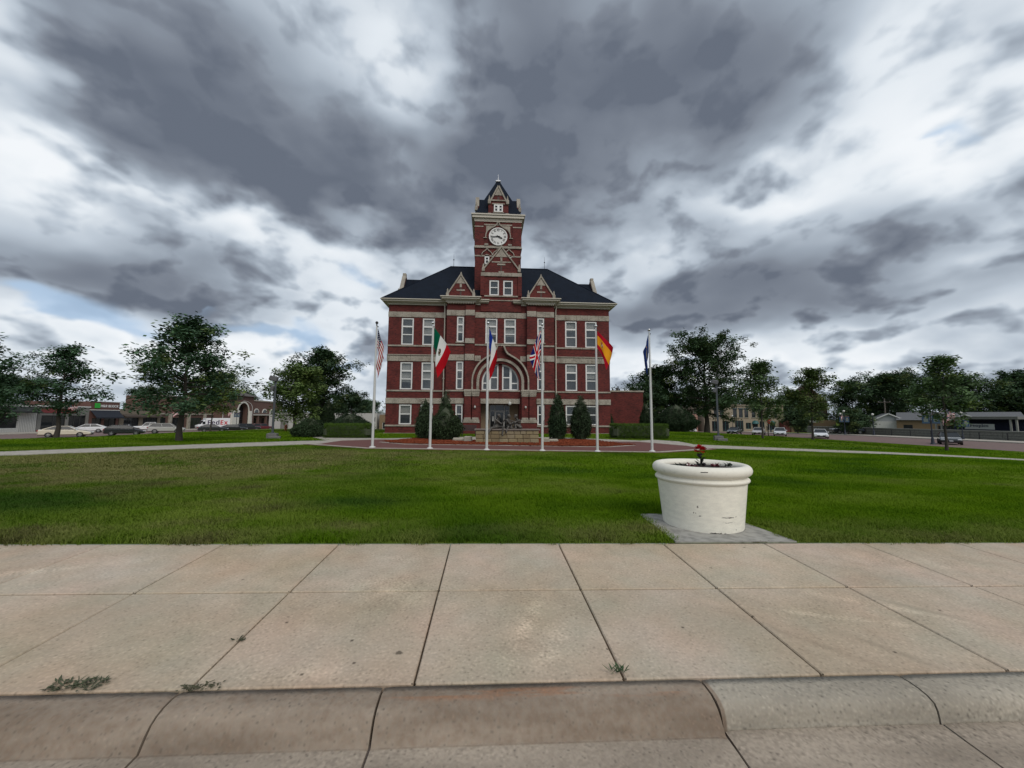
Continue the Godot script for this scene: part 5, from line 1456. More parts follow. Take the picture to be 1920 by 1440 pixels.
# ---- planter, weeds
func planter() -> void:
	var at := gp(3.33, -5.93, 0.012)
	var o := thing("planter", "large round white concrete planter with rolled rim and chipped paint", "planter", at)
	var pb := Image.create(1024, 256, false, Image.FORMAT_RGB8)
	var nz := noise(301, 0.02, 4); var n2 := noise(302, 0.2, 3)
	for y in 256:
		for x in 1024:
			var l := 1.0 + 0.05 * nz.get_noise_2d(x, y * 2.0) + 0.05 * n2.get_noise_2d(x, y)
			pb.set_pixel(x, y, Color(0.905 * l, 0.890 * l, 0.835 * l))
	rng.seed = 303
	# chips where the paint has come off: [u, v, half width, half height]; u 0.25 faces the street
	for q in [[0.345, 0.47, 2, 5], [0.36, 0.60, 1.5, 3], [0.353, 0.605, 2, 1.5], [0.338, 0.66, 4, 2], [0.235, 0.665, 26, 1.4], [0.225, 0.672, 10, 1.3], [0.232, 0.77, 17, 1.0], [0.20, 0.66, 4, 1.2], [0.195, 0.93, 2, 2], [0.29, 0.992, 9, 2.5], [0.283, 0.996, 14, 2], [0.265, 0.993, 5, 3], [0.248, 0.995, 4, 2], [0.30, 0.99, 4, 2]]:
		for j in range(-8, 9):
			for i in range(-30, 31):
				var e: float = (i / q[2]) ** 2 + (j / q[3]) ** 2
				var x := posmod(int(q[0] * 1024) + i, 1024); var y := clampi(int(q[1] * 256) + j + int(2.0 * sin(i * 0.22)), 0, 255)
				if e < 0.75 + 0.8 * n2.get_noise_2d(x * 2.0, y * 2.0): pb.set_pixel(x, y, Color(0.20, 0.18, 0.17))
	pb.generate_mipmaps()
	var pm := StandardMaterial3D.new()
	pm.albedo_texture = ImageTexture.create_from_image(pb); pm.roughness = 0.6
	var b := B.new()
	var pr := []
	for i in 25: pr.append(Vector2(lerpf(0.565, 0.635, i / 24.0), 0.68 * i / 24.0))
	b.lathe(Vector3.ZERO, pr, 72)
	for i in b.v.size(): b.u[i].y = 1.0 - b.v[i].y / 0.68
	part(b, "bowl", pm, o)
	var rm := mat("planter_rim", Color(0.905, 0.890, 0.835), 0.6, {"tex": ntex("rimdirt", 304, 0.03, [[0.0, gray(0.86)], [0.3, gray(0.97)], [1.0, gray(1.0)]]), "scale": 1.0})
	b = B.new()
	pr = []
	for i in 9: pr.append(Vector2(0.628 + 0.042 * sin(PI * i / 8.0), 0.655 + 0.095 * i / 8.0))
	for i in 3: pr.append(Vector2(0.638 + 0.003 * i, 0.752 + 0.008 * i))
	for i in 15:
		var a := deg_to_rad(-75.0 + 245.0 * i / 14.0)
		pr.append(Vector2(0.625 + cos(a) * 0.080, 0.845 + sin(a) * 0.080))
	pr.append_array([Vector2(0.555, 0.82), Vector2(0.55, 0.70)])
	b.lathe(Vector3.ZERO, pr, 72)
	part(b, "rim", rm, o)
	b = B.new()
	for q in [[0.315, 0.865], [0.325, 0.862]]:
		var a: float = q[0] * TAU
		b.cbox(Vector3(cos(a) * 0.703, q[1], sin(a) * 0.703), Vector3(0.05, 0.010, 0.006), 0.002, Basis(Vector3.UP, PI / 2 - a))
	part(b, "chip", mat("chip", lin(0.04, 0.035, 0.03), 0.9), o)
	b = B.new()
	pr = [Vector2(0.60, 0.845), Vector2(0.42, 0.86), Vector2(0.2, 0.875), Vector2(0.001, 0.88)]
	b.lathe(Vector3.ZERO, [Vector2(0.57, 0.845), Vector2(0.42, 0.86), Vector2(0.2, 0.875), Vector2(0.001, 0.88)], 40)
	part(b, "soil", mat("soil", lin(0.05, 0.038, 0.032), 0.95, {"tex": T["mulch"], "scale": 1.5}), o)
	# the one red flower on its dark leafy stem
	var base := at + Vector3(-0.02, 0.875, 0.05)
	var f := thing("flower_plant", "red flower on a dark leafy stem standing in the white planter", "flower", base)
	b = B.new()
	b.tube([Vector3(0, -0.02, 0), Vector3(0.01, 0.08, 0), Vector3(-0.005, 0.17, 0.01), Vector3(0.0, 0.215, 0)], [0.011, 0.01, 0.008, 0.006], 6)
	part(b, "stem", mat("dark_stem", lin(0.03, 0.035, 0.025), 0.8), f)
	rng.seed = 311
	var leafm := mat("dark_leaf", lin(0.022, 0.03, 0.022), 0.6, {"two": true})
	for i in 22:
		b = B.new()
		var a := rng.randf() * TAU
		var y := 0.01 + 0.17 * i / 22.0
		var l := rng.randf_range(0.07, 0.11) * (1.25 - y * 2.6)
		leaf(b, Vector3(0, y, 0), Vector3(cos(a), rng.randf_range(0.3, 1.0), sin(a)).normalized() * l, 0.02)
		part(b, "leaf", leafm, f)
	var pet := mat("red_petal", lin(0.36, 0.008, 0.010), 0.7, {"two": true, "spec": 0.2})
	for i in 60:
		b = B.new()
		var d := Vector3(rng.randf_range(-1, 1), rng.randf_range(-0.35, 1.0), rng.randf_range(-1, 1)).normalized()
		var c := Vector3(0, 0.245, 0) + d * Vector3(0.062, 0.058, 0.062) * rng.randf_range(0.5, 1.0)
		leaf(b, c, (d + Vector3(rng.randf_range(-0.5, 0.5), rng.randf_range(-0.2, 0.5), rng.randf_range(-0.5, 0.5))).normalized() * 0.05, 0.026)
		part(b, "petal", pet, f)
	# low wilted bedding plants
	var spec := [[-0.20, 0.10, "maroon_plant", "wilted maroon leafed plant with white petals in the planter, paler side of the red flower", lin(0.10, 0.025, 0.03), true], [0.20, 0.08, "crimson_plant", "low crimson leafed plant with white blossom beside the red flower", lin(0.17, 0.03, 0.045), true], [0.02, 0.0, "purple_plant", "dark purple leaves spread round the foot of the red flower", lin(0.035, 0.022, 0.035), false], [-0.38, 0.12, "sprout", "small dark green seedling by the rim of the planter, beside the maroon plant", lin(0.03, 0.045, 0.028), false], [0.40, 0.06, "sprout", "small dark green seedling by the rim of the planter, beside the crimson plant", lin(0.03, 0.045, 0.028), false]]
	for q in spec:
		var pl := thing(q[2], q[3], "plant", at + Vector3(q[0], 0.868, q[1]), 0.0, "small plants in the white planter")
		var lm := mat("leaf_" + q[2], q[4], 0.65, {"two": true})
		for i in (12 if q[5] else 9):
			b = B.new()
			var a := rng.randf() * TAU
			leaf(b, Vector3(rng.randf_range(-0.06, 0.06), 0.0, rng.randf_range(-0.05, 0.05)), Vector3(cos(a) * 0.8, rng.randf_range(0.25, 0.9), sin(a) * 0.8) * rng.randf_range(0.06, 0.10), 0.026)
			part(b, "leaf", lm, pl)
		if q[5]:
			for i in 5:
				b = B.new()
				leaf(b, Vector3(rng.randf_range(-0.08, 0.08), 0.035, rng.randf_range(0.0, 0.06)), Vector3(rng.randf_range(-1, 1), 0.5, rng.randf_range(-1, 1)).normalized() * 0.035, 0.016)
				part(b, "petal", mat("white_petal", lin(0.65, 0.6, 0.55), 0.6, {"two": true}), pl)

func leaf(b: B, p: Vector3, d: Vector3, w: float) -> void:   # a pointed, slightly folded leaf
	var sd := d.cross(Vector3.UP)
	if sd.length() < 1e-4: sd = Vector3.RIGHT
	sd = sd.normalized() * w
	var up := sd.cross(d).normalized() * w * 0.35
	var m := p + d * 0.5
	b.tri(p, m - sd + up, m - up * 0.5); b.tri(p, m - up * 0.5, m + sd + up)
	b.tri(m - sd + up, p + d, m - up * 0.5); b.tri(m - up * 0.5, p + d, m + sd + up)

func weeds() -> void:
	var spec := [[-2.52, -2.69, 0.16, 130, 0.05, "flat dark green weed spreading over the kerb joint", lin(0.06, 0.07, 0.035)], [-1.76, -2.65, 0.12, 60, 0.03, "small mossy weed in the kerb joint beside the slab joint", lin(0.06, 0.06, 0.03)], [0.885, -2.70, 0.05, 16, 0.075, "small bright green upright weed at the end of a slab joint", lin(0.04, 0.085, 0.03)], [-1.83, -3.12, 0.05, 10, 0.02, "tiny dark weed growing in the slab joint", lin(0.04, 0.045, 0.02)], [3.55, -5.06, 0.26, 26, 0.012, "dry brown clippings along the edge of the planter pad", lin(0.10, 0.08, 0.05)]]
	rng.seed = 331
	for q in spec:
		var o := thing("weed", q[5], "weed", gp(q[0], q[1], 0.004))
		var wm := mat("weed%.2f" % q[0], q[6], 0.8, {"two": true})
		var b := B.new()
		for i in q[3]:
			var p := Vector3(rng.randf_range(-1, 1) * q[2], 0.0, rng.randf_range(-0.35, 0.35) * minf(q[2], 0.14))
			var a := rng.randf() * TAU
			leaf(b, p, Vector3(cos(a), rng.randf_range(0.3, 1.4) if q[4] > 0.06 else rng.randf_range(0.15, 0.6), sin(a)) * rng.randf_range(0.5, 1.0) * maxf(q[4], 0.03), 0.006)
		part(b, "leaves", wm, o)
		b = B.new()
		for i in 5:
			var a := rng.randf() * TAU
			b.tube([Vector3.ZERO, Vector3(cos(a) * q[2] * 0.4, q[4] * 0.4, sin(a) * 0.03), Vector3(cos(a) * q[2] * 0.8, q[4] * 0.5, sin(a) * 0.05)], [0.003, 0.003, 0.002], 4)
		part(b, "stems", wm, o)

# ---- plants
func cluster(key: String, sd: int, count: int, rad: float, flat: float, ll: float, lw: float) -> ArrayMesh:   # a spray of leaf-sized faces
	if M.has(key): return M[key]
	var b := B.new()
	rng.seed = sd
	for i in count:
		var d := Vector3(rng.randfn(), rng.randfn() * flat, rng.randfn()) * rad * 0.52
		var a := Vector3(rng.randf_range(-1, 1), rng.randf_range(-0.5, 0.3), rng.randf_range(-1, 1)).normalized() * ll * rng.randf_range(0.7, 1.3)
		var s := a.cross(Vector3(rng.randf_range(-0.7, 0.7), 1, rng.randf_range(-0.7, 0.7))).normalized() * lw * rng.randf_range(0.7, 1.2)
		var t := rng.randf_range(0.7, 1.3)
		b.col = Color(t, t, t * rng.randf_range(0.85, 1.1))
		var nn := s.cross(a).normalized()
		if nn.y < 0: nn = -nn; s = -s
		var i0 := b.vert(d, nn); b.vert(d + a * 0.5 - s, nn); b.vert(d + a, nn); b.vert(d + a * 0.5 + s, nn)
		b.ix.append_array(PackedInt32Array([i0, i0 + 1, i0 + 2, i0, i0 + 2, i0 + 3]))
	M[key] = b.mesh()
	return M[key]

func foliage() -> StandardMaterial3D:
	return mat("foliage", Color.WHITE, 0.7, {"vc": true, "two": true, "spec": 0.25, "back": Color(0.28, 0.36, 0.12)})

func bark() -> StandardMaterial3D:
	return mat("bark", lin(0.075, 0.062, 0.05), 0.95, {"tex": ntex("bark", 401, 0.06, [[0.0, gray(0.5)], [0.5, gray(0.85)], [1.0, gray(1.0)]]), "scale": 1.5})

func tree(called: String, label: String, group: String, at: Vector3, h: float, spread: float, cb: float, sd: int, col: Color, o := {}) -> Node3D:
	var t := thing(called, label, "tree", at, 0.0, group)
	rng.seed = sd
	var b := B.new()
	var tr: float = o.get("trunk", h * 0.019 + 0.03)
	var top: float = h * o.get("top", 0.93)
	var tp := []; var rd := []
	var lean := Vector3(rng.randf_range(-1, 1), 0, rng.randf_range(-1, 1)) * h * 0.015
	for i in 8:
		var q := i / 7.0
		tp.append(Vector3(0, -0.1 + (top + 0.1) * q, 0) + lean * q * 2.0 + Vector3(rng.randf_range(-1, 1), 0, rng.randf_range(-1, 1)) * tr * 0.6 * (1.0 if i > 0 else 0.0))
		rd.append(maxf(tr * (1.25 if i == 0 else 1.0) * pow(1.0 - q * 0.93, 0.9), 0.012))
	b.tube(tp, rd, 9)
	var n: int = o.get("limbs", 26)
	var xf := []; var cs := []
	var cscale: float = o.get("cs", 1.0)
	var lo: float = o.get("elo", 5.0); var hi: float = o.get("ehi", 55.0)
	var wide: float = o.get("wide", 0.38)       # where in the crown it is widest
	for i in n:
		var f := (i + 0.5) / n
		var q := lerpf(cb, 0.98, pow(f, 0.85))
		var pr := sin(PI * 0.5 * f / wide) if f < wide else cos(PI * 0.5 * (f - wide) / (1.0 - wide) * 0.93)
		pr = lerpf(0.42, 1.0, pr) if f < wide else pr
		if o.get("cone", false) and f >= wide: pr = lerpf(1.0, 0.10, pow((f - wide) / (1.0 - wide), 0.85))
		var ln: float = spread * pr * rng.randf_range(0.62, 1.18) + 0.25
		if rng.randf() < 0.12: ln *= 1.25
		var az := i * 2.39996 + rng.randf_range(-0.5, 0.5)
		var e := deg_to_rad(lerpf(lo, hi, f) + rng.randf_range(-12, 12))
		var k := q * h / top * 7.0
		var k0 := clampi(int(k), 0, 6)
		var p0: Vector3 = tp[k0].lerp(tp[k0 + 1], clampf(k - k0, 0.0, 1.0))
		var d := Vector3(cos(az) * cos(e), sin(e), sin(az) * cos(e))
		var pts := [p0]; var rs := [maxf(0.02, rd[k0] * 0.5)]
		for s in range(1, 5):
			d = (d + Vector3(rng.randf_range(-1, 1), rng.randf_range(-0.6, 0.9), rng.randf_range(-1, 1)) * 0.16).normalized()
			pts.append(pts[s - 1] + d * ln / 4.0)
			rs.append(rs[0] * (1.0 - s * 0.21))
		b.tube(pts, rs, 5, false)
		var cnt := maxi(4, int(ln / (0.26 * cscale) * float(o.get("dense", 1.0))))
		for j in cnt:
			var w := lerpf(0.3, 1.04, (j + rng.randf()) / cnt)
			var wi := clampi(int(w * 4.0), 0, 3)
			var p: Vector3 = pts[wi].lerp(pts[wi + 1], w * 4.0 - wi)
			var off := Vector3(rng.randfn(), rng.randfn() * 0.55, rng.randfn()) * (0.10 * ln + 0.12 * cscale) * (0.6 + 0.6 * (1.0 - absf(w - 0.6)))
			if j % 3 == 0: b.tube([p, p + off], [0.014, 0.006], 4, false)
			var sc := cscale * rng.randf_range(0.7, 1.25)
			var bs := Basis.from_euler(Vector3(rng.randf_range(-0.35, 0.35), rng.randf() * TAU, rng.randf_range(-0.35, 0.35))).scaled(Vector3.ONE * sc)
			xf.append(Transform3D(bs, p + off))
			var c := col * rng.randf_range(0.75, 1.25)
			if rng.randf() < float(o.get("yellowed", 0.12)): c = c.lerp(Color(0.16, 0.19, 0.05), 0.5)  # a random share of the sprays is tinted yellower
			c.a = 1.0
			cs.append(c)
	part(b, "trunk", bark(), t)
	multi(cluster("spray", 402, 56, 0.40, 0.62, 0.21, 0.058), xf, cs, "crown", foliage(), t).set_meta("kind", "stuff")
	return t

func evergreen(called: String, label: String, group: String, at: Vector3, h: float, r: float, sd: int, col: Color, belly := 0.25, dense := 1.0) -> Node3D:   # clipped or naturally pointed evergreen
	var t := thing(called, label, "shrub", at, 0.0, group)
	rng.seed = sd
	var b := B.new()
	var pr := []
	for i in 11:
		var f := i / 10.0
		pr.append(Vector2(maxf(0.005, 0.80 * r * (pow(f / belly, 0.6) * 0.3 + 0.7 if f < belly else pow(maxf(0.0, 1.0 - (f - belly) / (1.0 - belly)), 0.75))), 0.02 + h * 0.95 * f))
	b.lathe(Vector3.ZERO, pr, 16)
	part(b, "inner_branches", mat("inner_green", lin(0.05, 0.06, 0.035), 0.95), t)
	var xf := []; var cs := []
	var nz := noise(sd, 0.9, 3)
	var cnt := int(h * r * 380.0 * dense)
	for i in cnt:
		var f := 1.0 - sqrt(rng.randf())
		f = lerpf(rng.randf(), f, 0.75)
		var rr := r * (pow(f / belly, 0.6) * 0.3 + 0.7 if f < belly else pow(maxf(0.0, 1.0 - (f - belly) / (1.0 - belly)), 0.75))
		var a := rng.randf() * TAU
		rr *= 0.93 + 0.22 * nz.get_noise_3d(cos(a) * 1.6, f * h * 1.3, sin(a) * 1.6)
		var p := Vector3(cos(a) * rr, h * f * 0.97 + 0.04, sin(a) * rr)
		var s := rng.randf_range(0.5, 0.95)
		xf.append(Transform3D(Basis(Vector3.UP, rng.randf() * TAU) * Basis(Vector3.RIGHT, rng.randf_range(0.5, 1.3)).scaled(Vector3(s, s, s)), p))
		var c := col * rng.randf_range(0.7, 1.35); c.a = 1.0
		cs.append(c)
	multi(cluster("sprig", 403, 18, 0.20, 1.1, 0.15, 0.03), xf, cs, "foliage", foliage(), t).set_meta("kind", "stuff")
	return t

func hedge(label: String, at: Vector3, w: float, h: float, d: float, sd: int) -> void:
	var t := thing("clipped_hedge", label, "hedge", at, 0.0, "clipped hedges beside the courthouse")
	rng.seed = sd
	var b := B.new()
	b.cbox(Vector3(0, h * 0.47, 0), Vector3(w - 0.1, h * 0.94 - 0.06, d - 0.1), 0.22)
	part(b, "inner_branches", mat("inner_green", lin(0.05, 0.06, 0.035), 0.95), t)
	var xf := []; var cs := []
	var rr := minf(d * 0.45, 0.8)
	for i in int((w * d + 2 * (w + d) * h) * 230.0):
		var p := Vector3(rng.randf_range(-0.5, 0.5) * w, rng.randf_range(0.03, 1.0) * h, rng.randf_range(-0.5, 0.5) * d)
		match rng.randi() % 4:
			0: p.z = signf(p.z) * d * 0.5
			1: p.y = h
			2: p.z = d * 0.5
			3:
				if rng.randf() < d / w: p.x = signf(p.x) * w * 0.5
				else: p.y = h
		# rounded ends and shoulders
		var cx := w * 0.5 - rr
		if absf(p.x) > cx:
			var e := Vector2(absf(p.x) - cx, p.z * rr / (d * 0.5))
			if e.length() > rr:
				e = e.normalized() * rr
				p.x = signf(p.x) * (cx + e.x); p.z = e.y * (d * 0.5) / rr
		var ty := p.y - (h - 0.16); var tz := absf(p.z) - (d * 0.5 - 0.16)
		if ty > 0 and tz > 0:
			var e2 := Vector2(tz, ty)
			if e2.length() > 0.16:
				e2 = e2.normalized() * 0.16
				p.y = h - 0.16 + e2.y; p.z = signf(p.z) * (d * 0.5 - 0.16 + e2.x)
		p += Vector3(rng.randfn(), rng.randfn(), rng.randfn()) * 0.012
		var s := rng.randf_range(0.22, 0.36)
		xf.append(Transform3D(Basis.from_euler(Vector3(rng.randf() * TAU, rng.randf() * TAU, 0)).scaled(Vector3.ONE * s), p))
		var c := Color(0.060, 0.110, 0.016) * rng.randf_range(0.7, 1.3); c.a = 1.0
		cs.append(c)
	multi(cluster("hedge_leaf", 404, 10, 0.22, 1.0, 0.13, 0.045), xf, cs, "foliage", foliage(), t).set_meta("kind", "stuff")

func plants() -> void:
	var oak := Color(0.068, 0.128, 0.071)
	var gl := "young oaks on the lawn beside the storefront street"
	tree("oak_tree", "young oak with broad dark crown and reaching side branch beside the diagonal path", gl, gp(-17.0, -22.45), 6.45, 2.75, 0.28, 11, oak, {"trunk": 0.145, "limbs": 40, "elo": -4.0, "ehi": 66.0, "dense": 1.0, "wide": 0.24, "cone": true, "top": 0.99})
	tree("oak_tree", "smaller narrow young oak in front of the white sedan", gl, gp(-30.2, -29.0), 6.25, 2.25, 0.3, 12, oak, {"trunk": 0.14, "limbs": 34, "elo": -2.0, "ehi": 66.0, "dense": 0.95, "wide": 0.26, "cone": true, "top": 0.98})
	tree("oak_tree", "dense young oak in front of the white painted storefront", gl, gp(-33.4, -26.6), 7.1, 3.0, 0.16, 13, oak, {"trunk": 0.15, "limbs": 40, "elo": -8.0, "ehi": 62.0, "dense": 1.15, "wide": 0.3, "cone": true})
	tree("young_tree", "yellowish green young tree behind the broad oak, near the delivery truck", "", gp(-30.5, -44.5), 5.9, 2.6, 0.35, 14, Color(0.150, 0.210, 0.059), {"trunk": 0.08, "limbs": 26, "cs": 1.15, "dense": 1.3})
	tree("leafy_tree", "light green leafy tree behind the floodlight post by the arcade building", "", gp(-20.6, -42.5), 6.6, 2.9, 0.22, 15, Color(0.124, 0.184, 0.059), {"trunk": 0.2, "limbs": 42, "cs": 1.35, "elo": 0.0, "dense": 1.15})
	tree("tall_tree", "tall dark tree with a rounded crown behind the light green tree", "", gp(-21.8, -52.0), 9.9, 3.7, 0.22, 16, Color(0.056, 0.100, 0.050), {"trunk": 0.3, "limbs": 46, "cs": 1.7, "elo": -5.0, "ehi": 65.0, "dense": 1.15})
	tree("small_tree", "small open tree between the dark columns and the courthouse corner", "", gp(-16.2, -47.0), 4.3, 2.0, 0.25, 17, Color(0.060, 0.104, 0.055), {"limbs": 22, "dense": 1.1})
	tree("small_tree", "low dark tree close behind the courthouse corner", "", gp(-12.6, -58.0), 5.4, 2.4, 0.15, 18, Color(0.052, 0.088, 0.046), {"limbs": 26, "cs": 1.3, "dense": 1.3})
	var ge := "dark column shaped evergreens behind the clipped hedge"
	evergreen("column_evergreen", "dark column evergreen behind the hedge, nearer the light green tree", ge, gp(-19.4, -45.0), 3.5, 0.72, 21, Color(0.025, 0.045, 0.020), 0.4)
	evergreen("column_evergreen", "dark column evergreen behind the hedge, nearer the small open tree", ge, gp(-18.0, -44.6), 3.7, 0.66, 22, Color(0.025, 0.045, 0.020), 0.4)
	evergreen("spreading_bush", "dark spreading bush at the end of the clipped hedge near the floodlight post", "", gp(-13.6, -30.6), 1.5, 1.35, 23, Color(0.027, 0.048, 0.020), 0.3)
	evergreen("spreading_bush", "wide dark bush behind the clipped hedge below the column evergreens", "", gp(-12.0, -34.5), 1.9, 2.0, 24, Color(0.025, 0.042, 0.020), 0.3)
	# right hand lawn
	tree("spreading_tree", "large spreading shade tree with thick trunk in front of the stone building", "", gp(40.3, -69.0), 17.0, 8.2, 0.20, 31, Color(0.060, 0.104, 0.050), {"trunk": 0.46, "limbs": 60, "cs": 2.1, "elo": -2.0, "ehi": 62.0, "dense": 1.0, "wide": 0.35, "top": 0.86})
	tree("tall_tree", "tall dark tree between the brick annex and the large shade tree", "", gp(33.0, -74.0), 12.5, 5.0, 0.10, 32, Color(0.052, 0.092, 0.046), {"trunk": 0.35, "limbs": 46, "cs": 2.0, "elo": -5.0, "dense": 1.4})
	tree("small_tree", "narrow tree right behind the brick annex", "", gp(27.5, -66.0), 8.4, 2.6, 0.12, 33, Color(0.060, 0.104, 0.055), {"limbs": 28, "cs": 1.5, "dense": 1.3})
	var gr := "slender young trees on the lawn beside the railing street"
	tree("young_tree", "slender young tree with open crown standing by the floodlight post and stone building", gr, gp(23.2, -31.4), 6.3, 2.2, 0.36, 34, Color(0.088, 0.140, 0.059), {"trunk": 0.075, "limbs": 26, "elo": 8.0, "ehi": 66.0, "dense": 0.9, "wide": 0.25, "cone": true})
	tree("young_tree", "young tree with yellow tinged crown in front of the white car", gr, gp(28.0, -31.8), 6.0, 2.3, 0.33, 35, Color(0.096, 0.140, 0.050), {"trunk": 0.09, "limbs": 30, "elo": 0.0, "dense": 1.0, "yellowed": 0.3, "wide": 0.3, "cone": true})
	tree("young_tree", "small thin young tree between the silver car and the stop sign", gr, gp(32.5, -43.0), 4.2, 1.4, 0.35, 36, Color(0.100, 0.148, 0.055), {"trunk": 0.06, "limbs": 18, "cs": 0.9})
	tree("young_tree", "slender young tree with a wispy top beside the black compact car", gr, gp(31.6, -24.9), 6.5, 2.1, 0.30, 37, Color(0.088, 0.144, 0.059), {"trunk": 0.085, "limbs": 26, "elo": 0.0, "ehi": 60.0, "dense": 0.65, "wide": 0.2, "cone": true})
	tree("round_tree", "round dark tree on the pavement by the low tan shop", "", gp(70.5, -84.0), 4.9, 2.7, 0.22, 38, Color(0.056, 0.096, 0.046), {"limbs": 34, "cs": 1.7, "dense": 1.5})
	tree("round_tree", "dark tree on the pavement behind the double globe lamp", "", gp(73.0, -74.0), 4.8, 2.3, 0.2, 39, Color(0.056, 0.096, 0.046), {"limbs": 30, "cs": 1.6, "dense": 1.4})
	tree("small_tree", "small tree in front of the white gabled house", "", gp(80.0, -77.5), 3.9, 1.6, 0.15, 40, Color(0.052, 0.088, 0.046), {"limbs": 22, "cs": 1.4, "dense": 1.3})
	evergreen("spruce_tree", "small spruce in front of the brick annex", "", gp(13.3, -44.0), 3.5, 1.35, 41, Color(0.037, 0.063, 0.029), 0.12)
	evergreen("spreading_bush", "large dark bush behind the hedge in front of the tall dark tree", "", gp(24.0, -48.0), 3.6, 2.6, 42, Color(0.022, 0.042, 0.018), 0.35, 0.8)
	evergreen("column_evergreen", "dark column evergreen beside the brick annex", ge, gp(19.7, -47.0), 3.6, 0.75, 43, Color(0.025, 0.045, 0.020), 0.4)
	# woods far behind: each tree on its own
	var far := [[97, -88, 13.5, 7.0], [106, -92, 14.8, 7.5], [113, -84, 13.0, 7.0], [121, -95, 14.0, 6.5], [127, -84, 12.0, 6.0], [134, -90, 14.5, 7.5], [140, -82, 15.5, 7.5], [104, -104, 14.0, 7.0], [90, -108, 9.5, 5.5], [83, -116, 9.0, 6.0], [76, -122, 10.0, 6.0], [67, -124, 13.0, 6.5], [58, -126, 12.0, 6.0], [120, -72, 11.0, 6.0], [131, -70, 12.5, 6.0], [48, -118, 9.0, 5.0], [36, -112, 8.0, 5.0]]
	var what := ["beyond the bank canopy", "beyond the white gabled house", "behind the stone building"]
	for i in far.size():
		var q: Array = far[i]
		var w: String = what[0] if q[0] > 112 else (what[1] if q[0] > 80 else what[2])
		tree("woodland_tree", "full dark green tree in the woods " + w, "trees in the woods " + w, gp(q[0], q[1]), q[2], q[3] * 0.95, 0.08, 500 + i, Color(0.060, 0.104, 0.050) * (0.85 + 0.06 * (i % 5)), {"limbs": 40, "cs": 2.5, "elo": -6.0, "ehi": 62.0, "dense": 1.3, "wide": 0.4})
	var farw := [[-100, -120, 11.0, 6.0], [-112, -96, 12.0, 6.5], [-92, -150, 12.0, 6.5], [-64, -150, 9.0, 5.0], [-52, -140, 8.0, 5.0], [-40, -130, 8.0, 5.0], [-28, -124, 7.5, 4.5], [-14, -120, 7.0, 4.5]]
	for i in farw.size():
		var q: Array = farw[i]
		var w: String = "behind the storefronts" if q[0] < -80 else "behind the white warehouse"
		tree("woodland_tree", "dark rounded tree standing " + w, "trees " + w, gp(q[0], q[1]), q[2], q[3], 0.1, 540 + i, Color(0.060, 0.104, 0.055), {"limbs": 36, "cs": 2.3, "elo": -6.0, "dense": 1.3})
	# by the courthouse
	var gc := "pointed evergreens in the mulch bed"
	evergreen("cone_evergreen", "narrow dark evergreen behind the round bush in the mulch bed", gc, gp(-4.35, -27.0), 3.0, 0.58, 51, Color(0.027, 0.045, 0.020), 0.3)
	evergreen("cone_evergreen", "tall pointed evergreen rising behind the round bush", gc, gp(-3.15, -28.6), 3.75, 0.58, 52, Color(0.030, 0.050, 0.022), 0.3)
	evergreen("round_bush", "big round dark bush with glossy leaves in the mulch bed", "", gp(-2.85, -26.0), 2.35, 1.06, 53, Color(0.030, 0.048, 0.020), 0.42)
	evergreen("cone_evergreen", "pointed evergreen in the mulch bed nearer the stone wall, facing the small pane windows", gc, gp(4.95, -27.4), 3.6, 0.58, 54, Color(0.025, 0.045, 0.020), 0.35)
	evergreen("cone_evergreen", "plump pointed evergreen in the mulch bed farther from the stone wall", gc, gp(6.68, -27.6), 3.45, 0.66, 55, Color(0.025, 0.042, 0.019), 0.38)
	hedge("clipped green hedge beside the dark spreading bush", gp(-10.1, -28.9), 3.4, 0.98, 1.5, 56)
	hedge("clipped green hedge in front of the brick annex", gp(12.1, -30.4), 4.6, 1.10, 1.6, 57)

# ---- vehicles: length along x (front +x), y up
func loft(b: B, poly: Array, hw: float, rnd: float) -> void:   # a side outline given width, its long edges rounded over
	var p := PackedVector2Array(poly)
	if Geometry2D.is_polygon_clockwise(p): p.reverse()
	var n := p.size()
	var nr := PackedVector2Array()
	for i in n:
		var d := (p[(i + 1) % n] - p[(i + n - 1) % n]).normalized()
		nr.append(Vector2(d.y, -d.x))
	var zs := [[-hw, rnd], [-hw + rnd * 0.35, rnd * 0.35], [-hw + rnd, 0.0], [hw - rnd, 0.0], [hw - rnd * 0.35, rnd * 0.35], [hw, rnd]]
	var st := b.v.size()
	for z in zs:
		for i in n:
			var q: Vector2 = p[i] - nr[i] * z[1]
			var nz: float = 0.0 if z[1] < 0.001 else z[1] / rnd * signf(z[0])
			b.vert(Vector3(q.x, q.y, z[0]), Vector3(nr[i].x, nr[i].y, nz * 1.2).normalized())
	for k in zs.size() - 1:
		for i in n:
			var a := st + k * n + i; var e := st + k * n + (i + 1) % n
			b.ix.append_array(PackedInt32Array([a, a + n, e + n, a, e + n, e]))
	var t := Geometry2D.triangulate_polygon(p)
	for s in [0, 5]:
		var f := b.v.size()
		for i in n: b.vert(b.v[st + s * n + i], Vector3(0, 0, -1 if s == 0 else 1))
		for i in range(0, t.size(), 3):
			var q := [f + t[i], f + t[i + 1], f + t[i + 2]]
			var cr := (p[t[i + 1]] - p[t[i]]).cross(p[t[i + 2]] - p[t[i]])
			if (cr > 0) == (s == 5): b.ix.append_array(PackedInt32Array([q[0], q[2], q[1]]))
			else: b.ix.append_array(PackedInt32Array([q[0], q[1], q[2]]))

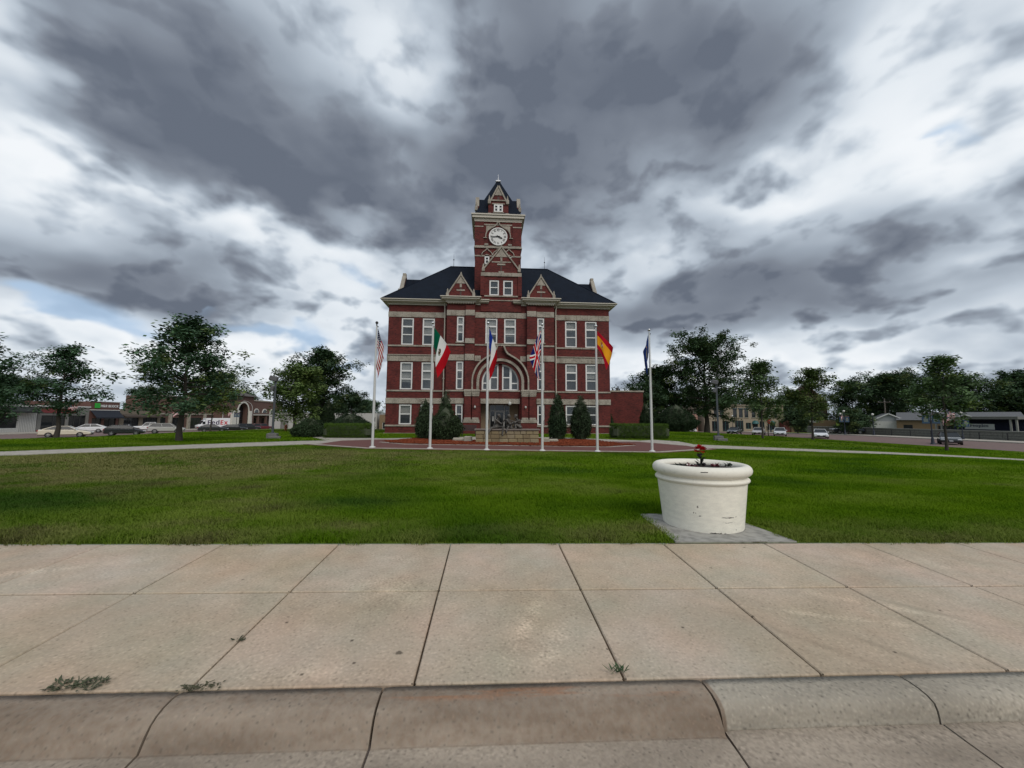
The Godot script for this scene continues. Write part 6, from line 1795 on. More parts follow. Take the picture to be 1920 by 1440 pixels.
func wheel_pair(c: Node3D, xs: Array, hw: float, r: float) -> void:
	for x in xs:
		for s in [-1.0, 1.0]:
			if not M.has("tyre%.2f" % r):
				var b := B.new()
				b.lathe(Vector3.ZERO, [Vector2(r * 0.62, -0.10), Vector2(r * 0.94, -0.105), Vector2(r, -0.07), Vector2(r, 0.07), Vector2(r * 0.94, 0.105), Vector2(r * 0.62, 0.10)], 20)
				M["tyre%.2f" % r] = b.mesh()
				b = B.new()
				b.tube([Vector3(0, -0.05, 0), Vector3(0, 0.06, 0)], [r * 0.2, r * 0.2], 10)
				for i in 5:
					var a := TAU * i / 5
					b.box(Vector3(cos(a) * r * 0.4, 0.05, sin(a) * r * 0.4), Vector3(r * 0.5, 0.04, r * 0.16), Basis(Vector3.UP, -a))
				b.lathe(Vector3.ZERO, [Vector2(r * 0.56, 0.03), Vector2(r * 0.64, 0.08), Vector2(r * 0.66, 0.06), Vector2(r * 0.6, -0.08)], 20)
				b.tube([Vector3(0, -0.06, 0), Vector3(0, -0.05, 0)], [r * 0.62, r * 0.62], 16)
				M["rim%.2f" % r] = b.mesh()
			var o := put(M["tyre%.2f" % r], "wheel", mat("tyre", lin(0.018, 0.018, 0.019), 0.85), c)
			o.position = Vector3(x, r, s * (hw - 0.09)); o.rotation.x = PI / 2 * s
			put(M["rim%.2f" % r], "rim", mat("alloy", lin(0.42, 0.42, 0.43), 0.3, {"metal": 0.8}), o)
			o.position.z = s * (hw - 0.035)

func car(label: String, kind: String, paint: Color, at: Vector3, turn: float, group: String, rough := 0.25) -> Node3D:
	var name: String = {"sedan": "parked_car", "hatch": "parked_car", "suv": "parked_suv", "pickup": "pickup_truck"}[kind]
	var c := thing(name, label, "truck" if kind == "pickup" else "car", at, turn, group)
	var pm := mat("paint" + paint.to_html(), paint, rough, {"coat": 1.0, "spec": 0.5})
	var glass := mat("car_glass", lin(0.022, 0.026, 0.03), 0.08, {"spec": 0.35})
	var black := mat("car_black", lin(0.015, 0.015, 0.016), 0.5)
	var hw := 0.90
	var low: Array; var cab: Array; var wx := [1.38, -1.38]; var r := 0.33; var roof := 1.45
	match kind:
		"sedan":
			low = [[2.40, 0.35], [2.42, 0.55], [2.30, 0.70], [1.70, 0.86], [0.95, 0.95], [-1.55, 1.00], [-2.25, 1.03], [-2.38, 0.85], [-2.40, 0.45], [-2.30, 0.26], [2.25, 0.24]]
			cab = [[1.05, 0.94], [0.25, 1.42], [-0.95, 1.44], [-1.95, 1.02]]
		"hatch":
			low = [[2.14, 0.35], [2.16, 0.58], [2.02, 0.75], [1.45, 0.90], [0.95, 0.98], [-1.65, 1.04], [-2.05, 1.05], [-2.14, 0.8], [-2.14, 0.42], [-2.05, 0.26], [2.0, 0.24]]
			cab = [[1.15, 0.96], [0.30, 1.46], [-1.20, 1.48], [-2.02, 1.05]]
			wx = [1.30, -1.28]; roof = 1.49
		"suv":
			low = [[2.28, 0.40], [2.32, 0.70], [2.20, 0.92], [1.40, 1.02], [1.00, 1.06], [-2.10, 1.10], [-2.30, 1.05], [-2.34, 0.5], [-2.24, 0.32], [2.1, 0.30]]
			cab = [[1.10, 1.05], [0.45, 1.64], [-1.75, 1.66], [-2.22, 1.10]]
			r = 0.37; roof = 1.66; hw = 0.93; wx = [1.40, -1.38]
		"pickup":
			low = [[2.75, 0.45], [2.80, 0.85], [2.70, 1.06], [1.45, 1.14], [1.00, 1.16], [-0.85, 1.16], [-0.87, 1.14], [-2.75, 1.14], [-2.82, 0.6], [-2.7, 0.42], [2.6, 0.38]]
			cab = [[1.20, 1.14], [0.62, 1.80], [-0.62, 1.82], [-0.84, 1.16]]
			r = 0.40; roof = 1.82; hw = 0.97; wx = [1.75, -1.80]
	var b := B.new()
	loft(b, low.map(func(q): return Vector2(q[0], q[1])), hw, 0.14)
	if kind == "pickup": b.bb(-2.62, -0.95, 1.14, 1.20, hw - 0.1, hw - 0.03); b.bb(-2.62, -0.95, 1.14, 1.20, -hw + 0.03, -hw + 0.1)
	part(b, "body", pm, c)
	# glass house
	var cb := hw - 0.07; var ct := hw - 0.24
	var q := cab.map(func(k): return [Vector3(k[0], k[1], cb if k[1] < roof - 0.25 else ct), Vector3(k[0], k[1], -(cb if k[1] < roof - 0.25 else ct))])
	b = B.new()
	b.quad(q[0][1], q[0][0], q[1][0], q[1][1]); part(b, "windscreen", glass, c)
	b = B.new(); b.quad(q[3][0], q[3][1], q[2][1], q[2][0]); part(b, "rear_window", glass, c)
	for s in 2:
		b = B.new()
		b.quad(q[3][s], q[0][s], q[1][s], q[2][s])
		part(b, "side_window", glass, c)
	b = B.new()
	var rl: float = q[1][0].x - q[2][0].x
	b.cbox(Vector3((q[1][0].x + q[2][0].x) / 2, roof - 0.015, 0), Vector3(rl + 0.12, 0.07, ct * 2 + 0.06), 0.03)
	part(b, "roof", pm, c)
	b = B.new()
	for s in 2:
		b.tube([q[0][s], q[1][s]], [0.035, 0.035], 5); b.tube([q[3][s], q[2][s]], [0.06, 0.05], 5)
		var m0: Vector3 = q[3][s].lerp(q[0][s], 0.52); var m1: Vector3 = q[2][s].lerp(q[1][s], 0.48)
		b.tube([m0, m1], [0.035, 0.03], 5)
		b.tube([q[3][s], q[0][s]], [0.025, 0.025], 5)
	part(b, "pillars", pm, c)
	wheel_pair(c, wx, hw, r)
	var fx: float = low[1][0]; var fy: float = low[1][1]
	for s in [-1.0, 1.0]:
		b = B.new(); b.cbox(Vector3(fx - 0.10, fy + 0.07, s * (hw - 0.24)), Vector3(0.24, 0.13, 0.36), 0.04, Basis(Vector3.UP, -s * 0.3))
		part(b, "headlight", mat("lamp_lens", lin(0.62, 0.64, 0.66), 0.12, {"coat": 1.0}), c)
		var rx: float = low[low.size() - 3][0] + 0.06
		b = B.new(); b.cbox(Vector3(rx, 0.86 if kind != "suv" else 1.0, s * (hw - 0.2)), Vector3(0.16, 0.2, 0.34), 0.03)
		part(b, "tail_light", mat("tail_red", lin(0.28, 0.012, 0.012), 0.2, {"coat": 1.0}), c)
		b = B.new(); b.cbox(Vector3(cab[0][0] - 0.15, cab[0][1] + 0.08, s * (hw + 0.08)), Vector3(0.10, 0.13, 0.20), 0.03)
		part(b, "mirror", pm, c)
		for x in [0.55, -0.45]:
			b = B.new(); b.cbox(Vector3(x - 0.25, cab[0][1] - 0.12, s * (hw + 0.01)), Vector3(0.18, 0.03, 0.03), 0.008)
			part(b, "door_handle", pm, c)
	b = B.new()
	b.cbox(Vector3(fx - 0.03, fy - 0.10, 0), Vector3(0.10, 0.20, hw * 1.15), 0.03); b.cbox(Vector3(fx - 0.06, 0.33, 0), Vector3(0.12, 0.10, hw * 1.6), 0.03)
	part(b, "grille", black, c)
	for s in [-1.0, 1.0]:
		b = B.new(); b.bb(fx + 0.0 if s > 0 else low[low.size() - 3][0] - 0.03, fx + 0.035 if s > 0 else low[low.size() - 3][0] + 0.02, 0.42 if s > 0 else 0.6, 0.54 if s > 0 else 0.72, -0.16, 0.16)
		part(b, "number_plate", mat("plate", lin(0.55, 0.56, 0.58), 0.5), c)
	return c

func box_truck(at: Vector3, turn: float) -> void:
	var c := thing("delivery_truck", "white delivery van with large dark and red lettering on its box", "truck", at, turn)
	var white := mat("truck_white", lin(0.74, 0.75, 0.76), 0.4, {"coat": 0.5})
	var b := B.new(); b.cbox(Vector3(-0.6, 1.75, 0), Vector3(4.9, 2.3, 2.1), 0.05)
	part(b, "cargo_box", white, c)
	b = B.new()
	loft(b, [Vector2(3.3, 0.5), Vector2(3.35, 1.2), Vector2(2.75, 1.45), Vector2(2.25, 2.35), Vector2(1.8, 2.45), Vector2(1.8, 0.45)], 1.0, 0.12)
	part(b, "cab", white, c)
	b = B.new(); b.bb(-3.0, 3.2, 0.4, 0.62, -0.95, 0.95); part(b, "chassis", mat("car_black", Color.WHITE), c)
	b = B.new()
	b.quad(Vector3(2.74, 1.5, 0.9), Vector3(2.74, 1.5, -0.9), Vector3(2.30, 2.3, -0.86), Vector3(2.30, 2.3, 0.86))
	part(b, "windscreen", mat("car_glass", Color.WHITE), c)
	for s in [-1.0, 1.0]:
		b = B.new(); b.bb(1.95, 2.5, 1.45, 2.1, s * 1.0, s * 1.012)
		part(b, "side_window", mat("car_glass", Color.WHITE), c)
	wheel_pair(c, [2.2, -1.9], 1.0, 0.40)
	var f := SystemFont.new(); f.font_names = PackedStringArray(["Droid Sans"]); f.font_weight = 700
	for s in [-1.0, 1.0]:
		for q in [["Fed", lin(0.045, 0.03, 0.075), 0.0], ["Ex", lin(0.50, 0.02, 0.03), 2.55]]:
			var tm := TextMesh.new()
			tm.text = q[0]; tm.font = f; tm.font_size = 110; tm.pixel_size = 0.0135; tm.depth = 0.01; tm.horizontal_alignment = HORIZONTAL_ALIGNMENT_LEFT
			var o := put(tm, "lettering", mat("letter" + q[0], q[1], 0.5), c)
			o.position = Vector3((-2.85 if s > 0 else 1.65) + q[2] * s, 1.85, s * 1.056)
			if s < 0: o.rotation.y = PI

func vehicles() -> void:
	var gl := "cars parked along the storefront street"; var gr := "cars parked along the railing street"
	var a := deg_to_rad(42.0); var z := deg_to_rad(222.0)
	car("cream sedan parked in front of the grey storefront", "sedan", lin(0.62, 0.56, 0.45), gp(-56.0, -55.0, 0.03), deg_to_rad(35.0), gl)
	car("white sedan on the storefront side of the street behind the cream sedan", "sedan", lin(0.70, 0.71, 0.72), gp(-68.0, -70.0, 0.03), deg_to_rad(218.0), gl)
	car("black hatchback parked near the green sign shop", "hatch", lin(0.012, 0.013, 0.016), gp(-53.6, -60.6, 0.03), deg_to_rad(33.0), gl)
	car("silver sport utility parked behind the broad young oak", "suv", lin(0.40, 0.39, 0.37), gp(-53.6, -68.0, 0.03), deg_to_rad(33.0), gl)
	car("white pickup truck parked nose to the storefronts", "pickup", lin(0.70, 0.70, 0.70), gp(-66.5, -80.5, 0.03), deg_to_rad(215.0), gl)
	box_truck(gp(-66.2, -97.5, 0.03), deg_to_rad(232.0))
	car("dark grey sedan between the silver car and the arched building", "sedan", lin(0.02, 0.022, 0.026), gp(-54.4, -80.0, 0.03), deg_to_rad(38.0), gl)
	car("black sedan next to the dark grey sedan", "sedan", lin(0.012, 0.012, 0.014), gp(-54.6, -86.5, 0.03), deg_to_rad(40.0), gl)
	car("black sport utility with a pale roof near the arched building", "suv", lin(0.016, 0.017, 0.02), gp(-54.8, -92.0, 0.03), deg_to_rad(42.0), gl)
	car("maroon sport utility parked last in the row by the arched building", "suv", lin(0.10, 0.012, 0.02), gp(-55.0, -98.0, 0.03), deg_to_rad(42.0), gl)
	car("black compact car facing the lawn beside the banner lamp", "hatch", lin(0.012, 0.013, 0.014), gp(57.6, -45.0, 0.03), deg_to_rad(222.0), gr)
	car("white sedan facing the lawn near the tan shop", "sedan", lin(0.70, 0.71, 0.73), gp(53.2, -59.0, 0.03), deg_to_rad(232.0), gr)
	car("pale silver hatchback facing the lawn near the stop sign", "hatch", lin(0.60, 0.62, 0.64), gp(52.8, -67.0, 0.03), deg_to_rad(232.0), gr)
	car("silver sedan with a reddish front in front of the stone building", "sedan", lin(0.50, 0.48, 0.48), gp(52.8, -72.5, 0.03), deg_to_rad(228.0), gr)
	car("black sedan with shiny windscreen in front of the teal doors", "sedan", lin(0.02, 0.024, 0.026), gp(51.2, -77.5, 0.03), deg_to_rad(222.0), gr)
	car("white sport utility in front of the white gable end building", "suv", lin(0.70, 0.70, 0.70), gp(44.5, -93.5, 0.03), deg_to_rad(180.0), "cars on the street behind the courthouse")
	car("white sedan in front of the pink storefront", "sedan", lin(0.68, 0.68, 0.68), gp(49.5, -94.0, 0.03), deg_to_rad(180.0), "cars on the street behind the courthouse")
	car("dark pickup truck parked beside the double globe lamp", "pickup", lin(0.015, 0.02, 0.032), gp(75.5, -77.0, 0.2), deg_to_rad(160.0), gr)
	car("dark sedan passing behind the hedge bush and tree trunk", "sedan", lin(0.02, 0.02, 0.022), gp(-16.5, -88.0, 0.034), 0.0, "cars on the street behind the courthouse")

# ---- street furniture
func floodlight_post(label: String, at: Vector3, h: float, turn: float) -> void:
	var o := thing("floodlight_post", label, "light post", at, turn, "floodlight posts on concrete blocks")
	var b := B.new(); b.cbox(Vector3(0, 0.14, 0), Vector3(0.62, 0.42, 0.62), 0.03)
	b.cbox(Vector3(0.2, 0.05, 0.35), Vector3(0.7, 0.24, 0.3), 0.03)
	part(b, "concrete_base", mat("block", lin(0.17, 0.165, 0.16), 0.9, {"tex": T["stainy"], "scale": 0.8}), o)
	var dk := mat("post_grey", lin(0.055, 0.065, 0.075), 0.5)
	b = B.new(); b.cbox(Vector3(0, 0.3 + h / 2, 0), Vector3(0.125, h, 0.125), 0.012)
	part(b, "post", dk, o)
	b = B.new(); b.cbox(Vector3(0, 0.37, 0), Vector3(0.3, 0.06, 0.3), 0.01)
	part(b, "base_plate", dk, o)
	for s in [[-0.32, h + 0.12, 0.0], [-0.14, h - 0.55, 0.12]]:
		b = B.new()
		b.cbox(Vector3(s[0] + (0.2 if s[2] == 0.0 else 0.0), s[1], s[2]), Vector3(0.5 if s[2] == 0.0 else 0.22, 0.34, 0.42), 0.05, Basis(Vector3.FORWARD, 0.3))
		b.cyl(Vector3(0, s[1] - 0.1, 0), Vector3(s[0], s[1], s[2]), 0.03, 0.03, 6)
		part(b, "floodlight", mat("flood_shell", lin(0.09, 0.09, 0.095), 0.5), o)

func globe_lamp(label: String, at: Vector3, h: float, arms: int, banner := false, turn := 0.0, group := "globe street lamps with banners") -> Node3D:
	var o := thing("street_lamp", label, "street lamp", at, turn, group)
	var dk := mat("lamp_navy", lin(0.012, 0.016, 0.03), 0.4)
	var b := B.new()
	b.lathe(Vector3.ZERO, [Vector2(0.25, 0), Vector2(0.25, 0.1), Vector2(0.17, 0.2), Vector2(0.13, 0.75), Vector2(0.08, 0.95), Vector2(0.065, 1.1), Vector2(0.05, h - 0.35), Vector2(0.08, h - 0.3), Vector2(0.06, h - 0.2)], 14)
	part(b, "post", dk, o)
	var gl := mat("globe_glass", lin(0.62, 0.62, 0.58), 0.3)
	b = B.new(); b.ball(Vector3(0, h, 0), 0.2, 14)
	part(b, "globe", gl, o)
	if arms > 1:
		for s in ([-1.0] if arms == 2 else [-1.0, 1.0]):
			b = B.new(); b.tube([Vector3(0, h - 0.9, 0), Vector3(s * 0.35, h - 0.95, 0), Vector3(s * 0.55, h - 0.8, 0), Vector3(s * 0.55, h - 0.72, 0)], [0.03, 0.03, 0.03, 0.03], 6)
			part(b, "arm", dk, o)
			b = B.new(); b.ball(Vector3(s * 0.55, h - 0.52, 0), 0.18, 14)
			part(b, "globe", gl, o)
	if banner:
		var im := Image.create(64, 128, false, Image.FORMAT_RGB8)
		im.fill(Color(0.16, 0.26, 0.36)); im.fill_rect(Rect2i(0, 0, 64, 20), Color(0.34, 0.28, 0.27)); im.fill_rect(Rect2i(0, 112, 64, 16), Color(0.24, 0.34, 0.42))
		for y in range(22, 112):
			for x in 64:
				var d := Vector2(x - 32, (y - 50))
				if d.length() < 13: im.set_pixel(x, y, Color(0.56, 0.52, 0.46))
				elif absf(d.x) < 20 - (y - 64) * 0.05 and y > 64 and y < 108: im.set_pixel(x, y, Color(0.42, 0.46, 0.44))
		im.generate_mipmaps()
		if not M.has("banner"):
			var bm := StandardMaterial3D.new(); bm.albedo_texture = ImageTexture.create_from_image(im); bm.roughness = 0.8
			M["banner"] = bm
		for s in [-1.0, 1.0]:
			b = B.new()
			b.quad(Vector3(s * 0.42 - 0.33, h - 2.15, 0.012), Vector3(s * 0.42 + 0.33, h - 2.15, 0.012), Vector3(s * 0.42 + 0.33, h - 0.95, 0.012), Vector3(s * 0.42 - 0.33, h - 0.95, 0.012))
			b.quad(Vector3(s * 0.42 + 0.33, h - 2.15, -0.012), Vector3(s * 0.42 - 0.33, h - 2.15, -0.012), Vector3(s * 0.42 - 0.33, h - 0.95, -0.012), Vector3(s * 0.42 + 0.33, h - 0.95, -0.012))
			part(b, "banner", M["banner"], o)
			b = B.new(); b.cyl(Vector3(0, h - 0.93, 0), Vector3(s * 0.8, h - 0.93, 0), 0.018, 0.018, 6); b.cyl(Vector3(0, h - 2.17, 0), Vector3(s * 0.8, h - 2.17, 0), 0.018, 0.018, 6)
			part(b, "banner_rod", dk, o)
	return o

func lamp_flag(label: String, at: Vector3, dir: Vector3, droop: float) -> void:
	if not M.has("striped"):
		var fm := StandardMaterial3D.new()
		fm.albedo_texture = flag_image("stripes"); fm.roughness = 0.85; fm.cull_mode = BaseMaterial3D.CULL_DISABLED
		M["striped"] = fm
	var o := thing("small_flag", label, "flag", at, 0.0, "small striped flags on the street lamps")
	var b := B.new()
	var d := (dir.normalized() + Vector3(0, 1.1, 0)).normalized()
	b.cyl(Vector3.ZERO, d * 1.9, 0.016, 0.012, 6)
	part(b, "staff", mat("staff", lin(0.45, 0.4, 0.3), 0.6), o)
	var f := put(cloth(0.75, 1.2, dir.normalized(), droop, droop + 8.0, 0.9, 0.05, 0.9, at.x, 0.1), "cloth", M["striped"], o)
	f.position = d * 1.85

func sign_text(parent: Node, text: String, at: Vector3, size: float, m: Material, serif := false, bold := true, turn := 0.0) -> void:
	var f := SystemFont.new(); f.font_names = PackedStringArray(["Droid Serif" if serif else "Droid Sans"])
	if bold: f.font_weight = 700
	var tm := TextMesh.new()
	tm.text = text; tm.font = f; tm.font_size = 64; tm.pixel_size = size / 64.0; tm.depth = 0.04
	var o := put(tm, "lettering", m, parent)
	o.position = at; o.rotation.y = turn

func street_things() -> void:
	floodlight_post("grey floodlight post on a concrete block in front of the light green tree", gp(-14.6, -27.2), 3.95, 0.3)
	floodlight_post("slim blue grey floodlight post on a concrete block before the large shade tree", gp(17.6, -28.6), 4.35, -0.4)
	globe_lamp("dark lamp post with a pair of blue banners beside the black compact car", gp(54.6, -44.4), 4.75, 1, true, -0.8)
	globe_lamp("lamp post with banners on the pavement before the bank canopy", gp(72.0, -54.5), 4.2, 1, true, -0.8)
	globe_lamp("double globe lamp post with banners beside the dark pickup", gp(70.2, -72.0, 0.16), 4.6, 2, true, -0.7)
	globe_lamp("single globe lamp post in front of the tan store", gp(72.5, -68.5, 0.16), 3.9, 1)
	globe_lamp("globe lamp post in front of the teal storefront", gp(64.0, -97.5, 0.16), 4.2, 1)
	globe_lamp("globe lamp post by the stop sign and tan shop", gp(74.0, -97.0, 0.16), 4.4, 2)
	globe_lamp("lamp post with banners in front of the arched brick building", gp(-70.6, -113.0, 0.16), 5.2, 3, true, 1.0)
	lamp_flag("small striped flag on the banner lamp beside the black compact car", gp(54.6, -44.4, 3.0), Vector3(0.9, 0, 0.6), 30.0)
	lamp_flag("small striped flag on the double globe lamp", gp(70.2, -72.0, 3.0), Vector3(-0.3, 0, 0.2), 40.0)
	lamp_flag("small striped flag on the lamp before the bank canopy", gp(72.0, -54.5, 2.4), Vector3(-0.6, 0, -0.4), 35.0)
	lamp_flag("small striped flag in front of the arched brick building", gp(-70.6, -113.0, 3.6), Vector3(-0.8, 0, 0.5), 35.0)
	lamp_flag("small striped flag half hidden behind the broad oak", gp(-69.5, -93.0, 3.2), Vector3(-0.7, 0, 0.5), 25.0)
	lamp_flag("small striped flag in front of the red roofed storefront", gp(-69.0, -66.0, 3.4), Vector3(0.5, 0, -0.8), 20.0)
	# curved arm lamps by the arched building
	for q in [[-66.5, -101.0, "pale curved arm street light near the delivery van"], [-69.5, -118.0, "pale curved arm street light beside the arched portal"]]:
		var o := thing("arm_light", q[2], "street lamp", gp(q[0], q[1], 0.1), 0.8, "curved arm street lights")
		var b := B.new()
		b.tube([Vector3(0, 0, 0), Vector3(0, 6.0, 0), Vector3(-0.3, 6.9, 0), Vector3(-1.2, 7.6, 0), Vector3(-1.9, 7.75, 0)], [0.09, 0.06, 0.055, 0.05, 0.05], 8)
		part(b, "pole", mat("pale_metal", lin(0.42, 0.42, 0.40), 0.4), o)
		b = B.new(); b.cbox(Vector3(-2.1, 7.74, 0), Vector3(0.55, 0.12, 0.22), 0.04)
		part(b, "lamp_head", mat("pale_metal", Color.WHITE), o)
	# stop sign
	var s := thing("stop_sign", "red octagonal stop sign in front of the stone building corner", "sign", gp(71.0, -93.5))
	var b := B.new(); b.cyl(Vector3(0, 0, 0), Vector3(0, 3.2, 0), 0.04, 0.04, 6); part(b, "post", mat("pale_metal", Color.WHITE), s)
	b = B.new()
	var oct := PackedVector2Array()
	for i in 8: oct.append(Vector2(cos(TAU * (i + 0.5) / 8), sin(TAU * (i + 0.5) / 8)) * 0.62 + Vector2(0, 2.9))
	b.prism(oct, 0.04, 0.06); part(b, "plate", mat("sign_red", lin(0.40, 0.02, 0.025), 0.5), s)
	sign_text(s, "STOP", Vector3(0, 2.9, 0.07), 0.40, mat("sign_white", lin(0.7, 0.7, 0.7), 0.6))
	# hydrant
	var hy := thing("fire_hydrant", "small orange fire hydrant on the lawn near the floodlight post", "hydrant", gp(-23.0, -45.5))
	b = B.new(); b.lathe(Vector3.ZERO, [Vector2(0.17, 0), Vector2(0.17, 0.06), Vector2(0.12, 0.08), Vector2(0.12, 0.48), Vector2(0.15, 0.5), Vector2(0.13, 0.6), Vector2(0.05, 0.68), Vector2(0.001, 0.7)], 12)
	part(b, "barrel", mat("hydrant", lin(0.30, 0.09, 0.03), 0.6), hy)
	for k in [-1.0, 1.0]:
		b = B.new(); b.cyl(Vector3(0, 0.38, 0), Vector3(k * 0.2, 0.38, 0), 0.05, 0.05, 8); part(b, "nozzle", mat("hydrant", Color.WHITE), hy)
	# wooden utility poles with wires
	var pk := []
	for q in [[119.0, -86.0, 12.4, "weathered utility pole with crossarm rising above the bank canopy"], [92.0, -84.0, 8.2, "short wooden utility pole beside the white gabled house"], [-26.0, -104.0, 8.0, "wooden utility pole behind the white warehouse"]]:
		var o := thing("utility_pole", q[3], "utility pole", gp(q[0], q[1]), -0.6, "wooden utility poles")
		b = B.new(); b.cyl(Vector3(0, -0.2, 0), Vector3(0.1, q[2], 0), 0.17, 0.11, 8)
		part(b, "pole", mat("old_wood", lin(0.17, 0.145, 0.12), 0.9, {"tex": T["bark"], "scale": 0.8}), o)
		b = B.new(); b.cbox(Vector3(0, q[2] - 0.8, 0.1), Vector3(2.2, 0.12, 0.1), 0.01)
		part(b, "crossarm", mat("old_wood", Color.WHITE), o)
		for k in [-1.0, 0.0, 1.0]:
			b = B.new(); b.lathe(Vector3(k, q[2] - 0.74, 0.1), [Vector2(0.03, 0), Vector2(0.06, 0.05), Vector2(0.05, 0.14), Vector2(0.01, 0.18)], 8)
			part(b, "insulator", mat("insulator", lin(0.3, 0.3, 0.3), 0.3), o)
		pk.append(gp(q[0], q[1], q[2] - 0.6))
	for q in [[pk[1], pk[0], "overhead wires strung between the two utility poles by the woods"], [pk[0], pk[0] + Vector3(60, 1.5, 30), "overhead wires running on beyond the woods"]]:
		var w := thing("overhead_wires", q[2], "wires", q[0], 0.0)
		for k in 3:
			b = B.new()
			var pts := []; var rr := []
			for i in 13:
				var f := i / 12.0
				pts.append((q[1] - q[0]) * f + Vector3(0, -2.0 * f * (1.0 - f) + k * 0.35, k * 0.4)); rr.append(0.018)
			b.tube(pts, rr, 4); part(b, "wire", mat("wire", lin(0.02, 0.02, 0.02), 0.7), w)
	# railing and low concrete wall along the parking lot
	var wl := thing("concrete_wall", "long low concrete wall behind the black iron railing", "wall", gp(78.0, -60.0))
	for i in 14:
		b = B.new(); b.cbox(Vector3(0.0, 0.55, 26.0 - i * 4.0 - 2.0), Vector3(0.3, 1.5, 3.97), 0.015); part(b, "wall_panel", mat("wall_grey", lin(0.20, 0.19, 0.175), 0.9, {"tex": T["stainy"], "scale": 0.3}), wl)
		b = B.new(); b.cbox(Vector3(0.0, 1.36, 26.0 - i * 4.0 - 2.0), Vector3(0.42, 0.12, 3.99), 0.02); part(b, "coping", mat("coping_grey", lin(0.24, 0.235, 0.22), 0.9), wl)
	var rl := thing("iron_railing", "black iron railing with square posts along the pavement", "railing", gp(74.6, -60.0, 0.0))
	var ir := mat("black_iron", lin(0.02, 0.02, 0.022), 0.5)
	for i in 22:
		b = B.new(); b.cbox(Vector3(0, 0.6, 28.0 - i * 3.2), Vector3(0.12, 1.25, 0.12), 0.015); part(b, "post", ir, rl)
	for y in [0.35, 0.75, 1.15]:
		b = B.new(); b.bb(-0.025, 0.025, y, y + 0.05, -40.0, 28.0); part(b, "rail", ir, rl)

# ---- buildings
func openings(t: Node3D, list: Array, frame: Material, glass: Material, deep := 0.2) -> void:   # [x0, x1, y0, y1, kind, columns]
	for q in list:
		var n: String = q[4]
		var b := B.new()
		var f := 0.07
		b.bb(q[0], q[0] + f, q[2], q[3], -deep, -deep + 0.1); b.bb(q[1] - f, q[1], q[2], q[3], -deep, -deep + 0.1)
		b.bb(q[0] + f, q[1] - f, q[3] - f, q[3], -deep, -deep + 0.1); b.bb(q[0] + f, q[1] - f, q[2], q[2] + f, -deep, -deep + 0.1)
		var k: int = q[5] if q.size() > 5 else 1
		for i in range(1, k): b.bb(lerpf(q[0], q[1], float(i) / k) - f / 2, lerpf(q[0], q[1], float(i) / k) + f / 2, q[2] + f, q[3] - f, -deep, -deep + 0.09)
		var o := part(b, n, frame, t)
		for i in k:
			b = B.new(); b.bb(lerpf(q[0], q[1], float(i) / k) + 0.02, lerpf(q[0], q[1], float(i + 1) / k) - 0.02, q[2] + 0.02, q[3] - 0.02, -deep + 0.02, -deep + 0.04)
			part(b, "pane", glass, o)

func shell(t: Node3D, w: float, h: float, d: float, m: Material, list: Array, deep := 0.25) -> void:
	var b := B.new()
	b.wall(0, w, -0.6, h, 0, list.map(func(q): return [q[0], q[1], q[2], q[3]]), deep)
	b.quad(Vector3(0, -0.6, -d), Vector3(0, -0.6, 0), Vector3(0, h, 0), Vector3(0, h, -d)); b.quad(Vector3(w, -0.6, 0), Vector3(w, -0.6, -d), Vector3(w, h, -d), Vector3(w, h, 0))
	b.quad(Vector3(w, -0.6, -d), Vector3(0, -0.6, -d), Vector3(0, h, -d), Vector3(w, h, -d))
	b.quad(Vector3(0, h - 0.3, 0), Vector3(w, h - 0.3, 0), Vector3(w, h - 0.3, -d), Vector3(0, h - 0.3, -d))
	part(b, "wall", m, t)

func awning(t: Node3D, x0: float, x1: float, y0: float, y1: float, out: float, m: Material) -> void:
	var b := B.new()
	b.prism(PackedVector2Array([Vector2(0, y1), Vector2(out, y0 + 0.25), Vector2(out, y0), Vector2(out - 0.04, y0), Vector2(out - 0.04, y0 + 0.22), Vector2(0, y1 - 0.05)]), x0, x1, Transform3D(Basis(Vector3(0, 0, 1), Vector3.UP, Vector3(-1, 0, 0)), Vector3(x0 + x1, 0, 0)))
	part(b, "awning", m, t)

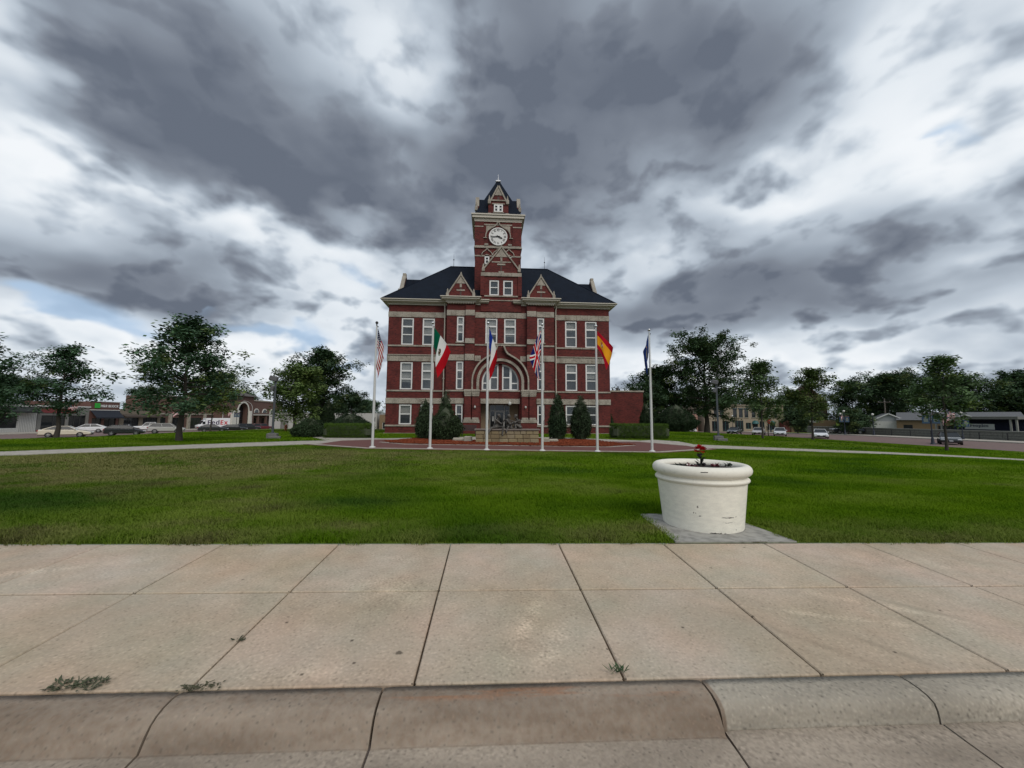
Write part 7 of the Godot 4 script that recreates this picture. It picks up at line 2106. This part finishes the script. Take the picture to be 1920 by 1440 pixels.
func buildings() -> void:
	var stone_w := stone()
	mat("coping_grey", lin(0.24, 0.235, 0.22), 0.9)
	var dark := mat("shop_glass", lin(0.016, 0.018, 0.020), 0.08, {"spec": 0.5})
	var fr_dark := mat("frame_dark", lin(0.03, 0.03, 0.03), 0.5); var fr_white := mat("frame_white", lin(0.6, 0.6, 0.58), 0.6)
	var plaster := ntex("plaster", 601, 0.03, [[0.0, gray(0.8)], [1.0, gray(1.0)]])
	var white := mat("white_wall", lin(0.62, 0.61, 0.58), 0.85, {"tex": plaster, "scale": 0.4}); var grey := mat("grey_wall", lin(0.22, 0.215, 0.20), 0.85, {"tex": plaster, "scale": 0.4})
	var tan := mat("tan_brick", lin(0.24, 0.165, 0.095), 0.9, {"tex": plaster, "scale": 0.9}); var brown := mat("brown_brick", lin(0.155, 0.085, 0.068), 0.9, {"tex": plaster, "scale": 1.3})
	var navy := mat("navy_cloth", lin(0.012, 0.016, 0.026), 0.85); var black := mat("awning_black", lin(0.014, 0.016, 0.016), 0.9)
	var q := PI / 2
	var Y := -1.02
	# storefront street, from near to far
	var t := thing("storefront", "white painted storefront with wide dark windows under a dark awning", "shop", Vector3(-76.0, Y, -48.0), q)
	var L := [[2.0, 19.3, 0.75, 3.2, "shop_window", 6]]
	shell(t, 21.8, 4.6, 12, white, L); openings(t, L, fr_white, dark); awning(t, 0.4, 21.4, 3.25, 4.3, 1.3, black)
	for i in 10:
		var b := B.new(); b.bb(19.5 + i * 0.23, 19.515 + i * 0.23, -0.4, 3.2, 0.0, 0.02); part(b, "board_joint", grey, t)
	t = thing("storefront", "grey storefront with a red sign band and recessed dark windows", "shop", Vector3(-76.0, Y, -69.9), q)
	L = [[0.6, 4.4, 0.5, 2.9, "shop_window", 2], [4.9, 7.9, 0.1, 2.9, "shop_window", 3]]
	shell(t, 8.4, 4.4, 12, grey, L); openings(t, L, fr_dark, dark)
	var b := B.new(); b.bb(0.5, 6.0, 3.3, 4.1, 0.0, 0.12); part(b, "sign_band", mat("band_red", lin(0.16, 0.025, 0.025), 0.6), t)
	b = B.new(); b.bb(-0.1, 8.5, 4.4, 4.6, -0.3, 0.15); part(b, "coping", fr_white, t)
	t = thing("storefront", "brown brick shop with a green square sign and a navy awning", "shop", Vector3(-76.0, Y, -78.4), q)
	L = [[0.5, 2.4, 0.1, 2.4, "shop_window", 2], [2.9, 5.3, 0.1, 2.4, "shop_window", 2]]
	shell(t, 5.85, 5.6, 12, mat("sign_brick", lin(0.15, 0.072, 0.058), 0.9, {"tex": plaster, "scale": 1.3}), L); openings(t, L, fr_dark, dark)
	awning(t, 0.1, 5.75, 2.35, 3.9, 1.2, navy)
	b = B.new(); b.bb(-0.05, 5.9, 3.92, 4.05, -0.2, 0.1); part(b, "sill", fr_white, t)
	b = B.new(); b.bb(-0.06, 5.91, 5.58, 5.7, -0.3, 0.08); part(b, "coping", fr_white, t)
	b = B.new(); b.cbox(Vector3(1.25, 4.82, 0.08), Vector3(0.95, 0.95, 0.16), 0.02); part(b, "green_square", mat("green_sign", lin(0.02, 0.36, 0.03), 0.5), t)
	sign_text(t, "H&R BLOCK", Vector3(3.65, 4.78, 0.08), 0.66, mat("sign_white", lin(0.7, 0.7, 0.7), 0.6))
	t = thing("storefront", "low tan storefront between the green sign shop and the arched building", "shop", Vector3(-76.0, Y, -84.4), q)
	L = [[1.0, 4.5, 0.2, 2.5, "shop_window", 3], [5.5, 9.2, 0.2, 2.5, "shop_window", 3]]
	shell(t, 10.0, 4.15, 14, mat("tan_plaster", lin(0.24, 0.20, 0.15), 0.9, {"tex": plaster, "scale": 0.5}), L); openings(t, L, fr_dark, dark); awning(t, 0.3, 9.7, 2.55, 3.2, 1.0, mat("brown_awning", lin(0.06, 0.045, 0.035), 0.9))
	b = B.new(); b.bb(-0.05, 10.05, 4.15, 4.3, -0.3, 0.08); part(b, "coping", mat("tan_plaster", Color.WHITE), t)
	# arched brick building
	t = thing("arcade_building", "large brown brick building with a tall arched portal and a tiled roof", "building", Vector3(-80.0, -1.75, -95.0), q)
	L = [[2.0, 6.0, 0.3, 3.2, "shop_window", 3], [8.0, 12.0, 0.3, 3.2, "shop_window", 3], [14.0, 18.0, 0.3, 3.2, "shop_window", 3]]
	shell(t, 22.0, 8.4, 4.5, brown, L); openings(t, L, fr_dark, dark)
	for x in [1.2, 7.0, 13.0, 18.8]:
		b = B.new(); b.cbox(Vector3(x, 1.9, 0.2), Vector3(0.8, 4.2, 0.5), 0.03); part(b, "pilaster", stone_w, t)
	b = B.new(); b.bb(0.0, 22.0, 8.4, 8.75, -0.4, 0.2); b.bb(0.0, 22.0, 4.0, 4.35, 0.0, 0.3); part(b, "stone_band", stone_w, t)
	b = B.new()      # portal block with its arch
	var x0 := 22.5; var x1 := 37.0; var cx := 31.8; var r := 2.5; var sp := 5.4; var zf := 2.6
	b.wall(x0, cx - r, -0.4, 10.0, zf, []); b.wall(cx + r, x1, -0.4, 10.0, zf, [])
	for i in 16:
		var a0 := PI * i / 16.0; var a1 := PI * (i + 1) / 16.0
		var p0 := Vector2(cx - cos(a0) * r, sp + sin(a0) * r); var p1 := Vector2(cx - cos(a1) * r, sp + sin(a1) * r)
		b.quad(Vector3(p0.x, p0.y, zf), Vector3(p1.x, p1.y, zf), Vector3(p1.x, 10.0, zf), Vector3(p0.x, 10.0, zf))
		b.quad(Vector3(p0.x, p0.y, zf - 1.6), Vector3(p1.x, p1.y, zf - 1.6), Vector3(p1.x, p1.y, zf), Vector3(p0.x, p0.y, zf))
	for s in [-1.0, 1.0]: b.quad(Vector3(cx + s * r, -0.4, zf - 1.6), Vector3(cx + s * r, -0.4, zf), Vector3(cx + s * r, sp, zf), Vector3(cx + s * r, sp, zf - 1.6))
	b.quad(Vector3(x0, -0.4, -8), Vector3(x0, -0.4, zf), Vector3(x0, 10, zf), Vector3(x0, 10, -8)); b.quad(Vector3(x1, -0.4, zf), Vector3(x1, -0.4, -8), Vector3(x1, 10, -8), Vector3(x1, 10, zf))
	part(b, "portal", brown, t)
	b = B.new()
	var arc := []
	for i in 17: arc.append(Vector2(cx - cos(PI * i / 16.0) * (r + 0.2), sp + sin(PI * i / 16.0) * (r + 0.2)))
	b.ribbon(arc, 0.45, zf, zf + 0.15); part(b, "arch_trim", mat("white_trim", lin(0.62, 0.60, 0.54), 0.8), t)
	for s in [-1.0, 1.0]:
		b = B.new()
		if s < 0: b.cbox(Vector3(cx - r - 1.7, 2.4, zf + 0.1), Vector3(3.4, 6.0, 0.7), 0.05)
		else: b.cbox(Vector3(cx + r + 0.6, 2.4, zf + 0.1), Vector3(1.2, 6.0, 0.7), 0.05)
		part(b, "stone_pier", mat("white_trim", Color.WHITE), t)
	b = B.new(); b.bb(cx - r, cx + r, -0.4, 8.0, zf - 1.7, zf - 1.6); part(b, "portal_glass", dark, t)
	b = B.new()
	for x in [cx - 0.9, cx + 0.9]: b.bb(x - 0.05, x + 0.05, -0.4, 7.6, zf - 1.6, zf - 1.5)
	for y in [2.6, 5.2]: b.bb(cx - r, cx + r, y, y + 0.1, zf - 1.59, zf - 1.49)
	part(b, "glazing_bar", fr_dark, t)
	b = B.new()      # hipped tile roof over the portal
	var e := 0.9
	var A := Vector3(x0 - e, 10.0, zf + e); var Bq := Vector3(x1 + e, 10.0, zf + e); var Cq := Vector3(x1 + e, 10.0, -8 - e); var D := Vector3(x0 - e, 10.0, -8 - e); var P := Vector3((x0 + x1) / 2, 13.2, -2.7)
	b.tri(A, Bq, P); b.tri(Bq, Cq, P); b.tri(Cq, D, P); b.tri(D, A, P); b.quad(A, D, Cq, Bq)
	part(b, "roof", mat("tile_roof", lin(0.10, 0.09, 0.082), 0.85, {"tex": plaster, "scale": 1.0}), t)
	b = B.new()      # low wing with small arches
	b.wall(37.0, 60.0, -0.6, 9.0, 0.0, []); b.quad(Vector3(60, -0.6, 0), Vector3(60, -0.6, -14), Vector3(60, 9, -14), Vector3(60, 9, 0)); b.quad(Vector3(37, 8.9, 0), Vector3(60, 8.9, 0), Vector3(60, 8.9, -14), Vector3(37, 8.9, -14))
	part(b, "wing", brown, t)
	b = B.new(); b.bb(37.0, 60.2, 8.85, 9.25, -0.4, 0.25); part(b, "stone_band", stone_w, t)
	for x in [38.6, 43.2, 48.0, 52.8, 57.4]:
		b = B.new()
		var sm := []; var pl := PackedVector2Array()
		for i in 13:
			sm.append(Vector2(x - cos(PI * i / 12.0) * 1.35, 4.9 + sin(PI * i / 12.0) * 1.35)); pl.append(Vector2(x - cos(PI * i / 12.0) * 1.2, 4.9 + sin(PI * i / 12.0) * 1.2))
		b.ribbon(sm, 0.28, 0.0, 0.14); part(b, "arch_trim", mat("white_trim", Color.WHITE), t)
		b = B.new(); b.prism(pl, 0.0, 0.05); part(b, "arch_window", dark, t)
		b = B.new(); b.bb(x - 1.5, x + 1.5, 0.2, 3.0, 0.0, 0.04); part(b, "shop_window", dark, t)
	b = B.new(); b.cbox(Vector3(47.0, 4.2, 1.2), Vector3(20.0, 0.5, 2.4), 0.05); part(b, "canopy", mat("canopy_pale", lin(0.36, 0.34, 0.31), 0.8), t)
	for x in [37.8, 40.9, 45.6, 50.4, 56.0]:
		b = B.new(); b.bb(x - 0.3, x + 0.3, -0.5, 4.0, 1.6, 2.2); part(b, "canopy_post", brown, t)
	# behind the courthouse
	t = thing("warehouse", "long low white warehouse seen behind the trunk of the light green tree", "building", Vector3(-58.0, -1.7, -106.0))
	L = [[3.0, 5.0, 0.0, 2.4, "door", 1], [9.0, 12.0, 0.0, 2.8, "door", 1]]
	shell(t, 28.0, 4.6, 10, mat("warehouse_white", lin(0.50, 0.49, 0.46), 0.8, {"tex": plaster, "scale": 0.3}), L); openings(t, L, fr_dark, grey)
	t = thing("small_shop", "small tan brick shop beside the white warehouse", "building", Vector3(-29.0, -1.7, -105.0))
	L = [[0.8, 3.0, 0.4, 2.2, "window", 2]]
	shell(t, 6.0, 4.2, 8, tan, L); openings(t, L, fr_white, dark)
	t = thing("flat_house", "pale flat roofed house glimpsed between the courthouse and the flagpole", "building", Vector3(-20.0, -1.6, -104.0))
	L = [[2.0, 4.0, 0.8, 2.4, "window", 2], [6.5, 8.5, 0.8, 2.4, "window", 2]]
	shell(t, 11.0, 4.4, 9, mat("cream_wall", lin(0.42, 0.38, 0.30), 0.85), L); openings(t, L, fr_white, dark)
	# across the back street on the far side
	t = thing("gable_building", "white gable end building behind the parked white sport utility", "building", Vector3(43.5, -1.75, -104.0))
	L = [[1.0, 2.6, 2.6, 4.2, "window", 1], [3.6, 7.6, 0.2, 2.4, "shop_window", 3]]
	shell(t, 9.0, 4.9, 12, white, L); openings(t, L, fr_dark, dark)
	b = B.new(); b.prism(PackedVector2Array([Vector2(0, 4.9), Vector2(9, 4.9), Vector2(4.5, 7.0)]), -12, 0.0); part(b, "gable", white, t)
	t = thing("storefront", "pink storefront with white trim beside the white gable building", "shop", Vector3(52.6, -1.75, -104.0))
	L = [[0.6, 4.8, 0.5, 2.3, "shop_window", 4]]
	shell(t, 5.6, 4.9, 10, mat("pink_wall", lin(0.42, 0.24, 0.19), 0.85, {"tex": plaster, "scale": 0.6}), L); openings(t, L, fr_white, dark)
	b = B.new(); b.bb(-0.02, 5.62, 2.6, 2.9, 0.0, 0.4); part(b, "canopy", fr_white, t)
	# two storey stone building with teal joinery
	t = thing("stone_building", "two storey pale stone building with arched dark windows and teal doors", "building", Vector3(59.5, -1.75, -103.0))
	var teal := mat("teal_paint", lin(0.022, 0.105, 0.105), 0.55)
	L = []
	for x in [3.4, 5.1, 8.9, 10.6, 12.2, 14.3, 16.1, 18.6, 20.6]: L.append([x - 0.55, x + 0.55, 4.05, 6.35, "window", 1])
	var G2 := [[2.2, 3.9, 0.2, 3.0, "shop_window", 2], [5.2, 7.0, 0.2, 3.0, "door", 2], [8.8, 11.2, 0.1, 3.2, "door", 3], [11.9, 13.4, 0.9, 2.6, "shop_window", 2], [13.9, 15.4, 0.1, 2.5, "door", 1], [15.9, 17.3, 0.1, 3.0, "door", 2], [18.4, 20.4, 0.6, 2.6, "shop_window", 2]]
	var lime := mat("pale_stone", lin(0.36, 0.305, 0.225), 0.9, {"tex": ntex("limestone", 201, 0.025, []), "scale": 0.5})
	shell(t, 23.0, 7.5, 14, lime, L + G2); openings(t, L, teal, dark); openings(t, G2, teal, dark)
	for k in L:
		b = B.new(); b.cbox(Vector3((k[0] + k[1]) / 2, 6.5, 0.05), Vector3(1.4, 0.35, 0.2), 0.06); part(b, "window_hood", mat("hood_dark", lin(0.05, 0.07, 0.075), 0.7), t)
		b = B.new(); b.bb(k[0] - 0.12, k[1] + 0.12, 3.92, 4.05, 0.0, 0.16); part(b, "sill", lime, t)
	b = B.new(); b.bb(-0.1, 23.1, 7.35, 7.6, -0.4, 0.3); b.bb(0.0, 23.0, 7.1, 7.2, 0.0, 0.12); part(b, "cornice", lime, t)
	b = B.new(); b.bb(8.5, 9.4, 7.6, 8.0, -4, -3); part(b, "roof_unit", fr_white, t)
	for x in [14.6, 19.4]:
		b = B.new()
		b.lathe(Vector3(x, 2.3, 0.05), [Vector2(0.95, 0.0), Vector2(0.9, 0.35), Vector2(0.72, 0.65), Vector2(0.4, 0.88), Vector2(0.001, 0.95)], 16, 1.0, 0.9)
		part(b, "dome_awning", teal, t)
	# low tan shop by the stop sign
	t = thing("storefront", "low tan brick shop with a white canopy beside the stop sign", "shop", Vector3(83.0, -1.75, -101.0))
	L = [[0.8, 6.0, 0.1, 2.6, "shop_window", 4]]
	shell(t, 13.0, 3.4, 10, tan, L); openings(t, L, fr_dark, dark)
	b = B.new(); b.cbox(Vector3(3.2, 3.1, 0.8), Vector3(6.6, 0.55, 1.8), 0.04); part(b, "canopy", fr_white, t)
	b = B.new(); b.bb(-1.9, -0.2, 0, 3.2, -4, -0.3); part(b, "side_wall", mat("red_wall", lin(0.14, 0.035, 0.03), 0.8), t)
	# white gabled house and tan store
	t = thing("gabled_house", "white gabled house with a grey roof behind the railing", "house", Vector3(86.0, -1.17, -82.0), -0.7)
	L = [[1.4, 2.6, 0.3, 1.1, "window", 1]]
	shell(t, 6.2, 2.7, 9, white, L); openings(t, L, fr_dark, dark)
	b = B.new(); b.prism(PackedVector2Array([Vector2(-0.1, 2.7), Vector2(6.3, 2.7), Vector2(3.1, 4.3)]), -0.05, 0.0); part(b, "gable", mat("gable_grey", lin(0.33, 0.34, 0.35), 0.8), t)
	b = B.new()
	for s in [-1.0, 1.0]: b.ribbon([Vector2(3.1 + s * 3.5, 2.5), Vector2(3.1, 4.4)], 0.16, -9.2, 0.4)
	part(b, "roof", mat("grey_shingle", lin(0.14, 0.145, 0.155), 0.9, {"tex": plaster, "scale": 1.2}), t)
	b = B.new()
	for s in [-1.0, 1.0]: b.ribbon([Vector2(3.1 + s * 3.55, 2.46), Vector2(3.1, 4.38)], 0.2, 0.4, 0.44)
	part(b, "barge_board", fr_white, t)
	t = thing("tan_store", "tan store with a grey roof, small gable and dark red awning", "shop", Vector3(88.5, -1.17, -78.5), -0.86)
	L = [[1.0, 2.4, 0.0, 2.0, "door", 1], [6.0, 8.5, 0.6, 1.9, "window", 3], [9.5, 15.5, 0.3, 1.7, "shop_window", 4]]
	shell(t, 17.0, 3.1, 10, tan, L); openings(t, L, fr_dark, dark)
	b = B.new(); b.prism(PackedVector2Array([Vector2(0.5, 3.0), Vector2(-10.4, 3.0), Vector2(-5.0, 4.7)]), 0.0, 17.2, Transform3D(Basis(Vector3(0, 0, 1), Vector3.UP, Vector3(-1, 0, 0)), Vector3(17.2, 0, 0)))
	part(b, "roof", mat("grey_shingle", Color.WHITE), t)
	b = B.new(); b.prism(PackedVector2Array([Vector2(7.4, 3.0), Vector2(12.0, 3.0), Vector2(9.7, 4.1)]), -1.0, 0.3); part(b, "gable", tan, t)
	b = B.new()
	for s in [-1.0, 1.0]: b.ribbon([Vector2(9.7 + s * 2.6, 2.85), Vector2(9.7, 4.15)], 0.16, 0.3, 0.4)
	part(b, "barge_board", fr_white, t)
	awning(t, 10.5, 16.6, 1.25, 2.6, 1.3, mat("red_awning", lin(0.17, 0.008, 0.022), 0.8))
	b = B.new(); b.ribbon([Vector2(12.2, 2.3), Vector2(13.0, 2.1), Vector2(13.4, 1.95), Vector2(14.4, 1.85)], 0.12, 0.9, 0.95); b.ribbon([Vector2(12.6, 2.25), Vector2(14.0, 2.18)], 0.08, 0.72, 0.75)
	part(b, "awning_mark", fr_white, t)
	# bank canopy with its sign
	t = thing("bank_canopy", "open drive-up canopy on pale posts with a dark blue back wall and a sign", "canopy", Vector3(85.5, 0.0, -68.0), -PI / 2 + 0.12)
	b = B.new(); b.cbox(Vector3(4.8, -0.6, -1.6), Vector3(11.6, 1.3, 4.4), 0.04); part(b, "plinth", mat("coping_grey", Color.WHITE), t)
	b = B.new(); b.bb(-0.2, 9.6, 0.05, 2.05, -3.6, -3.4); part(b, "back_wall", mat("navy_wall", lin(0.012, 0.018, 0.045), 0.7), t)
	b = B.new(); b.bb(-0.8, 10.4, 2.05, 2.45, -4.2, 0.7); part(b, "roof", mat("canopy_roof", lin(0.16, 0.155, 0.15), 0.8), t)
	b = B.new(); b.bb(-0.85, 10.45, 2.38, 2.52, 0.7, 0.8); part(b, "fascia", mat("coping_grey", Color.WHITE), t)
	for x in [-0.4, 0.4, 9.4, 10.1]:
		b = B.new(); b.cbox(Vector3(x, 1.05, 0.4), Vector3(0.22, 2.1, 0.22), 0.02); part(b, "post", mat("coping_grey", Color.WHITE), t)
	b = B.new(); b.cbox(Vector3(5.4, 0.75, 0.1), Vector3(3.8, 0.95, 0.12), 0.02); part(b, "sign_board", mat("sign_pale", lin(0.30, 0.31, 0.30), 0.6), t)
	sign_text(t, "Peoples", Vector3(5.4, 0.92, 0.18), 0.62, mat("sign_navy", lin(0.02, 0.025, 0.05), 0.6), true)
	# church gable far behind
	t = thing("church", "dark brick church gable showing over the far trees", "church", Vector3(96.0, -1.5, -118.0), -0.6)
	b = B.new(); b.bb(0, 10, 0, 9.0, -16, 0); b.prism(PackedVector2Array([Vector2(0, 9.0), Vector2(10, 9.0), Vector2(5, 14.5)]), -0.4, 0.0); part(b, "wall", brown, t)
	b = B.new(); b.prism(PackedVector2Array([Vector2(-0.4, 8.8), Vector2(10.4, 8.8), Vector2(5, 14.8)]), -16.2, -0.4); part(b, "roof", mat("church_roof", lin(0.09, 0.06, 0.055), 0.85), t)

func _ready() -> void:
	light_and_camera()
	ground()
	sidewalk()
	courthouse()
	buildings()
	flags()
	monument()
	bed_things()
	planter()
	plants()
	street_things()
	vehicles()
	weeds()
	grass()
